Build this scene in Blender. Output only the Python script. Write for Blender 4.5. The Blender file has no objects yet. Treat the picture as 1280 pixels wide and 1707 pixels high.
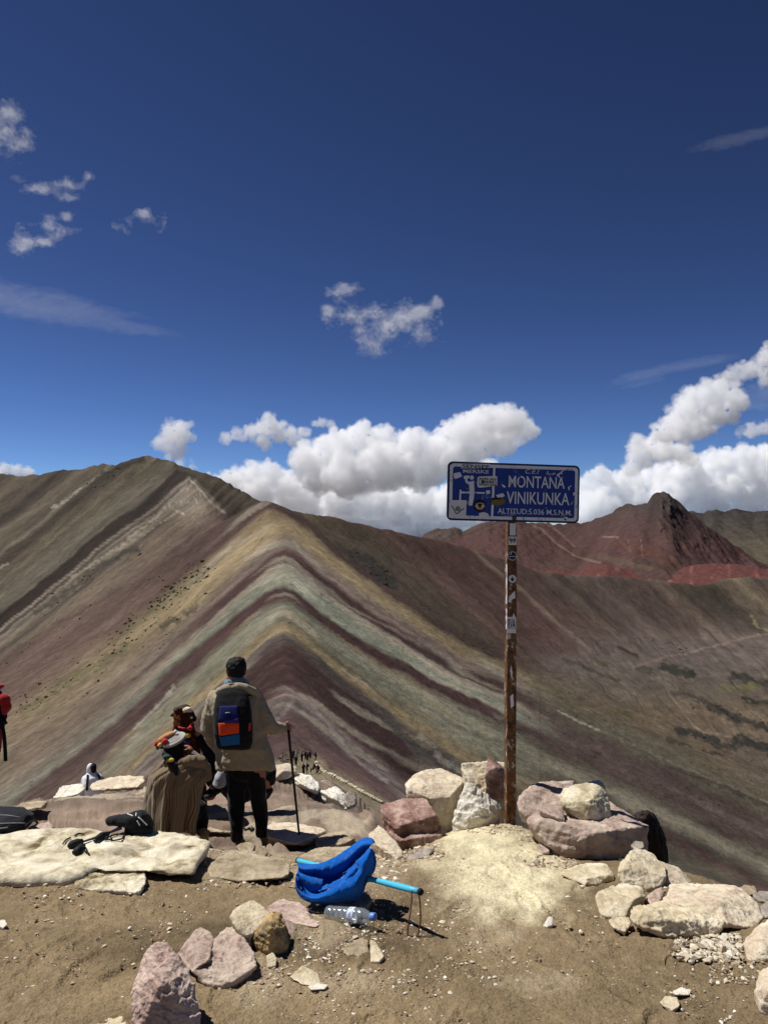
import bpy, bmesh, math, random
import numpy as np
from mathutils import Vector, Matrix
from mathutils.bvhtree import BVHTree

R = math.radians
scene = bpy.context.scene
C = scene.collection
random.seed(7)
rng = np.random.default_rng(7)

# ------------------------------------------------------------------ camera
CAM_Z = 1.65
PITCH = R(0.75)
FPX = 1282.0                       # focal length in photograph pixels (1280 x 1707)
cam_data = bpy.data.cameras.new('camera')
cam_data.sensor_fit = 'VERTICAL'
cam_data.sensor_height = 24.0
cam_data.lens = 24.0 * FPX / 1707.0
cam_data.clip_start = 0.05
cam_data.clip_end = 90000.0
cam = bpy.data.objects.new('camera', cam_data)
cam.location = (0, 0, CAM_Z)
cam.rotation_euler = (R(90) + PITCH, 0, 0)
C.objects.link(cam)
scene.camera = cam

# ------------------------------------------------------------------ sky and sun
SUN_EL, SUN_ROT = R(60), math.atan2(-0.96, 0.27)
SUN_DIR = Vector((math.sin(SUN_ROT) * math.cos(SUN_EL), math.cos(SUN_ROT) * math.cos(SUN_EL), math.sin(SUN_EL)))
world = bpy.data.worlds.new('World')
scene.world = world
world.use_nodes = True
wn = world.node_tree
for n in list(wn.nodes):
    wn.nodes.remove(n)
w_out = wn.nodes.new('ShaderNodeOutputWorld')
w_bg = wn.nodes.new('ShaderNodeBackground')
w_sky = wn.nodes.new('ShaderNodeTexSky')
w_sky.sky_type = 'NISHITA'
w_sky.sun_disc = False
w_sky.sun_elevation = SUN_EL
w_sky.sun_rotation = SUN_ROT
w_sky.altitude = 5036
w_sky.air_density = 1.0
w_sky.dust_density = 0.0
w_sky.ozone_density = 5.0
w_bg.inputs['Strength'].default_value = 0.085
w_gam = wn.nodes.new('ShaderNodeGamma')
w_gam.inputs['Gamma'].default_value = 1.58
w_mul = wn.nodes.new('ShaderNodeVectorMath')
w_mul.operation = 'SCALE'
w_mul.inputs['Scale'].default_value = 0.085 ** 0.58 * 1.24
wn.links.new(w_sky.outputs[0], w_gam.inputs['Color'])
wn.links.new(w_gam.outputs[0], w_mul.inputs[0])
w_hsv = wn.nodes.new('ShaderNodeHueSaturation')
w_hsv.inputs['Saturation'].default_value = 0.94
wn.links.new(w_mul.outputs[0], w_hsv.inputs['Color'])
wn.links.new(w_hsv.outputs[0], w_bg.inputs['Color'])
wn.links.new(w_bg.outputs[0], w_out.inputs['Surface'])

sun_data = bpy.data.lights.new('sun', 'SUN')
sun_data.energy = 5.0
sun_data.angle = R(0.53)
sun_data.color = (1.0, 0.965, 0.915)
sun = bpy.data.objects.new('sun', sun_data)
sun.rotation_euler = (-SUN_DIR).to_track_quat('-Z', 'Y').to_euler()
C.objects.link(sun)

vs = scene.view_settings
vs.view_transform = 'Standard'
vs.look = 'None'
vs.exposure = 0.2
vs.gamma = 1.0
vs.use_curve_mapping = False
cy = scene.cycles
cy.max_bounces = 30
cy.diffuse_bounces = 3
cy.glossy_bounces = 3
cy.transmission_bounces = 8
cy.transparent_max_bounces = 24
cy.volume_bounces = 28
cy.use_denoising = True
try:
    cy.denoiser = 'OPENIMAGEDENOISE'
except Exception:
    pass

# ------------------------------------------------------------------ picture <-> world helpers
cp, sp = math.cos(PITCH), math.sin(PITCH)

def P(u, v, d):
    """World point seen at photograph pixel (u, v) at forward distance d metres."""
    xc = (u - 640.0) / FPX
    yc = -(v - 853.5) / FPX
    dx, dy, dz = xc, cp - yc * sp, sp + yc * cp
    k = d / dy
    return Vector((dx * k, d, CAM_Z + dz * k))

def proj(x, y, z):
    z = z - CAM_Z
    fw = y * cp + z * sp
    up = -y * sp + z * cp
    fw = np.maximum(fw, 1e-3)
    return 640.0 + FPX * x / fw, 853.5 - FPX * up / fw

def srgb(r, g, b):
    f = lambda c: (c / 255.0) / 12.92 if c <= 10 else ((c / 255.0 + 0.055) / 1.055) ** 2.4
    return (f(r), f(g), f(b))

def lin(cols):
    return np.array([srgb(*c) for c in cols])

def smooth(a, b, x):
    t = np.clip((x - a) / (b - a), 0, 1)
    return t * t * (3 - 2 * t)

# ------------------------------------------------------------------ noise
def _hash(i, j, k, s):
    h = (i * 374761393 + j * 668265263 + k * 2147483647 * 31 + s * 1442695041) & 0xFFFFFFFF
    h = ((h ^ (h >> 13)) * 1274126177) & 0xFFFFFFFF
    h = ((h ^ (h >> 16)) * 2246822519) & 0xFFFFFFFF
    return ((h ^ (h >> 15)) & 0xFFFFFF) / float(0xFFFFFF)

def vnoise(x, y, z, seed=0):
    """Value noise in -1..1, vectorised."""
    x, y, z = np.broadcast_arrays(np.asarray(x, float), np.asarray(y, float), np.asarray(z, float))
    xi, yi, zi = np.floor(x).astype(np.int64), np.floor(y).astype(np.int64), np.floor(z).astype(np.int64)
    xf, yf, zf = x - xi, y - yi, z - zi
    q = lambda t: t * t * t * (t * (t * 6 - 15) + 10)
    a, b, c = q(xf), q(yf), q(zf)
    r = 0
    for di in (0, 1):
        for dj in (0, 1):
            for dk in (0, 1):
                w = (a if di else 1 - a) * (b if dj else 1 - b) * (c if dk else 1 - c)
                r = r + w * _hash(xi + di, yi + dj, zi + dk, seed)
    return r * 2 - 1

def fbm(x, y, z=0.0, octaves=4, seed=0, gain=0.5, lac=2.03):
    r, amp, tot = 0, 1.0, 0
    for o in range(octaves):
        f = lac ** o
        r = r + amp * vnoise(np.asarray(x) * f + 17.3 * o, np.asarray(y) * f - 9.1 * o, np.asarray(z) * f + 3.7 * o, seed + o)
        tot += amp
        amp *= gain
    return r / tot

def ridged(x, y, z=0.0, octaves=4, seed=0):
    r, amp, tot = 0, 1.0, 0
    for o in range(octaves):
        f = 2.1 ** o
        r = r + amp * (1 - np.abs(vnoise(np.asarray(x) * f, np.asarray(y) * f, np.asarray(z) * f, seed + o)) * 2)
        tot += amp
        amp *= 0.5
    return r / tot

# ------------------------------------------------------------------ object helpers
def tag(o, label=None, cat=None, group=None, kind=None):
    if label: o['label'] = label
    if cat: o['category'] = cat
    if group: o['group'] = group
    if kind: o['kind'] = kind
    return o

def empty(name, loc, label=None, cat=None, group=None):
    o = bpy.data.objects.new(name, None)
    o.location = loc
    o.empty_display_size = 0.1
    C.objects.link(o)
    return tag(o, label, cat, group)

def mesh_obj(name, verts, faces, mat=None, parent=None, origin=None, smooth_shade=True):
    """Link one mesh whose vertices are in world space; origin becomes the object's location."""
    me = bpy.data.meshes.new(name)
    v = np.asarray(verts, dtype=np.float64).reshape(-1, 3)
    base = Vector((0, 0, 0))
    if parent is not None and origin is None:
        base = Vector(parent_world(parent))
    if origin is not None:
        base = Vector(origin)
    v = v - np.array(base)
    if isinstance(faces, np.ndarray) and faces.ndim == 2:
        n, k = faces.shape
        me.vertices.add(len(v)); me.vertices.foreach_set('co', v.astype(np.float32).ravel())
        me.loops.add(n * k); me.loops.foreach_set('vertex_index', faces.astype(np.int32).ravel())
        me.polygons.add(n)
        me.polygons.foreach_set('loop_start', np.arange(0, n * k, k, dtype=np.int32))
        me.update(calc_edges=True)
    else:
        me.from_pydata([tuple(p) for p in v], [], [tuple(int(i) for i in f) for f in faces])
        me.update()
    me.polygons.foreach_set('use_smooth', np.full(len(me.polygons), bool(smooth_shade)))
    o = bpy.data.objects.new(name, me)
    C.objects.link(o)
    if mat is not None:
        me.materials.append(mat)
    place(o, parent, base)
    return o

def parent_world(p):
    loc = Vector((0, 0, 0))
    while p is not None:
        loc = loc + p.location
        p = p.parent
    return loc

def place(o, parent, base):
    if parent is not None:
        o.parent = parent
        o.location = Vector(base) - parent_world(parent)
    else:
        o.location = base

def add_color(o, cols, name='col'):
    me = o.data
    a = me.color_attributes.new(name, 'FLOAT_COLOR', 'POINT')
    c = np.ones((len(me.vertices), 4), dtype=np.float32)
    c[:, :3] = cols
    a.data.foreach_set('color', c.ravel())

def add_float(o, vals, name):
    a = o.data.attributes.new(name, 'FLOAT', 'POINT')
    a.data.foreach_set('value', np.asarray(vals, dtype=np.float32))

def grid_faces(nr, nc):
    i = np.arange(nr - 1)[:, None] * nc + np.arange(nc - 1)[None, :]
    i = i.ravel()
    return np.stack([i, i + 1, i + nc + 1, i + nc], axis=1)

# ------------------------------------------------------------------ material helpers
class Mat:
    """Tiny node-graph builder."""
    def __init__(self, name):
        self.m = bpy.data.materials.new(name)
        self.m.use_nodes = True
        self.t = self.m.node_tree
        for n in list(self.t.nodes):
            self.t.nodes.remove(n)
        self.out = self.t.nodes.new('ShaderNodeOutputMaterial')
    def n(self, kind, **kw):
        node = self.t.nodes.new(kind)
        for k, v in kw.items():
            if k in node.inputs.keys():
                s = node.inputs[k]
                if isinstance(v, bpy.types.NodeSocket): self.t.links.new(v, s)
                else: s.default_value = v
            else:
                setattr(node, k, v)
        return node
    def link(self, a, b):
        self.t.links.new(a, b)
    def coords(self, kind='Object', scale=None):
        tc = self.n('ShaderNodeTexCoord')
        s = tc.outputs[kind]
        if scale is not None:
            mp = self.n('ShaderNodeMapping')
            mp.inputs['Scale'].default_value = scale
            self.link(s, mp.inputs['Vector'])
            s = mp.outputs[0]
        return s
    def noise(self, vec, scale, detail=6, rough=0.55, dist=0.0):
        nd = self.n('ShaderNodeTexNoise')
        nd.inputs['Scale'].default_value = scale
        nd.inputs['Detail'].default_value = detail
        nd.inputs['Roughness'].default_value = rough
        nd.inputs['Distortion'].default_value = dist
        self.link(vec, nd.inputs['Vector'])
        return nd.outputs['Fac']
    def voronoi(self, vec, scale, feature='F1', out='Distance'):
        nd = self.n('ShaderNodeTexVoronoi')
        nd.feature = feature
        nd.inputs['Scale'].default_value = scale
        self.link(vec, nd.inputs['Vector'])
        return nd.outputs[out]
    def ramp(self, fac, stops, interp='LINEAR'):
        nd = self.n('ShaderNodeValToRGB')
        cr = nd.color_ramp
        cr.interpolation = interp
        while len(cr.elements) > 1:
            cr.elements.remove(cr.elements[-1])
        for i, (p, c) in enumerate(stops):
            e = cr.elements[0] if i == 0 else cr.elements.new(p)
            e.position = p
            if isinstance(c, (int, float)): c = (c, c, c)
            e.color = (c[0], c[1], c[2], 1)
        self.link(fac, nd.inputs['Fac'])
        return nd.outputs['Color']
    def mix(self, a, b, fac, mode='MIX'):
        nd = self.n('ShaderNodeMix')
        nd.data_type = 'RGBA'
        nd.blend_type = mode
        for s, v in ((nd.inputs[0], fac), (nd.inputs[6], a), (nd.inputs[7], b)):
            if isinstance(v, bpy.types.NodeSocket): self.link(v, s)
            elif isinstance(v, (int, float)): s.default_value = v
            else: s.default_value = (v[0], v[1], v[2], 1)
        return nd.outputs[2]
    def math(self, op, a, b=0.0, c=None):
        nd = self.n('ShaderNodeMath')
        nd.operation = op
        for s, v in zip(nd.inputs, (a, b, c)):
            if v is None: continue
            if isinstance(v, bpy.types.NodeSocket): self.link(v, s)
            else: s.default_value = v
        return nd.outputs[0]
    def attr(self, name, out='Color'):
        nd = self.n('ShaderNodeAttribute')
        nd.attribute_name = name
        return nd.outputs[out]
    def bump(self, height, strength=0.5, dist=0.01, normal=None):
        nd = self.n('ShaderNodeBump')
        nd.inputs['Strength'].default_value = strength
        nd.inputs['Distance'].default_value = dist
        self.link(height, nd.inputs['Height'])
        if normal is not None: self.link(normal, nd.inputs['Normal'])
        return nd.outputs['Normal']
    def pbr(self, color, rough=0.9, normal=None, spec=0.2, metal=0.0, **kw):
        nd = self.n('ShaderNodeBsdfPrincipled')
        for key, v in (('Base Color', color), ('Roughness', rough), ('Specular IOR Level', spec), ('Metallic', metal)):
            s = nd.inputs[key]
            if isinstance(v, bpy.types.NodeSocket): self.link(v, s)
            elif isinstance(v, (int, float)): s.default_value = v
            else: s.default_value = (v[0], v[1], v[2], 1)
        for key, v in kw.items():
            s = nd.inputs[key.replace('_', ' ')]
            if isinstance(v, bpy.types.NodeSocket): self.link(v, s)
            else: s.default_value = v
        if normal is not None: self.link(normal, nd.inputs['Normal'])
        self.link(nd.outputs[0], self.out.inputs['Surface'])
        return nd
# ================================================================== MOUNTAINS
def spline(pts, step=None, n=None):
    """Catmull-Rom through 3D points."""
    p = np.array([tuple(q) for q in pts], float)
    p = np.vstack([2 * p[0] - p[1], p, 2 * p[-1] - p[-2]])
    out = []
    for i in range(1, len(p) - 2):
        m = n or 6
        t = np.linspace(0, 1, m, endpoint=False)[:, None]
        a, b, c, d = p[i - 1], p[i], p[i + 1], p[i + 2]
        out.append(0.5 * ((2 * b) + (-a + c) * t + (2 * a - 5 * b + 4 * c - d) * t ** 2 + (-a + 3 * b - 3 * c + d) * t ** 3))
    out.append(p[-2][None, :])
    return np.vstack(out)

def ridge_height(X, Y, line, sl, sr, wl, wr, rnd):
    """Height of a ridge whose crest is a 3D polyline; slopes and concavity per side (left / right of travel)."""
    out = np.full(X.shape, -1e9)
    for a, b in zip(line[:-1], line[1:]):
        ax, ay, az = a; bx, by, bz = b
        ex, ey = bx - ax, by - ay
        L2 = ex * ex + ey * ey + 1e-9
        t = np.clip(((X - ax) * ex + (Y - ay) * ey) / L2, 0, 1)
        qx, qy = X - (ax + t * ex), Y - (ay + t * ey)
        w = np.sqrt(qx * qx + qy * qy)
        k = smooth(-6.0, 6.0, (ex * qy - ey * qx) / math.sqrt(L2))
        ww = np.sqrt(w * w + rnd * rnd) - rnd
        dl = sl * wl * (1 - np.exp(-ww / wl)); dr = sr * wr * (1 - np.exp(-ww / wr))
        np.maximum(out, az + t * (bz - az) - (dl * k + dr * (1 - k)), out=out)
    return out

def PX(lst):
    return [P(*q) for q in lst]

R0 = [(0.3, -30, -9), (0.3, 0, -6.5), (0.3, 8, -5.6), (-0.3, 14, -7.4), (-1.5, 30, -12.6), (-3, 60, -21.5)] + \
     [tuple(P(585, 1310, 80)), tuple(P(548, 1283, 110)), tuple(P(520, 1262, 140))]
RA = [(510, 1257, 150), (498, 1225, 168), (492, 1155, 190), (482, 1072, 228), (476, 1033, 250), (475, 978, 292),
      (472, 942, 325), (466, 908, 362), (457, 868, 425), (444, 835, 490)]
line_A = spline(R0 + [tuple(q) for q in PX(RA)] + [tuple(P(430, 850, 530)), tuple(P(420, 872, 570))])
line_W = spline(PX([(300, 786, 720), (318, 799, 650), (336, 826, 600), (352, 862, 550), (364, 905, 510), (374, 950, 470)]))
line_L = spline(PX([(-420, 850, 1150), (-260, 800, 1050), (-120, 815, 1000), (-40, 800, 960), (0, 791, 930), (40, 792, 910), (72, 790, 895), (98, 784, 890),
                    (128, 782, 870), (165, 775, 850), (198, 777, 830), (222, 766, 815), (245, 761, 800), (272, 766, 785),
                    (300, 776, 770), (332, 787, 740), (352, 797, 725), (376, 812, 700), (402, 824, 680), (426, 835, 660),
                    (470, 850, 640), (530, 858, 635), (575, 866, 640), (620, 878, 650), (660, 886, 665), (700, 894, 685), (745, 905, 705),
                    (790, 919, 735), (830, 930, 765), (870, 943, 800), (908, 954, 840), (955, 957, 880), (1000, 959, 910), (1040, 962, 930),
                    (1080, 966, 945), (1130, 972, 960), (1165, 976, 975), (1190, 972, 985), (1215, 964, 1000), (1250, 961, 1010),
                    (1290, 962, 1030), (1360, 958, 1060), (1500, 968, 1100), (1700, 990, 1150)]))

def terrain_h(X, Y):
    hA = ridge_height(X, Y, line_A, 0.60, 0.53, 900.0, 330.0, 5.0)
    hL = ridge_height(X, Y, line_L, 0.55, 0.66, 900.0, 420.0, 6.0)
    hW = ridge_height(X, Y, line_W, 0.62, 0.66, 900.0, 900.0, 4.0)
    k = 0.16
    m = np.maximum(np.maximum(hA, hL), hW)
    h = m + np.log(np.exp((hA - m) * k) + np.exp((hL - m) * k) + np.exp((hW - m) * k)) / k
    floor = -118.0 - 0.010 * np.maximum(Y - 300, 0) + 8 * fbm(X / 120, Y / 120, 0, 3, 5)
    m = np.maximum(h, floor)
    h = m + np.log(np.exp((h - m) * 0.12) + np.exp((floor - m) * 0.12)) / 0.12
    return h

uc = np.concatenate([np.arange(-1500, -60, 24.0), np.arange(-60, 1345, 2.0), np.arange(1345, 2800, 24.0)])
dd = np.exp(np.linspace(math.log(7.0), math.log(1500.0), 900))
XC = (uc - 640) / FPX
Xd, Yd = XC[:, None] * dd[None, :], np.broadcast_to(dd[None, :], (len(uc), len(dd)))
Hd = terrain_h(Xd, Yd)
Ud, Vd = proj(Xd, Yd, Hd)
NROW = 540
dv = np.abs(np.diff(np.clip(Vd, 600, 1900), axis=1))
dv = np.minimum(dv, 14.0) + 500 * np.diff(np.log(dd))[None, :] * 0.55
cum = np.concatenate([np.zeros((len(uc), 1)), np.cumsum(dv, axis=1)], axis=1)
D2 = np.empty((len(uc), NROW)); H2 = np.empty_like(D2)
for i in range(len(uc)):
    tt = np.linspace(0, cum[i, -1], NROW)
    D2[i] = np.interp(tt, cum[i], dd)
# neighbouring columns share nearly the same rows, so colours and relief do not comb
LD = np.log(D2)
for _ in range(3):
    cs = np.cumsum(np.pad(LD, ((12, 12), (0, 0)), mode='edge'), axis=0)
    LD = np.concatenate([cs[24:25], cs[25:] - cs[:-25]], axis=0) / 25.0
D2 = np.exp(LD)
for i in range(len(uc)):
    H2[i] = np.interp(D2[i], dd, Hd[i])
X2 = XC[:, None] * D2
Y2 = D2
U2, V2 = proj(X2, Y2, H2)

# --- band layout of the striped ridge: where each stratum crosses each picture column
KU = np.array([-400, -200, 0, 100, 200, 300, 350, 400, 430, 445, 460, 475, 490, 510, 560, 640, 770, 920, 1100, 1280, 1500], float)
KB = {
 0: [1290, 1195, 1095, 1040, 985, 928, 885, 853, 837, 832, 837, 846, 856, 868, 910, 972, 1058, 1120, 1200, 1290, 1400],
 1: [1400, 1290, 1185, 1125, 1060, 972, 930, 888, 862, 850, 852, 858, 866, 879, 924, 986, 1072, 1135, 1216, 1306, 1415],
 2: [1450, 1340, 1235, 1180, 1115, 1040, 997, 952, 925, 908, 897, 893, 899, 915, 956, 1015, 1095, 1160, 1240, 1330, 1440],
 3: [1475, 1367, 1262, 1205, 1137, 1058, 1012, 968, 945, 930, 920, 915, 920, 936, 976, 1035, 1112, 1178, 1260, 1350, 1460],
 4: [1505, 1395, 1290, 1232, 1162, 1080, 1034, 990, 966, 953, 944, 940, 945, 960, 1000, 1056, 1130, 1197, 1282, 1374, 1482],
 5: [1530, 1420, 1315, 1255, 1180, 1094, 1048, 1004, 980, 966, 957, 953, 958, 972, 1011, 1067, 1140, 1208, 1294, 1386, 1494],
 6: [1575, 1465, 1355, 1272, 1190, 1102, 1058, 1016, 995, 986, 980, 977, 983, 1000, 1038, 1088, 1152, 1228, 1318, 1410, 1520],
 7: [1640, 1530, 1420, 1330, 1237, 1138, 1090, 1044, 1019, 1009, 1002, 998, 1003, 1018, 1056, 1108, 1172, 1250, 1341, 1432, 1540],
 8: [1700, 1590, 1490, 1395, 1292, 1186, 1136, 1090, 1062, 1050, 1041, 1036, 1041, 1058, 1100, 1160, 1250, 1320, 1375, 1452, 1560],
 9: [1720, 1610, 1510, 1412, 1310, 1205, 1156, 1110, 1081, 1068, 1058, 1053, 1058, 1076, 1118, 1178, 1270, 1340, 1395, 1468, 1580],
 10: [1740, 1630, 1530, 1430, 1328, 1222, 1172, 1125, 1096, 1082, 1073, 1068, 1073, 1090, 1132, 1194, 1330, 1400, 1460, 1530, 1640],
 11: [1790, 1690, 1590, 1490, 1390, 1300, 1250, 1212, 1188, 1174, 1162, 1153, 1152, 1168, 1212, 1280, 1400, 1470, 1530, 1600, 1700],
 12: [1820, 1720, 1620, 1520, 1420, 1330, 1285, 1250, 1225, 1208, 1195, 1186, 1186, 1200, 1240, 1305, 1430, 1500, 1560, 1630, 1730],
 13: [1900, 1800, 1700, 1600, 1500, 1420, 1370, 1330, 1300, 1285, 1270, 1262, 1262, 1272, 1305, 1360, 1500, 1580, 1650, 1700, 1800]}
KCOL = lin([(74, 55, 50), (134, 117, 82), (120, 104, 95), (72, 50, 48), (140, 131, 114), (122, 127, 110), (66, 45, 44),
            (118, 118, 98), (130, 114, 80), (84, 77, 73), (68, 48, 46), (108, 94, 92), (84, 64, 62), (96, 88, 70)])

u_, v_ = U2.ravel(), V2.ravel()
x_, y_, z_ = X2.ravel(), Y2.ravel(), H2.ravel()
warp = 5.0 * fbm(u_ / 40, v_ / 40, 0, 4, 21) + 2.0 * fbm(u_ / 13, v_ / 16, 0, 2, 22)
ku = np.stack([np.interp(u_, KU, KB[k]) for k in range(14)], axis=0)
cc = np.zeros(len(u_))
vw = v_ + warp
for k in range(13):
    cc = np.where((vw >= ku[k]) & (vw < ku[k + 1]), k + (vw - ku[k]) / (ku[k + 1] - ku[k]), cc)
cc = np.where(vw >= ku[13], 13.0 + (vw - ku[13]) / 60.0, cc)
cc = np.where(vw < ku[0], (vw - ku[0]) / 60.0, cc)
# each stratum holds its colour, with short blends at its limits
xs, ys = [], []
for k in range(14):
    e = 0.16 if k not in (1, 7, 2) else 0.28
    xs += [k + e, k + 1 - e]; ys += [KCOL[k], KCOL[k]]
ys = np.array(ys)
colA = np.stack([np.interp(cc, xs, ys[:, j]) for j in range(3)], axis=1)
# inner lines of the strata: many thin beds
beds = 1.25 * fbm((vw - ku[3]) / 15, u_ / 190, 0, 2, 31, gain=0.7)
colA = colA * (1 + 0.42 * beds)[:, None]
pale = smooth(0.28, 0.62, fbm((vw - ku[6]) / 15 + 5, u_ / 120, 0, 2, 33)) * 0.42
colA = colA * (1 - pale[:, None]) + np.array(srgb(165, 158, 140)) * pale[:, None]
och = smooth(0.25, 0.6, fbm((vw - ku[8]) / 16 + 40, u_ / 100, 0, 2, 34)) * 0.28 * ((cc > 6.9) & (cc < 9.6) | (cc > 1) & (cc < 2))
colA = colA * (1 - och[:, None]) + np.array(srgb(144, 120, 74)) * och[:, None]

def table(q, tab):
    xs = np.array([t[0] for t in tab], float)
    c = lin([t[1] for t in tab])
    return np.stack([np.interp(q, xs, c[:, j]) for j in range(3)], axis=1)

# --- left mountain: streaks run down to the left
qL = u_ + 1.24 * v_ + 9 * fbm(u_ / 60, v_ / 60, 0, 4, 41) + 2.5 * fbm(u_ / 14, v_ / 14, 0, 2, 42)
TL = [(900, (84, 76, 64)), (985, (78, 70, 60)), (1012, (100, 90, 74)), (1055, (86, 78, 64)), (1076, (62, 55, 48)), (1094, (70, 62, 54)), (1102, (102, 94, 77)),
      (1126, (88, 80, 65)), (1143, (84, 77, 64)), (1148, (112, 106, 92)), (1154, (80, 72, 60)), (1166, (64, 57, 49)), (1180, (82, 74, 60)), (1200, (106, 98, 80)),
      (1212, (86, 79, 65)), (1232, (98, 92, 77)), (1250, (96, 91, 78)), (1266, (88, 83, 71)), (1271, (50, 42, 37)), (1299, (53, 45, 40)), (1303, (140, 131, 116)),
      (1308, (78, 70, 61)), (1314, (82, 74, 64)), (1318, (132, 124, 109)), (1324, (100, 92, 78)), (1334, (122, 112, 94)), (1346, (96, 87, 74)), (1353, (74, 67, 59)),
      (1362, (104, 93, 78)), (1385, (112, 99, 82)), (1410, (98, 84, 73)), (1440, (92, 73, 66)), (1480, (104, 88, 76)), (1530, (98, 80, 72)), (1600, (100, 84, 74)), (1700, (96, 80, 70))]
colL = table(qL, TL) * np.array([0.90, 0.86, 0.86])
colL = colL * (1 + 0.26 * fbm(qL / 14, (u_ - v_) / 120, 0, 2, 43))[:, None]
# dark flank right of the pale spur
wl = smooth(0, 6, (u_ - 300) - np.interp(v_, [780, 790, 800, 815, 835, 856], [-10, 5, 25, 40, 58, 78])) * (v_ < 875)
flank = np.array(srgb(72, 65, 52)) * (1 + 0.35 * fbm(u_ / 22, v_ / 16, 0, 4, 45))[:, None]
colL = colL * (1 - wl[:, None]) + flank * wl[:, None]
# white spur with pale veins
spur = smooth(0.0, 1.0, 1 - np.hypot((u_ - 322) / 62, (v_ - 842) / 44)) * (1 - wl)
vein = smooth(0.55, 0.82, ridged(u_ / 26 + 0.5 * fbm(u_ / 14, v_ / 14, 0, 2, 46), (v_ + 0.5 * np.abs(u_ - 322)) / 11, 0, 3, 47))
a = np.clip(spur * (0.25 + vein * 1.0), 0, 0.85)
colL = colL * (1 - a[:, None]) + np.array(srgb(176, 168, 152)) * a[:, None]

# --- right-hand hill and valley: streaks run down to the right
qB = u_ - 1.12 * (v_ - 870) + 8 * fbm(u_ / 70, v_ / 50, 0, 4, 51) + 3 * fbm(u_ / 10, v_ / 8, 0, 3, 52)
TB = [(300, (86, 72, 62)), (420, (84, 74, 60)), (470, (92, 82, 62)), (530, (78, 68, 54)), (580, (74, 66, 53)), (620, (80, 62, 55)), (680, (78, 57, 52)),
      (730, (80, 60, 55)), (738, (112, 98, 84)), (746, (84, 66, 58)), (790, (78, 62, 55)), (812, (96, 84, 72)), (822, (74, 64, 56)), (850, (90, 78, 70)),
      (875, (98, 86, 78)), (900, (80, 70, 63)), (945, (84, 72, 66)), (990, (104, 92, 80)), (1010, (76, 68, 60)), (1060, (66, 62, 54)), (1100, (104, 94, 78)),
      (1120, (120, 112, 90)), (1150, (88, 78, 68)), (1220, (96, 82, 72)), (1400, (90, 78, 70))]
colB = table(qB, TB) * np.array([1.06, 0.97, 0.95])
colB = colB * (1 + 0.26 * fbm(qB / 16, v_ / 200, 0, 3, 53))[:, None]
# valley floor: mauve-grey gravel
vf = smooth(1035, 1110, v_ + 0.10 * (u_ - 1000) + 26 * fbm(u_ / 60, v_ / 30, 0, 3, 55)) * smooth(820, 980, u_)
floorc = table(v_, [(1000, (100, 88, 82)), (1100, (104, 92, 86)), (1150, (100, 90, 78)), (1190, (108, 92, 72)), (1240, (104, 90, 74)), (1300, (92, 80, 72))]) * \
    (1 + 0.25 * fbm(u_ / 30, v_ / 9, 0, 4, 56) + 0.15 * fbm(u_ / 6, v_ / 3, 0, 2, 57))[:, None]
colB = colB * (1 - vf[:, None]) + floorc * vf[:, None]

# --- lower right slope: long beds nearly along the fall of the hill
qs = v_ - np.interp(u_, KU, KB[1])
slope_c = table(qs + 10 * fbm(u_ / 70, v_ / 30, 0, 3, 61), [(-80, (96, 82, 64)), (-40, (92, 80, 62)), (0, (100, 86, 66)), (20, (88, 80, 62)), (50, (90, 84, 70)), (70, (78, 62, 58)),
                      (95, (86, 72, 66)), (112, (76, 60, 56)), (125, (92, 86, 73)), (145, (120, 113, 95)), (158, (84, 79, 68)), (172, (68, 49, 46)), (190, (82, 76, 64)), (230, (88, 85, 71)), (300, (84, 79, 67))])
slope_c = slope_c * (1 + 0.30 * fbm(qs / 11, u_ / 170, 0, 2, 62))[:, None]
ws = smooth(820, 960, u_ + 0.0 * v_)

side_r = smooth(430, 452, u_)
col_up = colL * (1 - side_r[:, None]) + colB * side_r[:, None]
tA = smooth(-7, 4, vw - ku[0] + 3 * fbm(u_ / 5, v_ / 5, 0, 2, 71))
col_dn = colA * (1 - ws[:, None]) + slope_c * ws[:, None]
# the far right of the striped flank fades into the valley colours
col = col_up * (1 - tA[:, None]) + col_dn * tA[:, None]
fade = smooth(560, 980, u_) * smooth(60, -10, vw - ku[0]) * tA
col = col * (1 - 0.7 * fade[:, None]) + colB * 0.7 * fade[:, None]
# on the left flank the beds lose their contrast under scree
scree = smooth(415, 120, u_ + 10 * (cc < 5.5)) * tA * np.interp(cc, [0, 4.5, 6, 8, 13], [0.9, 0.85, 0.45, 0.4, 0.4])
scr_c = table(v_ + 0.75 * u_ + 12 * fbm(u_ / 60, v_ / 60, 0, 3, 72), [(1050, (96, 78, 70)), (1180, (100, 80, 70)), (1230, (124, 108, 80)), (1270, (112, 98, 78)), (1310, (108, 94, 80)), (1350, (92, 76, 70)), (1420, (104, 90, 76)), (1500, (98, 82, 72))])
scr_c = scr_c * (1 + 0.22 * fbm((v_ + 0.8 * u_) / 13, u_ / 120, 0, 2, 73))[:, None]
col = col * (1 - scree[:, None]) + scr_c * scree[:, None]

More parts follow.
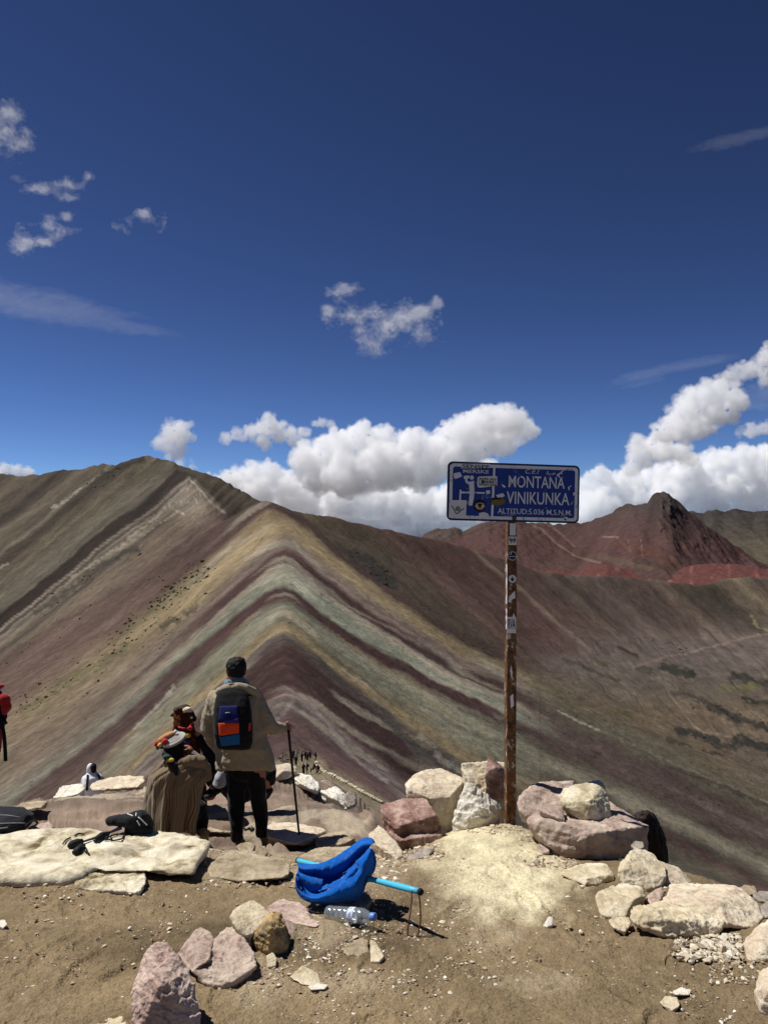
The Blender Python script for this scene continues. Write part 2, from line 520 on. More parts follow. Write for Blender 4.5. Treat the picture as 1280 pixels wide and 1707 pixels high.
def stroke(col, pts, width, color, amount=1.0, rough=0.6, seed=80):
    """Paint a streak of ground (path, outcrop, moss) along a polyline of the photograph."""
    best = np.full(len(u_), 1e9)
    for (ax, ay), (bx, by) in zip(pts[:-1], pts[1:]):
        ex, ey = bx - ax, by - ay
        t = np.clip(((u_ - ax) * ex + (v_ - ay) * ey) / (ex * ex + ey * ey + 1e-9), 0, 1)
        best = np.minimum(best, np.hypot(u_ - ax - t * ex, v_ - ay - t * ey))
    m = best < width * 3
    w = np.zeros(len(u_))
    nn = fbm(u_[m] / 9, v_[m] / 5, 0, 3, seed)
    w[m] = smooth(1.0, 0.35, best[m] / width + rough * nn) * amount
    return col * (1 - w[:, None]) + np.array(srgb(*color)) * w[:, None]

for pts, wd, c_, am, ro in [
    ([(1105, 1113), (1150, 1125)], 11, (52, 56, 46), .95, .8), ([(1060, 1110), (1082, 1118)], 6, (62, 64, 46), .8, .8),
    ([(1220, 1127), (1280, 1138)], 9, (58, 58, 48), .9, .9), ([(1205, 1148), (1262, 1143)], 7, (104, 102, 52), .8, .8),
    ([(1118, 1152), (1170, 1166), (1212, 1187)], 6, (70, 64, 60), .9, .9), ([(1185, 1178), (1225, 1196), (1280, 1214)], 9, (56, 54, 50), .9, .9),
    ([(1238, 1165), (1280, 1172)], 7, (52, 54, 46), .9, .9), ([(1130, 1218), (1160, 1222), (1195, 1236)], 8, (54, 54, 50), .95, .8),
    ([(1228, 1232), (1280, 1248)], 13, (50, 52, 48), .95, .8), ([(1195, 1240), (1225, 1246)], 7, (56, 55, 50), .9, .8),
    ([(1030, 1080), (1062, 1094)], 4, (58, 48, 34), .8, .8), ([(1012, 1178), (1050, 1192)], 5, (92, 90, 46), .7, .8),
    ([(985, 1102), (1012, 1110)], 5, (72, 74, 46), .7, .9), ([(1110, 1230), (1150, 1243)], 4, (60, 54, 46), .8, 1.0),
    ([(1170, 1250), (1205, 1260)], 3, (60, 52, 48), .8, 1.0), ([(935, 1098), (1030, 1135)], 3, (62, 56, 48), .6, 1.2),
    ([(1113, 1152), (1140, 1188), (1155, 1210), (1175, 1222), (1218, 1228)], 2.6, (132, 112, 92), .8, .2),
    ([(1055, 1112), (1100, 1098), (1170, 1082), (1225, 1068), (1285, 1055)], 2.4, (126, 110, 100), .75, .2),
    ([(930, 1185), (965, 1203), (1000, 1218)], 1.8, (170, 160, 142), .7, .8), ([(1000, 1218), (1100, 1262), (1190, 1300), (1280, 1335)], 2.2, (118, 106, 94), .6, .9),
    ([(1120, 1280), (1200, 1310), (1280, 1345)], 5, (62, 52, 48), .7, 1.1), ([(985, 1250), (1000, 1258)], 4, (60, 46, 40), .8, .8),
    ([(1250, 1025), (1262, 1045), (1280, 1050)], 4, (132, 128, 80), .7, 1.0),
    ([(588, 925), (612, 938), (636, 958), (655, 975)], 15, (52, 49, 44), .95, .7), ([(560, 905), (590, 928)], 6, (60, 54, 46), .7, .9),
    ([(230, 914), (195, 928), (160, 952), (110, 990), (60, 1022)], 7, (66, 62, 56), .85, .9),
    ([(200, 779), (172, 793), (150, 815)], 7, (56, 50, 43), .9, .7), ([(240, 764), (215, 775), (200, 782)], 6, (54, 48, 41), .9, .6),
    ([(135, 815), (112, 834), (86, 848)], 2.5, (150, 144, 130), .8, 1.1), ([(0, 946), (14, 940)], 3, (150, 145, 128), .7, .8),
    ([(335, 960), (300, 985), (240, 1030), (200, 1060)], 8, (94, 92, 58), .5, 1.2), ([(215, 1075), (120, 1135), (40, 1185)], 9, (88, 88, 52), .6, 1.2),
    ([(330, 1010), (300, 1030), (270, 1045)], 5, (56, 52, 38), .7, 1.4), ([(290, 1145), (262, 1178), (225, 1215)], 4, (160, 160, 144), .55, 1.0),
    ([(345, 870), (310, 905), (280, 925)], 3, (52, 44, 40), .6, 1.1), ([(150, 945), (205, 905), (262, 862), (312, 806)], 2.4, (160, 152, 136), .55, 1.0),
    ([(120, 962), (180, 925), (255, 880), (300, 852)], 1.8, (150, 142, 126), .5, 1.1), ([(318, 800), (330, 812), (352, 838), (376, 856)], 2.6, (172, 164, 149), .65, .9),
    ([(520, 1175), (545, 1205), (575, 1250), (610, 1280), (645, 1302)], 4, (140, 130, 124), .6, .9), ([(500, 1158), (470, 1190), (440, 1230)], 5, (134, 122, 118), .5, 1.0),
    ([(640, 1195), (672, 1230), (700, 1268)], 4, (70, 72, 70), .7, .6), ([(700, 1225), (735, 1262), (770, 1290)], 7, (150, 148, 132), .45, 1.3),
]:
    col = stroke(col, pts, wd, c_, am, ro, seed=int(pts[0][0]) + 3)

# saddle and path below the viewpoint
def poly_mask(poly, soft=4.0):
    pin = np.zeros(len(u_), bool); best = np.full(len(u_), 1e9)
    for (ax, ay), (bx, by) in zip(poly, poly[1:] + poly[:1]):
        ex, ey = bx - ax, by - ay
        t = np.clip(((u_ - ax) * ex + (v_ - ay) * ey) / (ex * ex + ey * ey + 1e-9), 0, 1)
        best = np.minimum(best, np.hypot(u_ - ax - t * ex, v_ - ay - t * ey))
        cond = (ay > v_) != (by > v_)
        with np.errstate(divide='ignore', invalid='ignore'):
            xi = ax + (v_ - ay) / (by - ay) * ex
        pin ^= cond & (u_ < xi)
    s = np.where(pin, best, -best)
    return smooth(-soft, soft, s + 3 * fbm(u_ / 8, v_ / 5, 0, 3, 90))
for poly, c_, am in [([(470, 1266), (505, 1256), (535, 1262), (552, 1284), (600, 1316), (660, 1352), (700, 1420), (440, 1420), (440, 1290)], (128, 118, 90), .92),
                     ([(540, 1278), (562, 1284), (640, 1330), (720, 1380), (660, 1352), (600, 1316), (552, 1290)], (112, 106, 80), .8),
                     ([(470, 1268), (478, 1252), (500, 1246), (515, 1254), (490, 1270)], (84, 72, 62), .85)]:
    w = poly_mask(poly) * am
    base = np.array(srgb(*c_)) * (1 + 0.25 * fbm(u_ / 14, v_ / 6, 0, 4, 91))[:, None]
    col = col * (1 - w[:, None]) + base * w[:, None]
# small specks: stones and tufts too small to build one by one
sp_ = smooth(0.60, 0.75, fbm(x_ / 2.2, y_ / 2.2, z_ / 2.2, 2, 95)) * 0.35
col = col * (1 - sp_[:, None])

lum = (col @ np.array([0.3, 0.55, 0.15]))[:, None]
col = lum + (col - lum) * 0.72
col = col * np.array([1.0, 0.955, 0.885]) * (0.84 - 0.06 * smooth(600, 900, u_) * smooth(1500, 1000, v_))[:, None]
col = np.clip(col, 0.004, 0.8)
# relief: rills that follow the beds, and small rubble
wr_ = smooth(520, 760, u_)
rA = fbm((v_ - ku[4]) / 16, (u_ + v_) / 160, 0, 3, 101) * (1 - wr_) + fbm(qs / 10, (u_ + v_) / 160, 0, 4, 105) * wr_
rU = fbm(qL / 11, (u_ + v_) / 160, 0, 4, 106) * (1 - side_r) + fbm(qB / 14, (u_ + v_) / 160, 0, 4, 107) * side_r
rill = rA * tA + rU * (1 - tA)
rel = (0.20 + y_ * 0.0020) * rill + (0.05 + y_ * 0.0012) * fbm(x_ / 14, y_ / 14, z_ / 14, 4, 102)
near_fade = smooth(8, 60, y_)
zz = z_ + rel * near_fade
hi = smooth(840, 770, v_) * smooth(460, 400, u_)
zz = zz + hi * (1.5 * fbm(x_ / 16, y_ / 40, 0, 4, 104) + np.exp(-((u_ - 195) / 40) ** 2) * 2.0 * fbm(x_ / 9, y_ / 9, 0, 3, 103))

m = Mat('striped_soil')
c0 = m.attr('col')
pos = m.n('ShaderNodeNewGeometry').outputs['Position']
n1 = m.noise(pos, 0.35, 8, 0.6)
n2 = m.noise(pos, 2.2, 6, 0.6)
f = m.ramp(n1, [(0.25, 0.74), (0.5, 1.0), (0.78, 1.28)])
f2 = m.ramp(n2, [(0.25, 0.84), (0.75, 1.16)])
cm = m.mix(m.mix(c0, f, 1.0, 'MULTIPLY'), f2, 1.0, 'MULTIPLY')
cx = m.n('ShaderNodeCombineXYZ')
m.link(m.math('MULTIPLY', m.attr('across', 'Fac'), 0.55), cx.inputs[0]); m.link(m.math('MULTIPLY', m.attr('along', 'Fac'), 0.035), cx.inputs[1])
n3 = m.noise(cx.outputs[0], 1.0, 4, 0.62, 0.25)
cm = m.mix(cm, m.ramp(n3, [(0.26, 0.74), (0.5, 1.0), (0.74, 1.30)]), 1.0, 'MULTIPLY')
cy_ = m.n('ShaderNodeCombineXYZ')
m.link(m.math('MULTIPLY', m.attr('across', 'Fac'), 0.13), cy_.inputs[0]); m.link(m.math('MULTIPLY', m.attr('along', 'Fac'), 0.012), cy_.inputs[1])
n4 = m.noise(cy_.outputs[0], 1.0, 5, 0.68, 0.4)
cm = m.mix(cm, m.ramp(n4, [(0.28, 0.76), (0.5, 1.0), (0.72, 1.26)]), 1.0, 'MULTIPLY')
n5 = m.noise(pos, 0.055, 5, 0.6)
cm = m.mix(cm, m.ramp(n5, [(0.3, 0.82), (0.7, 1.14)]), 1.0, 'MULTIPLY')
bh = m.math('ADD', m.math('MULTIPLY', n1, 1.6), m.math('ADD', m.math('MULTIPLY', n2, 0.35), m.math('MULTIPLY', n3, 0.9)))
m.pbr(cm, 0.95, m.bump(bh, 0.55, 1.0), spec=0.08)
MAT_SOIL = m.m

verts = np.stack([x_, y_, zz], axis=1)
faces = grid_faces(len(uc), NROW)[:, ::-1]
terrain = mesh_obj('mountain', verts, faces, MAT_SOIL)
add_color(terrain, col)
across = np.where(tA > 0.5, np.where(u_ < 900, v_ - ku[3], qs), np.where(u_ < 441, qL, qB))
add_float(terrain, across, 'across')
add_float(terrain, v_ + np.abs(u_ - 470) + 0.35 * (u_ - 470), 'along')
tag(terrain, 'rainbow striped ridge and brown slopes below the viewpoint', kind='structure')

# ------------------------------------------------------------------ far ranges
def far_range(name, crest, d_of, base_v, colour_fn, label, rough_amp, mat, back=0.8, nv=90, step=2.0, seed=0, lean=0.35):
    """A mountain range from its skyline: the face comes forward as it falls, the back drops away behind."""
    cu = np.array([c[0] for c in crest], float); cv = np.array([c[1] for c in crest], float)
    us = np.arange(cu[0], cu[-1] + 0.1, step)
    vs_ = np.interp(us, cu, cv)
    t = np.linspace(0, 1, nv)
    rows = []
    d0 = d_of(us)
    nb = 14
    for j in range(nb):                                   # back side, from low to crest
        s = (nb - j) / nb
        d = d0 * (1 + back * s * 0.5)
        z_cr = CAM_Z - (vs_ - 870) / FPX * d0
        z = z_cr - s * d0 * 0.16
        rows.append(np.stack([(us - 640) / FPX * d, d, z], axis=1))
    for tt in t:                                          # face, crest to foot
        v = vs_ + (base_v - vs_) * tt
        d = d0 * (1 - lean * tt)
        x = (us - 640) / FPX * d
        z = CAM_Z - (v - 870) / FPX * d
        rows.append(np.stack([x, d, z], axis=1))
    Vv = np.concatenate(rows)
    scale = float(np.mean(d0)) * 0.010
    n_ = len(us)
    w = np.concatenate([np.full(n_, 1.0)] * nb + [np.full(n_, min(1, 0.15 + 6 * tt)) for tt in t])
    fall = Vv[:, 0] * 0.9 / scale
    nz = ridged(Vv[:, 0] / scale / 3 + 0.3 * fbm(Vv[:, 0] / scale, Vv[:, 2] / scale, 0, 3, seed), Vv[:, 2] / scale / 9, 0, 5, seed + 3)
    Vv[:, 1] -= nz * scale * rough_amp * w
    Vv[:, 2] += fbm(Vv[:, 0] / scale * 1.6, Vv[:, 1] / scale * 0.4, 0, 4, seed + 9) * scale * 0.22 * rough_amp
    o = mesh_obj(name, Vv, grid_faces(nb + nv, n_)[:, ::-1], mat)
    U, V = proj(Vv[:, 0], Vv[:, 1], Vv[:, 2])
    add_color(o, np.clip(colour_fn(U, V, nz), 0.004, 0.8))
    tag(o, label, kind='structure')
    return o

m = Mat('far_rock')
c0 = m.attr('col')
pos = m.n('ShaderNodeNewGeometry').outputs['Position']
n1 = m.noise(pos, 0.06, 9, 0.62)
cm = m.mix(c0, m.ramp(n1, [(0.25, 0.72), (0.75, 1.3)]), 1.0, 'MULTIPLY')
m.pbr(cm, 0.95, m.bump(n1, 0.5, 8.0), spec=0.05)
MAT_FAR = m.m

def c_haze(U, V, nz):
    return np.array(srgb(96, 108, 124)) * (1 + 0.15 * nz)[:, None]  # blue haze of distance is put into the rock colour; no air is modelled
far_range('far_mountains', [(560, 884), (640, 886), (668, 884), (690, 888), (715, 884), (760, 890), (900, 888), (1400, 890)], lambda u: 14000 + 0 * u, 940, c_haze,
          'thin haze-blue line of very distant mountains', 0.7, MAT_FAR, seed=201)

def c_dark(U, V, nz):
    base = table(V + 8 * fbm(U / 14, V / 6, 0, 3, 210), [(840, (52, 48, 47)), (866, (58, 54, 51)), (890, (66, 60, 54)), (915, (76, 70, 58)), (960, (72, 64, 58))])
    return base * (1 + 0.35 * fbm(U / 9, V / 2.5, 0, 4, 211) + 0.12 * nz)[:, None]
far_range('dark_mountain', [(1090, 880), (1120, 858), (1140, 850), (1152, 852), (1172, 855), (1185, 849), (1205, 852), (1228, 848), (1255, 852), (1275, 850), (1310, 853), (1380, 845), (1500, 862), (1700, 850)],
          lambda u: 4600 + 0 * u, 985, c_dark, 'long dark grey mountain on the right skyline behind the red peak', 1.0, MAT_FAR, seed=220)

def c_jag(U, V, nz):
    return (np.array(srgb(70, 58, 54)) * (1 + 0.4 * fbm((U + 1.6 * V) / 5, (U - V) / 40, 0, 3, 231))[:, None])
far_range('jagged_ridge', [(690, 908), (705, 893), (722, 882), (742, 880), (752, 878), (764, 880), (772, 886), (780, 882), (792, 875), (810, 869), (840, 866), (870, 872), (900, 880), (980, 890)],
          lambda u: 3600 + 0 * u, 930, c_jag, 'dark jagged rock ridge beneath the left half of the sign', 1.2, MAT_FAR, seed=240)

def c_red(U, V, nz):
    base = table(V, [(815, (62, 56, 54)), (838, (62, 55, 52)), (852, (68, 56, 53)), (880, (71, 54, 51)), (920, (74, 54, 51)), (960, (74, 58, 54))])
    pk = np.exp(-((U - 1103) / 34) ** 2) * smooth(868, 835, V)
    base = base * (1 - pk[:, None]) + np.array(srgb(66, 58, 55)) * pk[:, None]
    st = fbm((U - 1103) / (6 + 0.10 * np.abs(V - 820)), V / 120, 0, 4, 251)
    base = base * (0.92 + 0.34 * st + 0.16 * nz)[:, None]
    for pts, w_, c_, am in [([(890, 876), (905, 884), (925, 905), (960, 928), (1000, 938)], 2.4, (126, 104, 90), .4), ([(915, 875), (935, 890), (958, 912)], 2, (122, 100, 86), .35),
                            ([(1005, 895), (1028, 895), (1035, 905), (1050, 918)], 2.2, (138, 112, 98), .5), ([(1068, 900), (1070, 925)], 1.8, (140, 116, 100), .5), ([(1046, 900), (1052, 920)], 1.8, (132, 110, 98), .4),
                            ([(1030, 905), (1090, 925), (1122, 945)], 13, (76, 52, 46), .75), ([(1000, 928), (1050, 940), (1085, 945)], 7, (84, 72, 60), .6), ([(1060, 935), (1120, 950)], 6, (58, 50, 44), .7),
                            ([(1215, 900), (1250, 912), (1290, 925)], 4, (62, 46, 42), .5)]:
        best = np.full(len(U), 1e9)
        for (ax, ay), (bx, by) in zip(pts[:-1], pts[1:]):
            ex, ey = bx - ax, by - ay
            tt = np.clip(((U - ax) * ex + (V - ay) * ey) / (ex * ex + ey * ey), 0, 1)
            best = np.minimum(best, np.hypot(U - ax - tt * ex, V - ay - tt * ey))
        w = smooth(1.0, 0.3, best / w_ + 0.7 * fbm(U / 8, V / 8, 0, 3, 252)) * am
        base = base * (1 - w[:, None]) + np.array(srgb(*c_)) * w[:, None]
    return base
far_range('red_mountain', [(640, 935), (700, 918), (735, 906), (760, 895), (785, 884), (812, 872), (840, 866), (870, 868), (900, 872), (930, 874), (960, 872), (985, 868), (1000, 861), (1022, 853), (1040, 842), (1052, 838),
                           (1062, 840), (1078, 837), (1086, 828), (1094, 821), (1104, 819), (1116, 823), (1126, 832), (1136, 840), (1146, 850), (1160, 862), (1180, 878), (1205, 895), (1232, 915), (1260, 934), (1300, 950), (1400, 985)],
          lambda u: 2500 - 300 * np.exp(-((u - 1100) / 120) ** 2), 985, c_red, 'dark red mountain with a rocky grey peak right of the sign', 1.5, MAT_FAR, seed=260, nv=120)

def c_crest(U, V, nz):
    base = np.array(srgb(88, 56, 52)) * np.ones((len(U), 1))
    base = base * (1 + 0.22 * fbm((U + 0.7 * V) / 5, V / 60, 0, 4, 271))[:, None]
    k = smooth(0.35, 0.6, fbm(U / 12, V / 30, 0, 3, 272)) * 0.25
    return base * (1 - k[:, None]) + np.array(srgb(160, 110, 98)) * k[:, None]
far_range('red_ridge', [(740, 920), (800, 925), (850, 936), (900, 948), (950, 953), (990, 942), (1010, 940), (1040, 948), (1075, 956), (1105, 954), (1140, 945), (1170, 940), (1200, 939), (1235, 942), (1270, 947), (1320, 950), (1400, 960)],
          lambda u: 1650 + 0 * u, 1010, c_crest, 'low bright red ridge in front of the red mountain', 0.8, MAT_FAR, seed=280)

# ground sheet out to the horizon
m = Mat('plain_soil')
pos = m.n('ShaderNodeNewGeometry').outputs['Position']
m.pbr(m.ramp(m.noise(pos, 0.004, 8, 0.6), [(0.3, srgb(84, 76, 62)), (0.7, srgb(108, 96, 78))]), 0.95, spec=0.05)
S = 40000.0
gx = np.linspace(-S, S, 41)
gg = np.stack([np.repeat(gx, 41), np.tile(gx, 41), np.full(41 * 41, -560.0)], axis=1)
pl = mesh_obj('terrain', gg, grid_faces(41, 41)[:, ::-1], m.m)
tag(pl, 'brown valley land reaching the horizon', kind='structure')
# ================================================================== CLOUDS
def remeshed(name, verts, faces, voxel, smooth_it=0):
    """Voxel-fuse a soup of closed pieces into one skin; returns (verts, faces) as arrays."""
    me = bpy.data.meshes.new(name)
    me.from_pydata([tuple(v) for v in verts], [], [tuple(int(i) for i in f) for f in faces])
    o = bpy.data.objects.new(name, me)
    C.objects.link(o)
    md = o.modifiers.new('r', 'REMESH')
    md.mode = 'VOXEL'
    md.voxel_size = voxel
    md.adaptivity = 0.0
    if smooth_it:
        ms = o.modifiers.new('s', 'SMOOTH')
        ms.factor = 0.5
        ms.iterations = smooth_it
    dg = bpy.context.evaluated_depsgraph_get()
    ev = o.evaluated_get(dg)
    m2 = ev.to_mesh()
    n = len(m2.vertices)
    v = np.empty(n * 3, np.float32); m2.vertices.foreach_get('co', v)
    nrm = np.empty(n * 3, np.float32); m2.vertex_normals.foreach_get('vector', nrm)
    tot = np.empty(len(m2.polygons), np.int32); m2.polygons.foreach_get('loop_total', tot)
    li = np.empty(len(m2.loops), np.int32); m2.loops.foreach_get('vertex_index', li)
    if (tot == 4).all():
        f = li.reshape(-1, 4)
    else:
        f, k = [], 0
        for t in tot:
            f.append(li[k:k + t]); k += t
    ev.to_mesh_clear()
    bpy.data.objects.remove(o)
    bpy.data.meshes.remove(me)
    return v.reshape(-1, 3).astype(float), f, nrm.reshape(-1, 3).astype(float)

_ico = {}
def ico(sub):
    if sub not in _ico:
        bm = bmesh.new()
        bmesh.ops.create_icosphere(bm, subdivisions=sub, radius=1.0)
        _ico[sub] = (np.array([v.co[:] for v in bm.verts]), np.array([[v.index for v in f.verts] for f in bm.faces]))
        bm.free()
    return _ico[sub]

def soup(spheres, sub=2):
    iv, jf = ico(sub)
    V, F, n = [], [], 0
    for c, r in spheres:
        r = np.array(r if hasattr(r, '__len__') else (r, r, r))
        V.append(iv * r + np.array(c)); F.append(jf + n); n += len(iv)
    return np.concatenate(V), np.concatenate(F)

def cloud_mat(name, density, g=0.0, color=(1, 1, 1)):
    m = Mat(name)
    vsn = m.n('ShaderNodeVolumeScatter')
    vsn.inputs['Color'].default_value = (*color, 1)
    vsn.inputs['Density'].default_value = density
    vsn.inputs['Anisotropy'].default_value = g
    m.link(vsn.outputs[0], m.out.inputs['Volume'])
    return m.m

def cloud(circles, d, label, group, mat, voxel_px=1.7, puffs=30, seed=1, flat=1.0, rag=0.10, depth=1.0, gen2=8):
    r_ = np.random.default_rng(seed)
    k = d / FPX
    S = []
    for (u, v, r) in circles:
        c = np.array(P(u, v, d + r_.uniform(-0.6, 0.6) * r * k * depth))
        R1 = r * k
        S.append((c, R1 * 0.80))
        for i in range(puffs):
            dr = r_.normal(size=3); dr /= np.linalg.norm(dr)
            if dr[1] > 0.35: dr[1] *= -1
            dr[2] = dr[2] if dr[2] > -0.3 else dr[2] * 0.4
            q = R1 * r_.uniform(0.18, 0.42)
            c2 = c + dr * (R1 - q * 0.75)
            S.append((c2, q))
            for j in range(gen2):
                d2 = r_.normal(size=3); d2 /= np.linalg.norm(d2)
                if d2 @ dr < 0: d2 = -d2
                q2 = q * r_.uniform(0.25, 0.5)
                S.append((c2 + d2 * (q - q2 * 0.4), q2))
    V, F = soup(S, 1)
    v, f, n = remeshed('cloud_soup', V, F, voxel_px * k, 1)
    sc = 1.0 / (11.0 * k)
    lump = fbm(v[:, 0] * sc, v[:, 1] * sc, v[:, 2] * sc, 3, seed, gain=0.6)
    puff = sum(np.abs(vnoise(v[:, 0] * sc * f_ + 3, v[:, 1] * sc * f_, v[:, 2] * sc * f_, seed + int(f_ * 9))) / f_ for f_ in (0.8, 1.7, 3.4, 6.0))
    cor = v + n * ((lump * rag * 26 + puff * 5.5 - 4.0) * k)[:, None]
    org = v.mean(axis=0)
    o = mesh_obj('cloud', cor, f, mat, None, org)
    tag(o, label, 'cloud', group)
    tear = fbm(v[:, 0] * sc * 1.3 + 7, v[:, 1] * sc * 1.3, v[:, 2] * sc * 1.3, 5, seed + 50, gain=0.7)
    fr = v + n * ((tear * 8.0 + lump * rag * 26 + puff * 4.0 - 0.5) * k)[:, None]
    mesh_obj('fringe', fr, f, MAT_FRINGE, o)
    return o

MAT_FRINGE = cloud_mat('thin_vapour', 0.0030)
MAT_CU = cloud_mat('cumulus_vapour', 0.0066)
MAT_SOFT = cloud_mat('soft_vapour', 0.0042)
MAT_WISP = cloud_mat('wisp_vapour', 0.0050)
MAT_CIRRUS = cloud_mat('ice_veil', 0.00022)
G_CU = 'cumulus clouds along the skyline'
cloud([(806, 706, 30), (846, 706, 32), (874, 722, 22), (770, 726, 36), (735, 746, 34), (690, 750, 36), (640, 738, 30), (605, 735, 32), (562, 754, 36), (522, 768, 36),
       (800, 742, 40), (835, 735, 36), (760, 775, 42), (700, 790, 44), (640, 785, 50), (580, 795, 50), (530, 800, 36)], 9000,
      'big billowing white cumulus cloud rising to a rounded head above the left of the sign', G_CU, MAT_CU, seed=11)
cloud([(420, 792, 22), (450, 796, 26), (395, 806, 24), (370, 800, 16), (480, 812, 32), (430, 825, 36), (520, 830, 40), (570, 838, 44), (630, 840, 46), (690, 845, 46), (745, 850, 40), (480, 850, 40),
       (550, 868, 40), (620, 870, 40), (690, 880, 36), (750, 885, 32), (660, 862, 30), (790, 860, 34), (660, 888, 28), (720, 892, 28), (590, 866, 30), (800, 800, 22), (815, 780, 18), (345, 800, 12)], 11500,
      'long white cloud bank lying on the skyline behind the striped ridge', G_CU, MAT_CU, seed=12)
cloud([(288, 722, 22), (300, 728, 24), (278, 742, 20), (296, 750, 20), (312, 712, 10)], 8000,
      'small lone white cloud above the left mountain summit', G_CU, MAT_SOFT, seed=13, puffs=18, rag=0.2)
cloud([(300, 772, 10), (320, 776, 9), (284, 764, 7)], 9000, 'tiny white cloud peeping over the summit of the left mountain', G_CU, MAT_SOFT, seed=14, puffs=14, rag=0.2)
cloud([(378, 735, 11), (398, 728, 11), (420, 720, 15), (445, 714, 20), (468, 724, 20), (440, 738, 14), (490, 735, 14), (505, 722, 10)], 9500,
      'thin ragged grey-white cloud strip left of the big cumulus', G_CU, MAT_WISP, seed=15, puffs=18, rag=0.3)
cloud([(536, 706, 9), (524, 706, 7), (550, 710, 6)], 9500, 'little white cloud puff just above the big cumulus', G_CU, MAT_SOFT, seed=16, puffs=14, rag=0.25)
cloud([(1150, 672, 26), (1175, 660, 26), (1205, 660, 28), (1225, 672, 20), (1130, 700, 28), (1165, 695, 34), (1200, 690, 30), (1110, 722, 26), (1140, 722, 26), (1170, 716, 22)], 8000,
      'white cumulus tower right of the sign with a shaded grey base', G_CU, MAT_CU, seed=17)
cloud([(1060, 740, 18), (1085, 745, 24), (1065, 765, 24), (1100, 755, 26), (1130, 755, 22), (1145, 768, 14), (1050, 785, 16)], 8600,
      'smaller white cumulus below the tower at right', G_CU, MAT_CU, seed=18)
cloud([(1000, 792, 16), (985, 815, 24), (1020, 806, 24), (1055, 808, 28), (1095, 800, 32), (1140, 790, 32), (1185, 775, 26), (1210, 768, 22), (1240, 762, 22), (1275, 765, 26), (1310, 770, 34), (1170, 815, 40), (1230, 810, 46),
       (1290, 815, 50), (1340, 800, 50), (1110, 835, 36), (1050, 840, 34), (1000, 845, 32), (970, 840, 24), (972, 866, 24), (1012, 872, 26), (1180, 850, 36), (1250, 850, 36), (1310, 850, 40)], 11000,
      'wide bright cloud bank on the skyline behind the red mountain', G_CU, MAT_CU, seed=19)
cloud([(1270, 598, 16), (1292, 590, 26), (1250, 618, 22), (1225, 628, 18), (1205, 632, 14), (1285, 625, 26), (1320, 600, 40)], 7000,
      'grey-white ragged cloud at the right edge above the tower', G_CU, MAT_SOFT, seed=20, puffs=18, rag=0.22)
cloud([(1250, 720, 12), (1270, 714, 14), (1290, 712, 16), (1235, 722, 8)], 8200, 'faint thin cloud scrap right of the cumulus tower', G_CU, MAT_WISP, seed=21, puffs=14, rag=0.3)
cloud([(10, 787, 10), (30, 785, 11), (48, 788, 8), (-10, 787, 12)], 12000, 'low white cloud just over the far left ridge', G_CU, MAT_CU, seed=22, puffs=14)

def fractus(blobs, d, label, group, mat, thr=-0.02, freq=1.0, seed=1, voxel_px=1.5, shear=(0, 0), n=5200, size=3.0, ridge=0.6, stretch=1.0):
    """Torn cloud: small puffs wherever a 3D noise field is strong inside soft ellipses (u, v, ru, rv); a thin veil round denser shreds."""
    r_ = np.random.default_rng(seed)
    k = d / FPX
    tot = sum(b[2] * b[3] for b in blobs)
    A = []
    for (u, v, ru, rv) in blobs:
        m = int(1.5 * n * ru * rv / tot)
        q = r_.normal(size=(m, 3)) * 0.55
        q = q[np.linalg.norm(q, axis=1) < 1.35]
        uu, vv, ww = u + q[:, 0] * ru, v + q[:, 1] * rv + shear[1] * q[:, 0] * ru, q[:, 2] * min(ru, rv)
        sc = freq / 26.0
        v0 = vv - shear[1] * q[:, 0] * ru
        f = fbm(uu * sc / stretch, v0 * sc * 1.4, ww * sc, 5, seed, gain=0.66) + ridge * 0.45 * ridged(uu * sc * 0.8 / stretch, v0 * sc * 1.1, ww * sc, 4, seed + 7) - 0.20 * np.linalg.norm(q, axis=1)
        A.append(np.stack([uu, vv, ww, f], axis=1))
    A = np.concatenate(A)
    out = None
    for lev, (dt, sz, mt) in enumerate(((-0.10, 0.95, MAT_VEIL if mat is not MAT_CIRRUS else mat), (0.07, 0.62, mat))):
        S = []
        for a, b, c, ff in A[A[:, 3] > thr + dt]:
            p = np.array(P(a, b, d)); p[1] += c * k
            S.append((p, k * size * 1.2 * sz * (0.5 + 1.7 * min(0.6, ff - thr - dt)) * np.array([1.3 * stretch ** 0.6, 1.0, 0.9])))
        V, F = soup(S, 1)
        v, f, nn = remeshed('cloud_soup', V, F, voxel_px * k, 4)
        v = v + nn * (1.2 * k * fbm(v[:, 0] / (5 * k), v[:, 1] / (5 * k), v[:, 2] / (5 * k), 3, seed + 5))[:, None]
        if lev == 0:
            out = mesh_obj('cloud', v, f, mt, None, v.mean(axis=0))
            tag(out, label, 'cloud', group)
        else:
            tag(mesh_obj('dense_shreds', v, f, mt, out), kind='stuff')
    return out

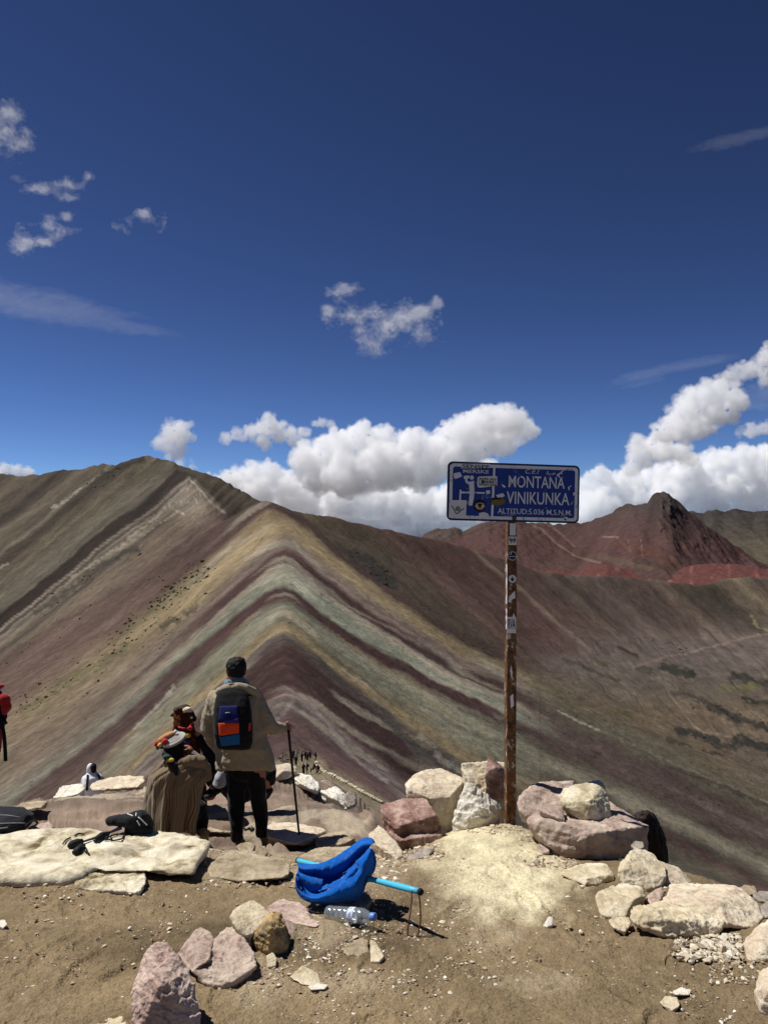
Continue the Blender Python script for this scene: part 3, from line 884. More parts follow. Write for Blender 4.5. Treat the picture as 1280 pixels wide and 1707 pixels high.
MAT_VEIL = cloud_mat('torn_veil', 0.0016)
G_FR = 'torn small clouds high in the sky'
fractus([(22, 215, 34, 26), (18, 190, 18, 22), (38, 240, 22, 18), (10, 260, 16, 24), (30, 285, 14, 18), (-30, 210, 50, 40)], 5000, 'torn white cloud at the upper left edge of the sky', G_FR, MAT_WISP, seed=31)
fractus([(85, 315, 42, 10), (125, 308, 22, 14), (110, 325, 24, 9), (148, 295, 10, 8)], 5200, 'faint scrap of cloud, the second down at the left edge', G_FR, MAT_WISP, seed=32, n=2600, size=2.2)
fractus([(95, 375, 34, 16), (60, 390, 30, 18), (35, 405, 18, 18), (80, 400, 24, 10), (115, 365, 18, 12)], 5200, 'bright torn cloud, the largest of the scraps on the left', G_FR, MAT_WISP, seed=33, n=4200, size=2.6)
fractus([(197, 383, 20, 14), (222, 372, 20, 10), (250, 363, 22, 15), (265, 380, 10, 12)], 5200, 'small pair of torn cloud scraps right of the largest one', G_FR, MAT_WISP, seed=34, n=3000, size=2.2)
fractus([(560, 495, 28, 14), (580, 480, 20, 9), (545, 520, 14, 24), (590, 530, 30, 24), (640, 545, 60, 34), (620, 575, 34, 18), (690, 540, 40, 34), (715, 575, 22, 22), (700, 515, 22, 14), (728, 505, 10, 10)], 5500,
        'torn white cloud floating alone in mid sky above the striped ridge', G_FR, MAT_WISP, seed=35, n=8000, size=3.0)
fractus([(60, 505, 120, 26), (150, 525, 110, 18), (210, 542, 80, 9), (0, 490, 60, 26)], 9000, 'long thin veil of high cloud on the left of the sky', 'thin high veils', MAT_CIRRUS, thr=-0.12, seed=41, shear=(0, 0.20), stretch=5, n=5000, size=3.2)
fractus([(1110, 620, 90, 12), (1160, 600, 70, 10), (1060, 635, 60, 8)], 9000, 'thin veil of high cloud above the cumulus tower at right', 'thin high veils', MAT_CIRRUS, thr=-0.10, seed=42, shear=(0, -0.22), stretch=5, n=3600, size=2.8)
fractus([(1215, 235, 60, 9), (1250, 228, 50, 8)], 9000, 'barely visible streak of cloud at the upper right edge of the sky', 'thin high veils', MAT_CIRRUS, thr=-0.08, seed=43, shear=(0, -0.2), stretch=5, n=1600, size=2.2)
fractus([(1255, 668, 40, 12), (1290, 660, 40, 20)], 9500, 'soft veil of cloud beside the cumulus tower at the right edge', 'thin high veils', MAT_CIRRUS, thr=-0.14, seed=44, stretch=3, n=2000, size=3.0)
# ================================================================== NEAR GROUND
GP = []
for u, v, d in [(-300, 1707, 2.55), (0, 1707, 2.55), (640, 1707, 2.55), (1280, 1707, 2.5), (1600, 1707, 2.5), (0, 1580, 3.06), (320, 1580, 3.06), (640, 1580, 3.08), (960, 1580, 3.08), (1280, 1580, 3.02),
                (0, 1470, 3.82), (240, 1480, 3.74), (340, 1470, 3.84), (640, 1480, 3.78), (900, 1480, 3.86), (1100, 1500, 3.66), (1280, 1500, 3.70), (-300, 1470, 3.85), (1500, 1520, 3.5),
                (450, 1440, 4.35), (560, 1440, 4.4), (640, 1425, 4.72), (745, 1392, 5.05), (848, 1370, 5.10), (900, 1400, 4.85), (950, 1430, 4.50), (1050, 1440, 4.42), (1110, 1445, 4.45),
                (250, 1420, 4.15), (100, 1420, 4.15),
                (295, 1390, 6.7), (397, 1402, 6.95), (440, 1392, 7.05), (500, 1411, 6.6), (540, 1400, 6.8), (150, 1368, 7.2), (20, 1372, 7.0), (-200, 1380, 6.8), (200, 1335, 9.0), (100, 1335, 9.2), (300, 1305, 11.3),
                (480, 1297, 11.2), (400, 1345, 8.8), (560, 1330, 9.2), (60, 1352, 8.2), (620, 1372, 7.6), (450, 1345, 8.8), (520, 1320, 10.0), (-200, 1345, 8.4)]:
    p = P(u, v, d); GP.append((p.x, p.y, p.z))
GP += [(-6, 0, 0), (6, 0, 0), (0, 0, 0), (0, -2, 0), (-5, 3, -0.02), (4.2, 3, -0.6), (-8, 14, -4.6), (-4, 15, -5.2), (0, 15, -5.6), (-1.6, 13.2, -3.6), (2.0, 12, -5.8), (3.5, 9, -4.9), (0.4, 9.4, -2.9), (1.0, 8.0, -2.75), (1.7, 6.8, -2.3), (2.7, 6.0, -2.3),
       (3.4, 4.6, -1.7), (0.9, 6.3, -1.35), (0.3, 6.4, -1.25), (0.1, 5.6, -0.75), (-1.6, 5.5, -0.72), (-2.6, 5.6, -0.78), (-4, 5.6, -0.75), (-3.6, 12, -2.7), (-6, 16, -4.5), (-8, 8, -1.9), (6, 8, -5), (6, 14, -8), (2, 17, -9), (-9, 18, -6.5), (-0.7, 12.4, -2.75), (-2.5, 12.8, -3.0)]
GP = np.array(GP)

def _tps(r2):
    return 0.5 * r2 * np.log(r2 + 1e-9)

def _fit():
    n = len(GP)
    A = np.zeros((n + 3, n + 3))
    d2 = (GP[:, None, 0] - GP[None, :, 0]) ** 2 + (GP[:, None, 1] - GP[None, :, 1]) ** 2
    A[:n, :n] = _tps(d2) + np.eye(n) * 0.03
    A[:n, n] = 1; A[:n, n + 1:] = GP[:, :2]; A[n, :n] = 1; A[n + 1:, :n] = GP[:, :2].T
    b = np.zeros(n + 3); b[:n] = GP[:, 2]
    return np.linalg.solve(A, b)
GW = _fit()

def G(x, y):
    x, y = np.asarray(x, float), np.asarray(y, float)
    r = GW[-3] + GW[-2] * x + GW[-1] * y
    for i in range(len(GP)):
        r = r + GW[i] * _tps((x - GP[i, 0]) ** 2 + (y - GP[i, 1]) ** 2)
    return r

_dm = np.linspace(1.6, 17, 1400)
def ground_hit(u, v):
    """Where the sight line through a picture point first meets the near ground."""
    a = np.array(P(u, v, 1.0)) - np.array((0, 0, CAM_Z))
    z = CAM_Z + a[2] * _dm
    below = z < G(a[0] * _dm, _dm)
    i = int(np.argmax(below)) if below.any() else len(_dm) - 1
    return Vector((a[0] * _dm[i], _dm[i], float(G(a[0] * _dm[i], _dm[i]))))

ug = np.concatenate([np.arange(-1900, -40, 30.0), np.arange(-40, 1325, 1.8), np.arange(1325, 3200, 30.0)])
dg_ = np.exp(np.linspace(math.log(0.5), math.log(17.0), 700))
xg = ((ug - 640) / FPX)[:, None] * dg_[None, :]
yg = np.broadcast_to(dg_[None, :], xg.shape)
zg = G(xg, yg)
ugp, vgp = proj(xg, yg, zg)
dv = np.minimum(np.abs(np.diff(np.clip(vgp, 1200, 1800), axis=1)), 12) + 60 * np.diff(np.log(dg_))[None, :]
cum = np.concatenate([np.zeros((len(ug), 1)), np.cumsum(dv, axis=1)], axis=1)
NG = 430
DG = np.stack([np.interp(np.linspace(0, cum[i, -1], NG), cum[i], dg_) for i in range(len(ug))])
XG = ((ug - 640) / FPX)[:, None] * DG
x_, y_ = XG.ravel(), DG.ravel()
z_ = G(x_, y_)
u_, v_ = proj(x_, y_, z_)

# what the ground is made of, place by place
rockw = smooth(5.3, 5.9, y_ + 0.35 * fbm(x_ * 1.3, y_ * 1.3, 0, 3, 301)) * smooth(1.6, 0.6, x_ - 0.16 * (y_ - 6))
def ell(cx, cy, rx, ry):
    return smooth(1.30, 0.35, np.hypot((u_ - cx) / rx, (v_ - cy) / ry) + 0.45 * fbm(u_ / 34, v_ / 20, 0, 5, 302, gain=0.65)) * (y_ < 5.6)
pale_w = np.maximum.reduce([ell(835, 1460, 125, 80), ell(800, 1400, 90, 40), ell(880, 1500, 60, 42), ell(720, 1440, 40, 20) * .6])
sand_w = np.maximum.reduce([ell(420, 1440, 90, 34), ell(580, 1450, 110, 34) * .9, ell(540, 1560, 60, 30) * .55, ell(820, 1560, 70, 30) * .35, ell(430, 1640, 50, 50) * .5, ell(575, 1640, 90, 26) * .45, ell(900, 1640, 80, 24) * .4])
dirt = np.array(srgb(127, 110, 84))[None, :] * (1 + 0.40 * fbm(x_ * 2.2, y_ * 2.2, 0, 5, 303) + 0.18 * fbm(x_ * 16, y_ * 16, 0, 3, 304))[:, None]
damp = smooth(0.1, 0.5, fbm(x_ * 1.1 + 4, y_ * 1.6, 0, 4, 305)) * 0.25
dirt = dirt * (1 - damp[:, None])
sandc = np.array(srgb(166, 150, 124))[None, :] * (1 + 0.25 * fbm(x_ * 9, y_ * 9, 0, 4, 306))[:, None]
palec = np.array(srgb(205, 194, 160))[None, :] * (1 + 0.24 * fbm(x_ * 7, y_ * 7, 0, 4, 307) + 0.16 * fbm(x_ * 40, y_ * 40, 0, 2, 308))[:, None]
lay = fbm(x_ * 0.9 + 0.2 * y_, y_ * 1.1, z_ * 2, 5, 309)
rockc = np.array(srgb(130, 113, 99))[None, :] * (1 + 0.34 * lay + 0.20 * fbm(x_ * 9, y_ * 5, 0, 3, 310))[:, None]
lay2 = fbm(x_ * 0.55 + 0.15 * y_, y_ * 3.6 + 1.2 * fbm(x_ * .8, y_ * .8, 0, 2, 320), 0, 3, 319)
rockc = rockc * (1 + 0.45 * lay2)[:, None]
wh2 = smooth(0.25, 0.5, fbm(x_ * 0.5 + 3, y_ * 4.2 + 1.0 * fbm(x_ * .9, y_ * .9, 0, 2, 321), 0, 3, 322)) * 0.5
rockc = rockc * (1 - wh2[:, None]) + np.array(srgb(196, 184, 162)) * wh2[:, None]
wh = smooth(0.30, 0.55, fbm(x_ * 1.7, y_ * 1.5, 0, 5, 311)) * 0.55
rockc = rockc * (1 - wh[:, None]) + np.array(srgb(186, 174, 152)) * wh[:, None]
gcol = dirt
for w, c_ in ((sand_w, sandc), (pale_w, palec), (rockw, rockc)):
    gcol = gcol * (1 - w[:, None]) + c_ * w[:, None]
dk = smooth(0.45, 0.7, fbm(x_ * 12, y_ * 12, 0, 3, 312)) * 0.3
gcol = np.clip(gcol * (1 - dk[:, None]), 0.01, 0.8)
soft = 1 - rockw
tq = (0.30 * fbm(x_ * 0.55 + 0.1 * y_, y_ * 0.9, 0, 4, 316) + 0.06 * fbm(x_ * 2.4, y_ * 2.4, 0, 3, 324)) / 0.075
tf = tq - np.floor(tq)
terr = 0.075 * (np.floor(tq) + smooth(0.62, 1.0, tf) + 0.25 * (tf - smooth(0.62, 1.0, tf)))
z_ = z_ + soft * (0.014 * fbm(x_ * 3, y_ * 3, 0, 4, 313) + 0.006 * fbm(x_ * 18, y_ * 18, 0, 3, 314) + 0.0035 * fbm(x_ * 60, y_ * 60, 0, 2, 315)) \
    + rockw * (terr + 0.030 * fbm(x_ * 5, y_ * 4, 0, 4, 317) + 0.010 * fbm(x_ * 16, y_ * 9, 0, 2, 323) - 0.05)
fr_ = np.random.default_rng(77)
near = y_ < 4.6
for _ in range(90):                                     # scuffed boot prints
    fx, fy, fa = fr_.uniform(-1.9, 1.5), fr_.uniform(2.3, 4.3), fr_.uniform(-0.8, 0.8)
    sel = near & (np.abs(x_ - fx) < .25) & (np.abs(y_ - fy) < .25)
    dx, dy = x_[sel] - fx, y_[sel] - fy
    a_, b_ = dx * math.cos(fa) + dy * math.sin(fa), -dx * math.sin(fa) + dy * math.cos(fa)
    q_ = np.hypot(a_ / 0.052, b_ / 0.14) + 0.15 * fbm(dx * 30 + fx, dy * 30, fy, 2, 340)
    z_[sel] += soft[sel] * fr_.uniform(.4, 1.0) * (-0.007 * smooth(1.05, 0.75, q_) + 0.004 * np.exp(-((q_ - 1.2) / 0.16) ** 2))
z_ = z_ + pale_w * (0.006 + 0.010 * fbm(x_ * 7, y_ * 7, 0, 3, 318))

m = Mat('trail_soil')
c0 = m.attr('col')
pos = m.coords('Object')
n1 = m.noise(pos, 55, 6, 0.65)
n2 = m.noise(pos, 210, 4, 0.6)
vo = m.voronoi(pos, 95)
grit = m.ramp(vo, [(0.0, 1.35), (0.16, 1.12), (0.34, 0.95), (1.0, 0.86)])
cm = m.mix(m.mix(c0, m.ramp(n1, [(0.25, 0.70), (0.75, 1.30)]), 1.0, 'MULTIPLY'), grit, 0.75, 'MULTIPLY')
cm = m.mix(cm, m.ramp(n2, [(0.3, 0.8), (0.7, 1.2)]), 1.0, 'MULTIPLY')
hh = m.math('ADD', m.math('MULTIPLY', n1, 1.0), m.math('ADD', m.math('MULTIPLY', n2, 0.45), m.math('MULTIPLY', vo, -0.9)))
m.pbr(cm, 0.95, m.bump(hh, 0.55, 0.010), spec=0.1)
ground = mesh_obj('ground', np.stack([x_, y_, z_], axis=1), grid_faces(len(ug), NG)[:, ::-1], m.m)
add_color(ground, gcol)
tag(ground, 'brown dirt trail top with a pale gravel patch by the sign and bare rock beyond', kind='structure')

# ================================================================== ROCKS
def rock_mat(name, c1, c2, c3, grain=1.0, vein=None):
    m = Mat(name)
    pos = m.coords('Object')
    big = m.noise(pos, 7 * grain, 6, 0.6, 0.6)
    mid = m.noise(pos, 28 * grain, 8, 0.65)
    fine = m.noise(pos, 150 * grain, 4, 0.6)
    c = m.ramp(big, [(0.36, srgb(*c1)), (0.50, srgb(*c2)), (0.64, srgb(*c3))])
    c = m.mix(c, m.ramp(mid, [(0.25, 0.58), (0.45, 0.98), (0.75, 1.18)]), 1.0, 'MULTIPLY')
    c = m.mix(c, m.ramp(fine, [(0.3, 0.82), (0.7, 1.16)]), 1.0, 'MULTIPLY')
    if vein:
        vn = m.noise(m.coords('Object', (1, 1.6, 2.4)), 9 * grain, 5, 0.55, 1.4)
        vm = m.ramp(m.math('ABSOLUTE', m.math('SUBTRACT', vn, 0.5)), [(0.0, 0.55), (0.035, 0.0)])
        c = m.mix(c, srgb(*vein), vm)
    wp_ = m.mix(pos, m.n('ShaderNodeTexNoise', Scale=5.0 * grain).outputs['Color'], 0.06)
    ce = m.voronoi(wp_, 3.4 * grain, 'DISTANCE_TO_EDGE')
    c = m.mix(c, m.ramp(ce, [(0.0, 0.42), (0.012, 0.85), (0.03, 1.0)]), m.math('MULTIPLY', m.ramp(big, [(0.4, 0.0), (0.6, 1.0)]), 0.85), 'MULTIPLY')
    dust = m.ramp(m.noise(pos, 3.2 * grain, 5, 0.7), [(0.42, 0.0), (0.66, 0.55)])
    c = m.mix(c, srgb(*[min(255, q + 14) for q in c3]), dust)
    spk = m.ramp(m.voronoi(pos, 60 * grain), [(0.0, 0.5), (0.10, 1.0)])
    c = m.mix(c, spk, 0.35, 'MULTIPLY')
    c = m.mix(c, (0.87, 0.86, 0.83), 1.0, 'MULTIPLY')
    crack = m.voronoi(m.mix(pos, m.noise(pos, 6 * grain, 4), 0.08), 7 * grain, 'DISTANCE_TO_EDGE')
    ck = m.ramp(crack, [(0.0, 0.0), (0.018, 1.0)])
    h = m.math('ADD', m.math('MULTIPLY', mid, 1.0), m.math('ADD', m.math('MULTIPLY', fine, 0.30), m.math('MULTIPLY', ck, 0.10)))
    m.pbr(c, 0.88, m.bump(h, 0.6, 0.014), spec=0.15)
    return m.m

RM = {
 'cream': rock_mat('cream_stone', (184, 168, 138), (208, 194, 166), (222, 212, 190), 1.0),
 'white': rock_mat('white_stone', (208, 200, 182), (224, 218, 204), (230, 226, 216), 1.0),
 'palepink': rock_mat('pale_pink_stone', (184, 162, 142), (206, 190, 164), (218, 206, 184), 1.0, (226, 218, 206)),
 'pink': rock_mat('pink_stone', (156, 128, 118), (184, 160, 148), (206, 186, 172), 1.0, (214, 198, 188)),
 'mauve': rock_mat('mauve_stone', (146, 122, 114), (172, 150, 138), (196, 180, 164), 1.0, (204, 190, 178)),
 'red': rock_mat('dark_red_stone', (116, 84, 77), (142, 108, 99), (196, 172, 158), 1.2),
 'gold': rock_mat('golden_stone', (98, 86, 70), (172, 142, 94), (206, 184, 140), 1.4),
 'lichen': rock_mat('pitted_slab', (112, 96, 70), (204, 192, 160), (228, 221, 202), 1.2),
 'yellow': rock_mat('lichen_stone', (160, 144, 112), (206, 194, 164), (226, 218, 198), 1.1),
 'tan': rock_mat('tan_stone', (138, 122, 100), (164, 148, 124), (184, 170, 146), 1.2),
 'grey': rock_mat('grey_stone', (128, 120, 112), (160, 150, 140), (184, 174, 162), 1.2),
}

def hull(pts, chips=0, seed=0, deep=0.05):
    """Convex lump, with corners and edges broken off by flat cuts."""
    pts = [np.array(p) for p in pts]
    r_ = np.random.default_rng(seed)
    size = float(np.ptp(np.array(pts), axis=0).max())
    for _ in range(chips):
        V, F = hull(pts)
        dr = r_.normal(size=3) * np.array((1, 1, .8)); dr /= np.linalg.norm(dr)
        if dr[2] < -0.3: continue
        h = V @ dr
        cut = h.max() - r_.uniform(0.25, 1.0) * deep * size
        keep = [p for p, q in zip(V, h) if q <= cut]
        if len(keep) < 5: continue
        for f in F:
            for a, b in zip(f, f[1:] + f[:1]):
                if (h[a] - cut) * (h[b] - cut) < 0:
                    t = (cut - h[a]) / (h[b] - h[a])
                    keep.append(V[a] + (V[b] - V[a]) * t)
        pts = keep
    bm = bmesh.new()
    for p in pts: bm.verts.new(p)
    r = bmesh.ops.convex_hull(bm, input=bm.verts)
    junk = [g for g in r['geom_interior'] + r['geom_unused'] if isinstance(g, bmesh.types.BMVert) and g.is_valid]
    bmesh.ops.delete(bm, geom=list(set(junk)), context='VERTS')
    bm.verts.index_update()
    V = np.array([v.co[:] for v in bm.verts]); F = [[v.index for v in f.verts] for f in bm.faces]
    bm.free()
    return V, F

ROCK_N = [0]
def rock(label, mat, hulls, d0, depth, name='boulder', cat='boulder', group=None, sink=0.04, rough=0.72, voxel_px=1.5, strata=0.0, iters=1, kind=None, parent=None):
    """A broken stone: convex lumps given by corner points (u, v, depth fraction), fused, then weathered."""
    ROCK_N[0] += 1
    sd = ROCK_N[0] * 13
    if not isinstance(hulls[0], list): hulls = [hulls]
    fl = [q for h in hulls for q in h]
    lowq = max(fl, key=lambda q: q[1])
    gh = ground_hit(lowq[0], lowq[1]).y
    if gh < 7.6 and not any(w in label for w in ('black bag', 'on top of', 'perched', 'wedge of')) and parent is None:
        d0 = gh * 0.992
    if d0 > 5 and d0 < 5.3: sink = 0.2
    V, F, n0 = [], [], 0
    zmin = 1e9
    px = d0 / FPX
    if not isinstance(hulls[0], list): hulls = [hulls]
    allu = [q[0] for h in hulls for q in h]
    for h in hulls:
        pts = [np.array(P(q[0], q[1], d0 + q[2] * depth)) for q in h]
        low = min(p[2] for p in pts)
        cx = np.mean([p[:2] for p in pts], axis=0)
        extra = []
        for q, p in zip(h, pts):
            if q[2] >= 0.5:                                # hidden back foot
                e = p.copy(); e[:2] = e[:2] + (cx - e[:2]) * 0.12; e[2] = min(low, p[2]) - sink; extra.append(e)
            elif p[2] < low + 0.35 * (max(t[2] for t in pts) - low):
                e = p.copy(); e[2] -= sink; e[:2] = e[:2] + (cx - e[:2]) * 0.08; extra.append(e)
        v, f = hull(pts + extra, 0 if 'slab' in name else 7, sd, 0.03)
        V.append(v); F += [[i + n0 for i in ff] for ff in f]; n0 += len(v)
    V = np.concatenate(V)
    size = float(np.ptp(V, axis=0).max())
    vox = max(voxel_px * px, size / 130)
    v, f, n = remeshed('rock', V, F, vox, iters)
    s1 = 1 / (0.30 * size)
    dsp = 0.018 * fbm(v[:, 0] * s1, v[:, 1] * s1, v[:, 2] * s1, 3, sd) + 0.020 * (ridged(v[:, 0] * s1 * 2.6, v[:, 1] * s1 * 2.6, v[:, 2] * s1 * 2.6, 4, sd + 3) - 0.2) \
        + 0.009 * fbm(v[:, 0] * s1 * 8, v[:, 1] * s1 * 8, v[:, 2] * s1 * 8, 3, sd + 5)
    # broken ledges: steps of a warped field make flat facets with sharp little risers
    q = (v[:, 0] * 0.35 + v[:, 1] * 0.25 + v[:, 2] * 1.0) / (0.16 * size) + 0.8 * fbm(v[:, 0] * s1, v[:, 1] * s1, v[:, 2] * s1, 3, sd + 8)
    fr = q - np.floor(q)
    dsp = dsp + (0.018 + 0.018 * strata) * (np.minimum(fr / 0.85, (1 - fr) / 0.15) - 0.5)
    am = min(0.006, size * 0.008)
    det = am * (ridged(v[:, 0] * 10, v[:, 1] * 10, v[:, 2] * 14, 3, sd + 21) - 0.25) + 0.5 * am * fbm(v[:, 0] * 42, v[:, 1] * 42, v[:, 2] * 42, 3, sd + 22)
    v = v + n * (dsp * size * rough * 0.8 + det * (1.7 if size > 1.2 else 1.0))[:, None]
    org = v.mean(axis=0); org[2] = v[:, 2].min()
    o = mesh_obj(name, v, f, RM[mat], parent, org)
    if parent is None:
        tag(o, label, cat, group, kind)
    return o

GR_S = 'boulders stacked around the foot of the sign post'
GR_R = 'boulders along the right edge of the viewpoint'
GR_F = 'stones lying on the dirt in front'
GR_L = 'rocks on the ledge beyond the people'
# --- around the sign
rock('flat-topped pale boulder, leftmost of those behind the red block', 'palepink', [(712, 1282, .9), (734, 1281, 1), (776, 1296, .8), (692, 1289, .8), (674, 1307, .4), (678, 1314, .1), (717, 1332, 0), (750, 1329, .1), (680, 1336, .12), (719, 1366, .05), (740, 1368, .1), (762, 1346, .3), (774, 1300, .6)], 5.15, .42, group=GR_S)
rock('tall cream slab leaning just left of the sign post', 'cream', [(768, 1272, .6), (790, 1270, .8), (811, 1268, 1), (842, 1271, .9), (846, 1330, .25), (826, 1346, .1), (780, 1300, .3), (773, 1290, .45), (838, 1352, .2), (800, 1340, .2)], 5.2, .32, group=GR_S)
rock('bright white jagged boulder in front of the cream slab by the post', 'white', [(778, 1301, .5), (787, 1313, .45), (806, 1323, .5), (819, 1338, .4), (835, 1340, .6), (834, 1352, .5), (817, 1359, .1), (804, 1368, .02), (783, 1375, 0), (761, 1376, .05), (753, 1367, .15), (761, 1348, .2), (764, 1329, .3), (771, 1308, .45), (800, 1345, .05)], 5.02, .30, group=GR_S, rough=1.2)
rock('small dark red stone perched on the cream slab beside the post', 'red', [(813, 1263, .6), (821, 1264, .6), (840, 1279, .5), (841, 1294, .2), (831, 1296, .1), (808, 1289, .1), (811, 1274, .3), (826, 1280, 0)], 5.25, .14, name='stone', cat='stone', sink=.012)
rock('dark red stepped block of stone left of the white boulder', 'red', [[(633, 1340, .7), (677, 1331, 1), (710, 1329, .95), (728, 1359, .3), (694, 1369, .1), (662, 1378, 0), (635, 1353, .35), (640, 1372, .3), (664, 1396, .03), (728, 1384, .25), (732, 1372, .3)],
     [(640, 1375, .3), (652, 1400, .1), (671, 1415, -.05), (712, 1413, -.02), (740, 1406, .15), (737, 1392, .2), (700, 1396, -.03), (668, 1402, -.08), (690, 1380, .4), (645, 1365, .5), (735, 1375, .5)]], 4.75, .38, group=GR_S, strata=.4)
rock('pale split slab under the left side of the red block', 'palepink', [(613, 1390, .7), (634, 1373, 1), (655, 1400, .6), (677, 1421, .2), (677, 1431, .15), (660, 1433, 0), (652, 1421, .1), (634, 1411, .3), (615, 1396, .6)], 4.62, .35, strata=1, group=GR_S)
rock('small grey slab under the front of the red block', 'grey', [(678, 1424, .5), (712, 1412, .9), (724, 1411, .9), (722, 1418, .6), (711, 1428, .2), (691, 1433, 0), (678, 1433, .1)], 4.60, .25, group=GR_S, strata=.6)
rock('large flat mauve boulder right of the sign post', 'mauve', [[(876, 1365, .2), (893, 1349, .5), (935, 1332, .9), (1018, 1336, 1), (1050, 1360, .8), (1082, 1379, .38), (1043, 1381, .15), (1005, 1386, .05), (964, 1402, 0), (925, 1374, .1), (880, 1374, .18), (904, 1398, .1), (929, 1421, .05), (954, 1431, .02), (994, 1424, .05), (1036, 1422, .1), (1044, 1413, .15), (1083, 1410, .4)],
     [(863, 1327, .5), (866, 1350, .35), (875, 1314, .7), (900, 1304, .9), (930, 1305, 1), (962, 1301, 1.05), (950, 1330, .7), (935, 1345, .5), (895, 1354, .38), (880, 1364, .3), (868, 1360, .4)]], 4.62, .75, group=GR_S)
rock('rounded cream boulder sitting on top of the large mauve boulder', 'yellow', [(929, 1327, .4), (941, 1313, .6), (964, 1306, .8), (998, 1299, 1), (1007, 1307, .9), (1016, 1342, .5), (1019, 1364, .3), (1008, 1368, .15), (978, 1361, .02), (951, 1350, .1), (937, 1340, .2), (985, 1335, .1)], 4.66, .32, group=GR_S, sink=.06, iters=1)
rock('thin wedge of stone lying on the left part of the large mauve boulder', 'mauve', [(897, 1346, .5), (917, 1338, 1), (938, 1345, .9), (941, 1370, .1), (934, 1366, 0), (900, 1352, .3), (920, 1352, .3)], 4.56, .22, name='stone', cat='stone', sink=.02)
rock('flat cream stone at the near foot of the large mauve boulder', 'cream', [(932, 1457, .4), (944, 1447, .7), (978, 1438, 1), (1011, 1440, .9), (1021, 1455, .5), (1023, 1466, .3), (998, 1475, .05), (974, 1476, 0), (957, 1468, .15), (978, 1464, .05), (1015, 1458, .25)], 4.12, .32, group=GR_R)
rock('upright cream boulder, the one touching the right corner of the mauve boulder', 'cream', [(1025, 1458, .2), (1033, 1438, .5), (1055, 1413, .9), (1085, 1419, 1), (1109, 1446, .6), (1110, 1462, .3), (1098, 1479, .1), (1078, 1483, 0), (1038, 1472, .08), (1040, 1445, .2)], 4.15, .34, group=GR_R, iters=1)
rock('squarish cream boulder below the upright one on the right', 'cream', [(991, 1487, .4), (1038, 1471, 1), (1073, 1478, .8), (1075, 1492, .5), (1041, 1528, 0), (1004, 1528, .02), (994, 1512, .15), (1056, 1500, .2)], 3.62, .33, group=GR_R)
rock('knobbly little cream stone below the squarish boulder', 'cream', [(1013, 1536, .4), (1021, 1527, .8), (1048, 1528, .8), (1053, 1539, .4), (1041, 1553, 0), (1021, 1546, .1)], 3.38, .12, name='stone', cat='stone', rough=1.5, sink=.02)
rock('long low cream rock with a knobbly right end, lying across the front at right', 'cream', [(1046, 1521, .3), (1056, 1511, .6), (1119, 1502, .95), (1179, 1500, .9), (1188, 1519, .5), (1207, 1539, .2), (1199, 1553, .08), (1152, 1559, 0), (1102, 1550, .05), (1058, 1540, .15), (1130, 1530, .05)], 3.34, .30, group=GR_R, rough=1.3, strata=.5)
rock('big pale pink slab with a flat grey side behind the long low rock', 'palepink', [(1105, 1503, .5), (1115, 1475, .9), (1152, 1473, 1), (1229, 1475, .85), (1253, 1492, .6), (1273, 1529, .25), (1256, 1547, .05), (1213, 1540, 0), (1196, 1504, .2), (1140, 1510, .2), (1206, 1545, 0)], 3.48, .50, group=GR_R)
rock('pink triangular slab beyond the upright cream boulder', 'palepink', [(1092, 1433, .8), (1129, 1445, .9), (1157, 1472, .6), (1150, 1480, .2), (1105, 1480, .1), (1098, 1460, .3)], 4.05, .3, group=GR_R)
rock('small reddish stone wedged between the cream boulders', 'pink', [(1075, 1502, .3), (1078, 1490, .5), (1102, 1477, .9), (1109, 1485, .8), (1099, 1503, .2), (1085, 1510, 0)], 3.75, .16, name='stone', cat='stone')
rock('pale boulder cut by the right edge, the upper one', 'palepink', [(1238, 1573, .4), (1252, 1555, .7), (1280, 1528, 1), (1322, 1538, .9), (1334, 1590, .2), (1282, 1600, 0), (1246, 1598, .1), (1268, 1575, .1)], 3.02, .34, group=GR_R)
rock('pale boulder cut by the right edge, the lower one', 'palepink', [(1256, 1650, .4), (1265, 1620, .7), (1282, 1608, .9), (1314, 1614, .9), (1326, 1680, .2), (1287, 1693, 0), (1266, 1680, .1), (1280, 1650, 0)], 2.66, .25, group=GR_R)
rock('small dark stone at the right edge beyond the big pink slab', 'grey', [(1254, 1491, .5), (1266, 1484, .9), (1296, 1488, .8), (1296, 1506, .3), (1270, 1503, .1), (1258, 1497, .3)], 3.75, .2, name='stone', cat='stone')
rock('second small dark stone at the right edge, nearer than the first', 'grey', [(1266, 1512, .5), (1276, 1502, .9), (1300, 1504, .8), (1300, 1526, .2), (1276, 1530, 0), (1268, 1522, .3)], 3.55, .2, name='stone', cat='stone')
rock('small tan stone on the rim between the big pink slab and the right edge', 'tan', [(1228, 1482, .5), (1240, 1474, .9), (1258, 1477, .9), (1262, 1488, .3), (1246, 1494, 0), (1232, 1490, .2)], 3.8, .16, name='stone', cat='stone')
rock('small cream stone tucked under the left end of the long low rock', 'cream', [(1084, 1532, .4), (1092, 1526, .9), (1104, 1530, .7), (1104, 1542, .1), (1090, 1546, 0)], 3.3, .10, name='stone', cat='stone', sink=.02)
rock('small mauve stone at the left foot of the large mauve boulder', 'mauve', [(893, 1409, .4), (902, 1402, .9), (914, 1408, .7), (916, 1420, .1), (902, 1424, 0)], 4.5, .14, name='stone', cat='stone', sink=.02)
rock('small grey stone in the dark gap below the right end of the mauve boulder', 'grey', [(1050, 1408, .5), (1058, 1401, .9), (1072, 1403, .8), (1074, 1412, .2), (1060, 1417, 0)], 4.45, .12, name='stone', cat='stone', sink=.02)
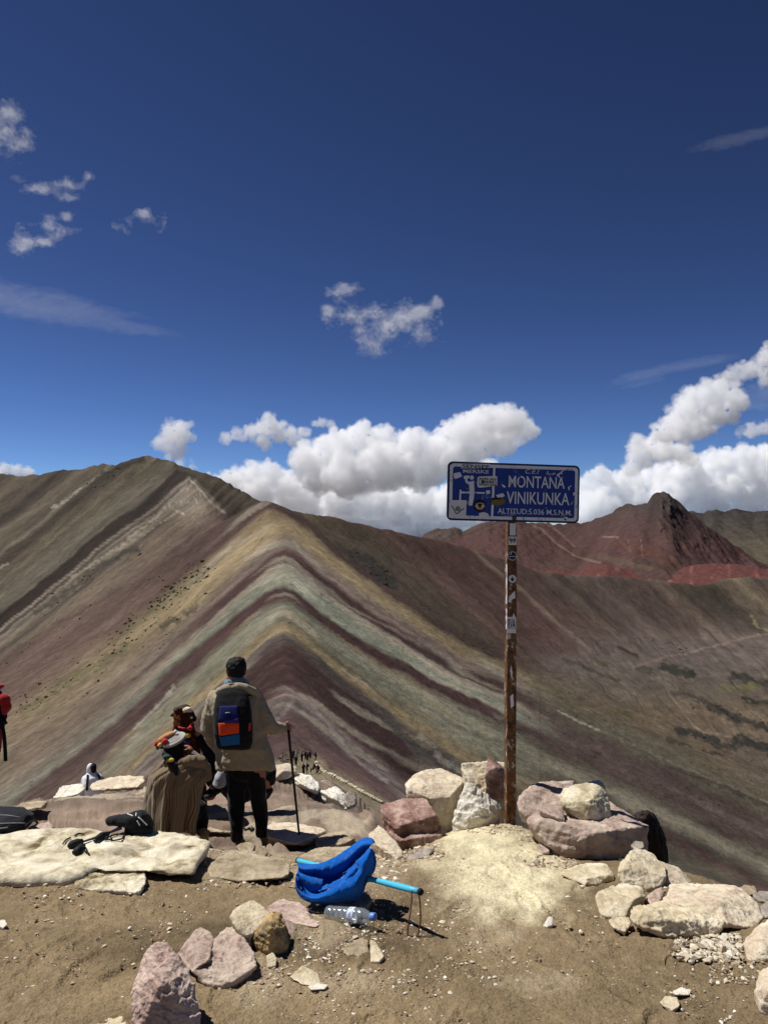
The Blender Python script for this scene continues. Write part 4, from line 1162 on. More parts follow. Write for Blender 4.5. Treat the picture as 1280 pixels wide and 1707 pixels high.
# --- front left
rock('tall upright pink boulder at the bottom left of the picture', 'pink', [[(256, 1571, .7), (270, 1569, .8), (281, 1572, .75), (298, 1592, .6), (314, 1617, .45), (320, 1637, .35), (328, 1661, .25), (334, 1690, .15), (335, 1722, .05), (229, 1722, 0), (217, 1684, .15), (219, 1660, .3), (235, 1627, .45), (238, 1598, .6), (242, 1579, .7), (275, 1640, .08), (262, 1608, .35)]], 2.46, .24, group=GR_F, rough=1.25, sink=.06)
rock('broad low mauve rock between the tall pink boulder and the golden one', 'mauve', [[(297, 1590, .6), (314, 1565, .8), (325, 1549, 1), (341, 1547, 1), (356, 1560, .8), (350, 1600, .2), (320, 1620, .1), (330, 1590, .3)], [(345, 1572, .7), (382, 1543, 1), (397, 1549, 1), (408, 1570, .7), (424, 1588, .5), (427, 1612, .25), (388, 1637, .03), (352, 1645, 0), (320, 1620, .1), (345, 1600, .3)]], 2.80, .34, group=GR_F, rough=1.1, sink=.05)
cg = empty('boulder', P(436, 1585, 3.02), 'cream boulder with a golden brown broken right half', 'boulder', GR_F)
rock('', 'cream', [(382, 1529, .3), (388, 1517, .6), (412, 1503, .9), (423, 1500, 1), (452, 1520, .7), (436, 1545, .3), (415, 1560, .1), (401, 1559, .1), (396, 1546, .15), (420, 1572, .2)], 3.0, .24, name='pale_half', parent=cg, sink=.02)
rock('', 'gold', [(432, 1543, .3), (454, 1517, .7), (469, 1523, .7), (476, 1551, .5), (486, 1562, .5), (479, 1582, .2), (448, 1589, .02), (418, 1568, .25), (452, 1545, .05), (425, 1578, .2)], 2.98, .24, name='golden_half', parent=cg, rough=1.5, sink=.02)
rock('little cream stone at the foot of the golden boulder', 'cream', [(444, 1592, .5), (455, 1587, .9), (462, 1597, .5), (460, 1610, .1), (447, 1612, 0)], 2.86, .08, name='stone', cat='stone', sink=.015, voxel_px=1.2)
rock('small grey stone half behind the golden boulder', 'mauve', [(474, 1533, .6), (486, 1534, .9), (495, 1548, .5), (489, 1559, .1), (478, 1555, .1)], 3.15, .12, name='stone', cat='stone', sink=.02)
rock('flat pink slab level with the dirt left of the water bottle', 'pink', [(443, 1512, .6), (465, 1499, 1), (500, 1504, .9), (542, 1531, .3), (530, 1546, 0), (485, 1539, .15), (450, 1522, .4)], 3.28, .32, group=GR_F, sink=.05)
rock('jagged cream flake lying below the golden boulder', 'cream', [(482, 1628, .4), (505, 1607, .9), (530, 1621, .7), (537, 1639, .2), (520, 1644, 0), (500, 1641, .1)], 2.80, .14, name='stone', cat='stone', sink=.02)
rock('thin cream chip beside the jagged flake', 'white', [(513, 1644, .5), (530, 1638, 1), (548, 1641, .6), (540, 1649, .1), (520, 1650, 0)], 2.72, .06, name='stone', cat='stone', sink=.012, voxel_px=1.1)
rock('cream rock cut by the bottom edge left of the tall pink boulder', 'cream', [(156, 1716, .2), (169, 1690, .6), (205, 1672, 1), (217, 1674, .9), (223, 1693, .6), (226, 1722, .1), (190, 1726, 0)], 2.46, .22, group=GR_F, rough=1.3)
rock('cream splinter of stone below the water bottle, the right one', 'cream', [(617, 1566, .9), (625, 1568, .9), (641, 1592, .3), (633, 1603, 0), (618, 1603, .05)], 3.02, .12, name='stone', cat='stone', sink=.02, voxel_px=1.2)
rock('flat cream stone sunk in the dirt below the water bottle', 'tan', [(575, 1576, .7), (602, 1563, 1), (614, 1566, .9), (614, 1594, .2), (590, 1600, 0), (572, 1588, .3)], 3.04, .16, name='stone', cat='stone', sink=.03)
rock('small pale triangular stone on the edge of the gravel patch', 'white', [(904, 1543, .2), (914, 1527, .8), (922, 1528, .8), (921, 1542, .2), (912, 1545, 0)], 3.33, .06, name='stone', cat='stone', sink=.012, voxel_px=1.1)
rock('white stone lying near the left edge of the dirt', 'white', [(-4, 1541, .4), (0, 1533, .8), (9, 1532, .8), (13, 1540, .3), (6, 1547, 0)], 3.3, .06, name='stone', cat='stone', sink=.012, voxel_px=1.1)
rock('knobbly pale stone flush in the dirt at lower right', 'cream', [(1098, 1671, .4), (1108, 1660, .9), (1128, 1662, .8), (1133, 1676, .2), (1120, 1684, 0)], 2.66, .09, name='stone', cat='stone', sink=.02, voxel_px=1.2)
rock('pale flake next to the knobbly stone at lower right', 'white', [(1120, 1652, .5), (1135, 1645, 1), (1152, 1650, .6), (1148, 1659, .1), (1126, 1658, 0)], 2.72, .06, name='stone', cat='stone', sink=.015, voxel_px=1.2)
# --- left slabs
LONG_SLAB = rock('long pale lichen-covered rock slab along the left with the trekking gear on it', 'lichen', [[(-330, 1384, .95), (-60, 1384, .95), (48, 1385, .98), (93, 1382, 1), (157, 1382, 1), (190, 1388, .95), (215, 1392, .9), (200, 1420, .5), (130, 1466, .02), (70, 1470, 0), (0, 1463, .03), (-60, 1463, .03), (-330, 1463, .03)],
     [(150, 1388, .9), (230, 1384, .97), (256, 1384, 1), (281, 1387, .97), (323, 1395, .85), (350, 1403, .75), (340, 1412, .6), (336, 1428, .4), (325, 1450, .15), (320, 1462, .05), (281, 1460, .07), (245, 1446, .2), (170, 1452, .12), (140, 1440, .25)]], 3.84, .62, name='rock_slab', cat='rock slab', rough=.34, voxel_px=1.4, sink=.08, strata=1.0)
rock('pale slab piece broken off the front of the long left slab', 'lichen', [(124, 1468, .4), (141, 1457, .7), (191, 1445, 1), (240, 1443, 1), (243, 1456, .7), (243, 1473, .2), (233, 1487, 0), (169, 1484, .03), (127, 1480, .15)], 3.70, .26, name='rock_slab', cat='rock slab', rough=.6, sink=.06, strata=.8)
rock('low sandy ledge of rock between the left slab and the blue garment', 'tan', [(345, 1440, .5), (380, 1420, .9), (410, 1418, 1), (440, 1428, .85), (478, 1438, .7), (484, 1441, .6), (482, 1457, .2), (470, 1463, .05), (400, 1469, 0), (350, 1461, .15)], 4.02, .45, name='rock_slab', cat='rock slab', rough=.5, sink=.08)
rock('rounded rock at the toes of the man with the backpack', 'tan', [(392, 1412, .3), (400, 1405, .7), (416, 1403, 1), (427, 1409, .7), (420, 1421, .1), (402, 1421, 0)], 5.3, .3, name='stone', cat='stone')
rock('angular stone beside the rounded rock below the man', 'tan', [(424, 1420, .3), (430, 1409, .8), (442, 1410, 1), (447, 1421, .6), (443, 1430, .1), (426, 1431, 0)], 5.2, .25, name='stone', cat='stone')
rock('pale flat slab under the tip of the walking stick', 'palepink', [(443, 1379, .7), (457, 1368, 1), (505, 1374, .9), (537, 1380, .7), (545, 1384, .6), (512, 1398, .2), (491, 1407, 0), (448, 1395, .25)], 6.55, .75, name='rock_slab', cat='rock slab', sink=.12, rough=.5)
rock('tan slab step right of the walking stick', 'tan', [(524, 1399, .6), (546, 1388, .9), (578, 1385, 1), (592, 1398, .6), (570, 1408, .2), (530, 1411, 0)], 6.0, .6, name='rock_slab', cat='rock slab', sink=.1, rough=.6)
rock('tan slab step just behind the blue garment', 'tan', [(500, 1428, .5), (520, 1416, .9), (570, 1410, 1), (605, 1412, .9), (600, 1430, .2), (540, 1440, 0)], 4.8, .6, name='rock_slab', cat='rock slab', sink=.1, rough=.6)
rock('small ochre stone beside the hem of the poncho', 'gold', [(329, 1383, .4), (341, 1378, .9), (350, 1384, .6), (349, 1394, .1), (335, 1395, 0)], 5.9, .14, name='stone', cat='stone')
rock('dark flat slab between the poncho and the man', 'tan', [(333, 1375, .6), (352, 1366, 1), (378, 1369, .9), (392, 1377, .6), (384, 1388, .1), (345, 1386, 0)], 6.9, .6, name='rock_slab', cat='rock slab', sink=.1, rough=.6)
rock('small reddish rock next to the black bag on the left', 'pink', [(46, 1380, .4), (61, 1373, .8), (84, 1370, 1), (91, 1378, .6), (84, 1385, .1), (53, 1387, 0)], 4.4, .2, name='stone', cat='stone', rough=1.2)
# --- far ledge
rock('white angular boulder beyond the man just left of the walking stick', 'palepink', [(452, 1281, .4), (459, 1275, .6), (479, 1271, 1), (495, 1279, .9), (495, 1287, .6), (478, 1296, .1), (457, 1298, 0), (472, 1285, .1)], 10.6, .45, group=GR_L)
rock('white lumpy ledge rock right of the walking stick', 'white', [(486, 1294, .6), (500, 1290, 1), (517, 1292, .9), (530, 1304, .6), (534, 1313, .3), (530, 1320, .1), (517, 1315, 0), (500, 1306, .1)], 10.4, .7, group=GR_L, rough=1.2)
rock('white sloping ledge of rock beside the stone-edged path', 'white', [(533, 1318, .6), (550, 1313, .9), (566, 1313, 1), (575, 1322, .7), (577, 1340, .2), (579, 1348, 0), (556, 1330, .1)], 9.6, .7, group=GR_L, rough=1.3, strata=.6)
rock('grey upright rock at the end of the white sloping ledge', 'grey', [(574, 1324, .5), (583, 1317, .9), (594, 1330, .7), (593, 1340, .3), (581, 1346, 0), (575, 1337, .2)], 9.2, .35, group=GR_L, rough=1.3)
rock('white pointed rock on the left ledge, nearest the seated person in white', 'white', [(88, 1331, .3), (102, 1311, .8), (112, 1309, 1), (123, 1310, .9), (139, 1306, 1), (143, 1314, .6), (130, 1324, .1), (95, 1332, 0)], 10.0, .5, group=GR_L, rough=1.2)
rock('long pinkish white rock on the left ledge right of the person in white', 'palepink', [(147, 1314, .4), (155, 1306, .7), (169, 1299, .9), (200, 1293, 1), (220, 1295, 1), (240, 1294, .9), (242, 1302, .5), (230, 1312, .1), (195, 1315, 0), (160, 1318, .05)], 10.8, .6, group=GR_L, rough=1.1)
rock('low pale rock at the left end of the brown ledge', 'tan', [(20, 1349, .4), (40, 1338, .8), (62, 1334, 1), (80, 1336, .8), (70, 1346, .1), (35, 1352, 0)], 8.2, .5, group=GR_L)

# --- loose gravel and pebbles
def gravel(name, label, spots, cols, seed):
    r_ = np.random.default_rng(seed)
    iv, jf = ico(1)
    V, F, K, n = [], [], [], 0
    for (x, y, s) in spots:
        z = float(G(x, y))
        sc = s * r_.uniform(0.6, 1.3, 3) * np.array([1.15, 1.0, 0.65])
        v = iv * (1 + 0.30 * r_.standard_normal((len(iv), 1))) * sc
        a = r_.uniform(0, 6.28)
        rot = np.array([[math.cos(a), -math.sin(a), 0], [math.sin(a), math.cos(a), 0], [0, 0, 1]])
        v = v @ rot.T + np.array([x, y, z + s * 0.12])
        V.append(v); F.append(jf + n); n += len(iv)
        c = np.array(srgb(*cols[r_.integers(len(cols))])) * r_.uniform(0.75, 1.15)
        K.append(np.tile(c, (len(iv), 1)))
    o = mesh_obj(name, np.concatenate(V), np.concatenate(F), MAT_PEB, smooth_shade=False)
    add_color(o, np.concatenate(K))
    return tag(o, label, kind='stuff')

m = Mat('pebble')
m.pbr(m.attr('col'), 0.9, m.bump(m.noise(m.coords('Object'), 260, 4), 0.5, 0.004), spec=0.12)
MAT_PEB = m.m
PC = [(206, 196, 172), (190, 172, 150), (168, 148, 124), (222, 216, 200), (150, 124, 112), (140, 118, 90)]
def scatter(n, u0, u1, v0, v1, smin, smax, seed, where=None, power=3.0):
    r_ = np.random.default_rng(seed)
    out = []
    uu = r_.uniform(u0, u1, n * 3); vv = r_.uniform(v0, v1, n * 3)
    keep = np.ones(n * 3, bool)
    if where is not None: keep = where(uu, vv, r_)
    uu, vv = uu[keep][:n], vv[keep][:n]
    # flat-ground estimate, refined on the real surface
    a = np.stack([np.array(P(a_, b_, 1.0)) for a_, b_ in zip(uu, vv)])
    d = np.full(len(uu), 3.0)
    for _ in range(30):
        z = G(a[:, 0] * d, d)
        dn = (CAM_Z - z) / np.maximum(-(a[:, 2] - CAM_Z), 1e-3)
        d = d + 0.6 * (np.clip(dn, 1.5, 9) - d)
    s = smin * (smax / smin) ** (r_.uniform(0, 1, len(uu)) ** power)
    return [(a[i, 0] * d[i], d[i], s[i] * d[i] / FPX) for i in range(len(uu)) if d[i] < 6]
def clump(uu, vv, r_):
    return fbm(uu / 60, vv / 40, 0, 3, 331) + 0.35 * r_.uniform(-1, 1, len(uu)) > 0.0
spots_ = scatter(2600, -20, 1300, 1470, 1707, 0.8, 4.2, 41, clump) + scatter(1500, 380, 900, 1520, 1707, 0.8, 3.2, 42) + scatter(1500, 560, 960, 1380, 1520, 0.8, 2.6, 43) + \
     scatter(700, 560, 680, 1425, 1470, 1.0, 5.0, 44) + scatter(700, 430, 620, 1540, 1640, 1.0, 4.5, 45) + scatter(500, 620, 760, 1540, 1640, 1.0, 3.5, 46)
gravel('gravel', 'pale pebbles strewn over the brown dirt', spots_, PC, 5)
spots_ = scatter(420, 1122, 1242, 1556, 1604, 1.5, 8.0, 47, lambda a, b, r: np.hypot((a - 1182) / 60, (b - 1580) / 24) + .25 * r.uniform(-1, 1, len(a)) < 1, 2.0) + \
     scatter(160, 1180, 1260, 1590, 1640, 1.0, 5.0, 48)
gravel('rubble', 'heap of pale broken stone chips below the long low rock', spots_, [(196, 186, 164), (180, 166, 144), (158, 142, 120), (206, 198, 180)], 6)
spots_ = scatter(700, 640, 740, 1395, 1440, 1.0, 5.0, 50) + scatter(600, 860, 960, 1390, 1450, 1.0, 6.5, 51) + scatter(500, 760, 870, 1360, 1392, 1.0, 4.0, 52) + scatter(500, 340, 500, 1405, 1480, 1.0, 5.0, 53)
gravel('rubble', 'small broken chips between the boulders around the sign', spots_, [(176, 160, 134), (190, 174, 150), (150, 130, 108), (204, 192, 168)], 7)
# ================================================================== SMALL THINGS: SIGN, GARMENT, STICK, BOTTLE, BAGS
def simple_mat(name, col, rough=0.7, spec=0.3, noise_scale=40.0, var=0.25, bump=0.3, bdist=0.004, metal=0.0):
    m = Mat(name)
    pos = m.coords('Object')
    n1 = m.noise(pos, noise_scale, 6, 0.6)
    c = m.mix(srgb(*col), m.ramp(n1, [(0.25, 1 - var), (0.75, 1 + var)]), 1.0, 'MULTIPLY')
    m.pbr(c, rough, m.bump(n1, bump, bdist), spec=spec, metal=metal)
    return m.m

def worn_mat(name, col, under, amount=0.45, scale=22.0, rough=0.55):
    m = Mat(name)
    pos = m.coords('Object')
    n1 = m.noise(pos, scale, 9, 0.7)
    n2 = m.noise(pos, scale * 5, 4, 0.6)
    k = m.ramp(m.math('ADD', m.math('MULTIPLY', n1, 0.75), m.math('MULTIPLY', n2, 0.25)), [(amount, 1.0), (amount + 0.05, 0.0)])
    c = m.mix(srgb(*col), m.ramp(n2, [(0.2, 0.85), (0.8, 1.12)]), 1.0, 'MULTIPLY')
    m.pbr(m.mix(c, srgb(*under), k), rough, m.bump(n2, 0.2, 0.001), spec=0.3)
    return m.m

def prism(poly, t0, t1):
    """Closed prism from a 2D outline (x, z), between depths t0 (front) and t1 (back)."""
    n = len(poly)
    V = [(x, t0, z) for x, z in poly] + [(x, t1, z) for x, z in poly]
    F = [list(range(n)), list(range(2 * n - 1, n - 1, -1))]
    for i in range(n):
        j = (i + 1) % n
        F.append([i, n + i, n + j, j])
    return V, F

def round_rect(w, h, r, n=6, cx=0.0, cz=0.0):
    out = []
    for sx, sz, a0 in ((1, 1, 0), (-1, 1, 90), (-1, -1, 180), (1, -1, 270)):
        for i in range(n + 1):
            a = R(a0 + 90 * i / n)
            out.append((cx + sx * (w / 2 - r) + r * math.cos(a), cz + sz * (h / 2 - r) + r * math.sin(a)))
    return out

def ring(outer, inner, t0, t1):
    n = len(outer)
    V = [(x, t0, z) for x, z in outer] + [(x, t0, z) for x, z in inner] + [(x, t1, z) for x, z in outer] + [(x, t1, z) for x, z in inner]
    F = []
    for i in range(n):
        j = (i + 1) % n
        F += [[i, j, n + j, n + i], [2 * n + i, 3 * n + i, 3 * n + j, 2 * n + j], [i, 2 * n + i, 2 * n + j, j], [n + i, n + j, 3 * n + j, 3 * n + i]]
    return V, F

def text_mesh(body, box, bold=0.0, shear=0.0):
    """Outline letters fitted into box = (x0, x1, z0, z1): returns 2D verts and faces."""
    cu = bpy.data.curves.new('lettering', 'FONT')
    cu.body = body
    cu.size = 1.0
    cu.offset = bold
    cu.shear = shear
    cu.resolution_u = 3
    o = bpy.data.objects.new('lettering', cu)
    C.objects.link(o)
    dg = bpy.context.evaluated_depsgraph_get()
    ev = o.evaluated_get(dg)
    me = ev.to_mesh()
    V = np.array([v.co[:2] for v in me.vertices]); F = [list(p.vertices) for p in me.polygons]
    ev.to_mesh_clear()
    bpy.data.objects.remove(o); bpy.data.curves.remove(cu)
    lo, hi = V.min(axis=0), V.max(axis=0)
    x0, x1, z0, z1 = box
    V = (V - lo) / (hi - lo)
    return np.stack([x0 + V[:, 0] * (x1 - x0), z0 + V[:, 1] * (z1 - z0)], axis=1), F

def local_obj(name, V, F, mat, parent, smooth_shade=False):
    """Mesh given in its parent's own axes."""
    me = bpy.data.meshes.new(name)
    me.from_pydata([tuple(float(a) for a in v) for v in V], [], [list(map(int, f)) for f in F])
    me.polygons.foreach_set('use_smooth', np.full(len(me.polygons), smooth_shade))
    me.materials.append(mat)
    o = bpy.data.objects.new(name, me)
    C.objects.link(o)
    o.parent = parent
    return o

# ------------------------------------------------------------------ road sign
base = P(849.5, 1371, 5.10)
sign = empty('road_sign', base, 'worn blue altitude sign covered in stickers on a tall rusty post', 'sign')
sign.rotation_euler = (0, R(0.35), R(7))
M_RUST = Mat('rusted_steel')
pos = M_RUST.coords('Object')
n1 = M_RUST.noise(M_RUST.coords('Object', (1, 1, 0.5)), 26, 9, 0.78)
n2 = M_RUST.noise(pos, 90, 5, 0.6)
c = M_RUST.ramp(n1, [(0.34, srgb(26, 21, 18)), (0.44, srgb(58, 42, 30)), (0.495, srgb(128, 80, 42)), (0.53, srgb(60, 44, 32)), (0.565, srgb(120, 96, 68)), (0.60, srgb(186, 178, 160))])
M_RUST.pbr(M_RUST.mix(c, M_RUST.ramp(n2, [(0.3, 0.7), (0.7, 1.2)]), 1.0, 'MULTIPLY'), 0.75, M_RUST.bump(n1, 0.5, 0.004), spec=0.3)
M_BLUE = worn_mat('sign_blue', (28, 54, 134), (128, 138, 158), 0.375, 15)
M_WHITE = worn_mat('sign_white', (214, 216, 220), (40, 56, 110), 0.375, 26)
M_RIM = worn_mat('sign_rim', (24, 32, 66), (80, 84, 96), 0.33, 18)
M_STK = worn_mat('sticker_white', (212, 212, 214), (130, 126, 120), 0.36, 40)
M_INK = simple_mat('sticker_black', (22, 22, 26), 0.6, 0.2, 60, 0.2, 0.1)
M_NAVY = simple_mat('sticker_navy', (22, 30, 56), 0.5, 0.3, 60, 0.2, 0.1)
M_TAN = simple_mat('sticker_tan', (190, 166, 142), 0.6, 0.2, 60, 0.3, 0.1)
M_OLIVE = simple_mat('sticker_olive', (112, 100, 40), 0.6, 0.2, 60, 0.4, 0.1)
M_BOLT = simple_mat('bolt_steel', (86, 80, 66), 0.5, 0.5, 90, 0.3, 0.2, metal=0.6)

pw = 0.031
PV, PF = [], []
zs = np.linspace(-0.25, 2.30, 52)
corner = [(-pw, -pw), (pw, -pw), (pw, pw), (-pw, pw)]
for z in zs:
    for (x, y) in corner:
        PV.append((x * (1 + .03 * math.sin(z * 9)), y + 0.0015 * math.sin(z * 23), z))
for i in range(len(zs) - 1):
    for k in range(4):
        a, b = i * 4 + k, i * 4 + (k + 1) % 4
        PF.append([a, b, b + 4, a + 4])
PF += [[3, 2, 1, 0], [len(PV) - 4, len(PV) - 3, len(PV) - 2, len(PV) - 1]]
post = local_obj('post', PV, PF, M_RUST.m, sign)

SW, SH = 0.892, 0.384
SZ = 2.175
ROLL = R(-1.05)
def roll(V, y0=0.0):
    V = np.asarray(V, float)
    x, z = V[:, 0].copy(), V[:, 2].copy()
    V[:, 0] = 0.006 + x * math.cos(ROLL) - z * math.sin(ROLL)
    V[:, 2] = SZ + x * math.sin(ROLL) + z * math.cos(ROLL)
    return V
def Suv(u, v):
    """Picture point on the sign -> panel coordinates."""
    x = ((u - 741.5) / 225.0 - 0.5) * SW
    top = 770.5 + (u - 743) * 0.031
    return (x, SH * (0.5 - (v - top) / 96.2))
YF = -0.048                                               # front of the panel, ahead of the post
def panel_part(name, V2, F, mat, y0, y1, parent):
    return local_obj(name, roll(V2), F, mat, parent)
V, F = prism(round_rect(SW, SH, 0.034), YF, YF + 0.012)
panel = panel_part('panel', V, F, M_RIM, 0, 0, sign)
V, F = prism(round_rect(SW - 0.022, SH - 0.022, 0.026), YF - 0.002, YF - 0.0001)
panel_part('blue_field', V, F, M_BLUE, 0, 0, panel)
V, F = ring(round_rect(SW - 0.026, SH - 0.026, 0.024), round_rect(SW - 0.066, SH - 0.066, 0.016), YF - 0.0035, YF - 0.0021)
panel_part('border', V, F, M_WHITE, 0, 0, panel)
def flat(poly_px, y0, th=0.0012):
    return prism([Suv(*p) for p in poly_px][::-1] if False else [Suv(*p) for p in poly_px], y0, y0 + th)
def flat_part(name, poly_px, mat, y0=None, parent=None):
    V, F = flat(poly_px, YF - 0.0040 if y0 is None else y0)
    return panel_part(name, V, F, mat, 0, 0, parent or panel)
Z7 = lambda x, y: (720 + x * 0.2109, 750 + y * 0.2109)
Z4 = lambda x, y: (740 + x * 0.09375, 765 + y * 0.09375)
flat_part('divider', [Z7(462, 132), Z7(480, 132), Z7(470, 545), Z7(452, 545)], M_WHITE)
def letters(name, body, x0, y0, x1, y1, mat, bold=0.01, depth=None, slope=0.031, z7=True, parent=None, shear=0.0):
    a = Suv(*(Z7(x0, y1) if z7 else (x0, y1))); b = Suv(*(Z7(x1, y1) if z7 else (x1, y1))); t = Suv(*(Z7(x0, y0) if z7 else (x0, y0)))
    V2, F = text_mesh(body, (0, 1, 0, 1), bold, shear)
    h = t[1] - a[1]
    w = b[0] - a[0]
    n = len(V2)
    X = a[0] + V2[:, 0] * w; Zz = a[1] + V2[:, 1] * h
    y = YF - 0.0046 if depth is None else depth
    front = np.stack([X, np.full(n, y), Zz], axis=1)
    return panel_part(name, front, F, mat, 0, 0, parent or panel)
letters('lettering', 'MONTANA', 588, 207, 1045, 300, M_WHITE, 0.007)
letters('lettering', 'VINIKUNKA', 575, 331, 1085, 428, M_WHITE, 0.007)
letters('lettering', 'ALTITUD:5.036 M.S.N.M.', 505, 462, 1108, 504, M_WHITE, 0.003)
letters('graffiti', 'C.E.I', 722, 158, 832, 192, M_WHITE, -0.004, shear=0.2)
letters('graffiti', 'A', 890, 170, 915, 200, M_WHITE, -0.008)
for pts in ([(940, 195), (962, 186), (968, 192), (945, 203)], [(975, 205), (1030, 165), (1036, 170), (983, 214)], [(985, 190), (1000, 210), (1006, 222), (996, 224)], [(1010, 178), (1026, 196), (1022, 200), (1005, 184)], [(1072, 300), (1098, 285), (1100, 292), (1084, 300), (1086, 322), (1078, 324)], [(1115, 345), (1132, 338), (1130, 362), (1118, 366)],
            [(490, 360), (520, 352), (545, 345), (560, 368), (540, 378), (500, 380)], [(530, 278), (548, 280), (566, 296), (560, 302), (545, 298)], [(1040, 545), (1055, 533), (1072, 536), (1078, 552), (1060, 560)], [(408, 325), (440, 322), (440, 350), (412, 352)],
            [(150, 190), (200, 182), (215, 215), (160, 236), (148, 215)]):
    flat_part('scraped_paint', [Z7(*p) for p in pts], M_WHITE, YF - 0.0034)
# pictogram of a person looking out over a railing
pic = flat_part('pictogram', [Z4(*p) for p in [(298, 315), (398, 308), (402, 350), (365, 366), (365, 398), (396, 420), (482, 400), (496, 560), (490, 690), (462, 832), (398, 832), (414, 620), (398, 462), (350, 445), (328, 405), (330, 372), (300, 362)]], M_WHITE)
ang = np.linspace(0, 2 * math.pi, 18, endpoint=False)
flat_part('pictogram_head', [Z4(446 + 36 * math.cos(a), 345 - 38 * math.sin(a)) for a in ang], M_WHITE)
flat_part('pictogram_rail', [Z4(*p) for p in [(235, 584), (682, 600), (682, 626), (235, 618)]], M_WHITE, YF - 0.0054)
flat_part('pictogram_rail', [Z4(*p) for p in [(232, 552), (262, 556), (258, 740), (226, 740)]], M_WHITE, YF - 0.0062)
# stickers
s1 = flat_part('sticker', [Z7(206, 117), Z7(436, 117), Z7(436, 152), Z7(206, 152)], M_STK)
letters('lettering', 'SENSEE', 214, 121, 432, 148, M_INK, 0.012, YF - 0.0060)
letters('lettering', 'MERSKE', 222, 160, 428, 187, M_STK, 0.012)
s2 = flat_part('sticker', [Z4(*p) for p in [(548, 338), (580, 325), (876, 315), (902, 332), (905, 470), (882, 490), (590, 522), (552, 508), (540, 440)]], M_STK, YF - 0.0056)
flat_part('sticker_ground', [Z4(*p) for p in [(572, 358), (868, 340), (882, 455), (585, 494), (566, 440)]], M_STK, YF - 0.0064)
letters('lettering', 'OMERHEKS', 745.5 + 48, 797.6, 745.5 + 77.4, 810.6, M_INK, 0.015, YF - 0.0072, z7=False)
s3 = flat_part('sticker', [Z7(*p) for p in [(120, 398), (255, 400), (252, 538), (116, 534)]], M_STK, YF - 0.0052)
def stroke_part(name, pts, w, mat, depth):
    V, F, n = [], [], 0
    for (ax, ay), (bx, by) in zip(pts[:-1], pts[1:]):
        a, b = np.array(Suv(*Z4(ax, ay))), np.array(Suv(*Z4(bx, by)))
        dvec = b - a; dvec /= np.linalg.norm(dvec); nn = np.array([-dvec[1], dvec[0]]) * w
        a, b = a - dvec * w * .6, b + dvec * w * .6
        for q in (a + nn, b + nn, b - nn, a - nn): V.append((q[0], depth, q[1]))
        F.append([n, n + 3, n + 2, n + 1]); n += 4
        depth -= 0.00012
    return panel_part(name, V, F, mat, 0, 0, panel)
stroke_part('hand_drawing', [(88, 832), (120, 868), (150, 925), (172, 965), (195, 975), (228, 950), (250, 925), (312, 885)], 0.0026, M_INK, YF - 0.0066)
for q in ([(160, 905), (192, 852)], [(178, 915), (212, 848)], [(198, 922), (235, 856)], [(218, 928), (252, 880)]):
    stroke_part('hand_drawing', q, 0.0022, M_INK, YF - 0.0072)
flat_part('emblem', [Z7(360 + 50 * math.cos(a), 442 - 48 * math.sin(a)) for a in ang[::2]], M_INK, YF - 0.0052)
flat_part('emblem_face', [Z7(*p) for p in [(322, 448), (332, 424), (360, 418), (392, 424), (402, 450), (380, 472), (345, 472)]], M_TAN, YF - 0.0060)
flat_part('emblem_mark', [Z7(*p) for p in [(340, 426), (382, 426), (361, 466)]], M_INK, YF - 0.0068)
flat_part('sticker', [Z7(*p) for p in [(355, 500), (395, 492), (430, 505), (440, 540), (360, 548)]], M_STK, YF - 0.0058)
flat_part('sticker', [Z7(*p) for p in [(455, 382), (540, 384), (566, 400), (560, 430), (520, 438), (456, 436)]], M_OLIVE, YF - 0.0052)
flat_part('sticker_ground', [Z7(*p) for p in [(455, 382), (540, 384), (520, 394), (456, 396)]], M_INK, YF - 0.0060)
flat_part('rust_hole', [Z7(*p) for p in [(658, 284), (664, 280), (670, 284), (671, 294), (664, 299), (658, 294)]], M_BOLT, YF - 0.0054)
for (bx, by) in ((640, 541),):
    flat_part('bolt', [Z7(bx + 18 * math.cos(a), by - 18 * math.sin(a)) for a in ang], M_INK, YF - 0.0060)
    flat_part('bolt', [Z7(bx + 11 * math.cos(a), by - 11 * math.sin(a)) for a in ang], M_BOLT, YF - 0.0110)
# stickers on the post, front face
def zpost(v): return (1371 - v) / FPX * 5.09
def post_sticker(poly, mat, off=0.0012, name='sticker'):
    V, F = prism(poly, -pw - off - 0.0008, -pw - off)
    return local_obj(name, V, F, mat, post)
def rectp(x0, x1, v0, v1): return [(x0, zpost(v1)), (x1, zpost(v1)), (x1, zpost(v0)), (x0, zpost(v0))]
post_sticker(rectp(-.018, .022, 874, 894), M_STK)
post_sticker(rectp(-.026, .028, 896, 910), M_STK)
for k in range(5):
    post_sticker(rectp(-.020 + .009 * k, -.014 + .009 * k, 898 + (k % 3), 904 + (k % 2) * 3), M_INK, 0.0024, 'sticker_print')
circ = lambda r, v: [(.001 + r * math.cos(a), zpost(v) + r * math.sin(a)) for a in ang]
post_sticker(circ(.030, 928), M_STK); post_sticker(circ(.026, 928), M_NAVY, 0.0024)
post_sticker([(-.018, zpost(929.5)), (.026, zpost(929)), (.026, zpost(928.3)), (-.018, zpost(928.6))], M_STK, 0.0038, 'sticker_print')
post_sticker([(-.014, zpost(926)), (-.008, zpost(921)), (-.004, zpost(922)), (-.008, zpost(926))], M_STK, 0.0038, 'sticker_print')
post_sticker(circ(.029, 966), M_INK); post_sticker(circ(.0265, 966), M_STK, 0.0024)
post_sticker([(-.014, zpost(964)), (-.004, zpost(966)), (0, zpost(961)), (.006, zpost(966)), (.016, zpost(964)), (.006, zpost(970)), (-.004, zpost(970))], M_INK, 0.0038, 'sticker_print')
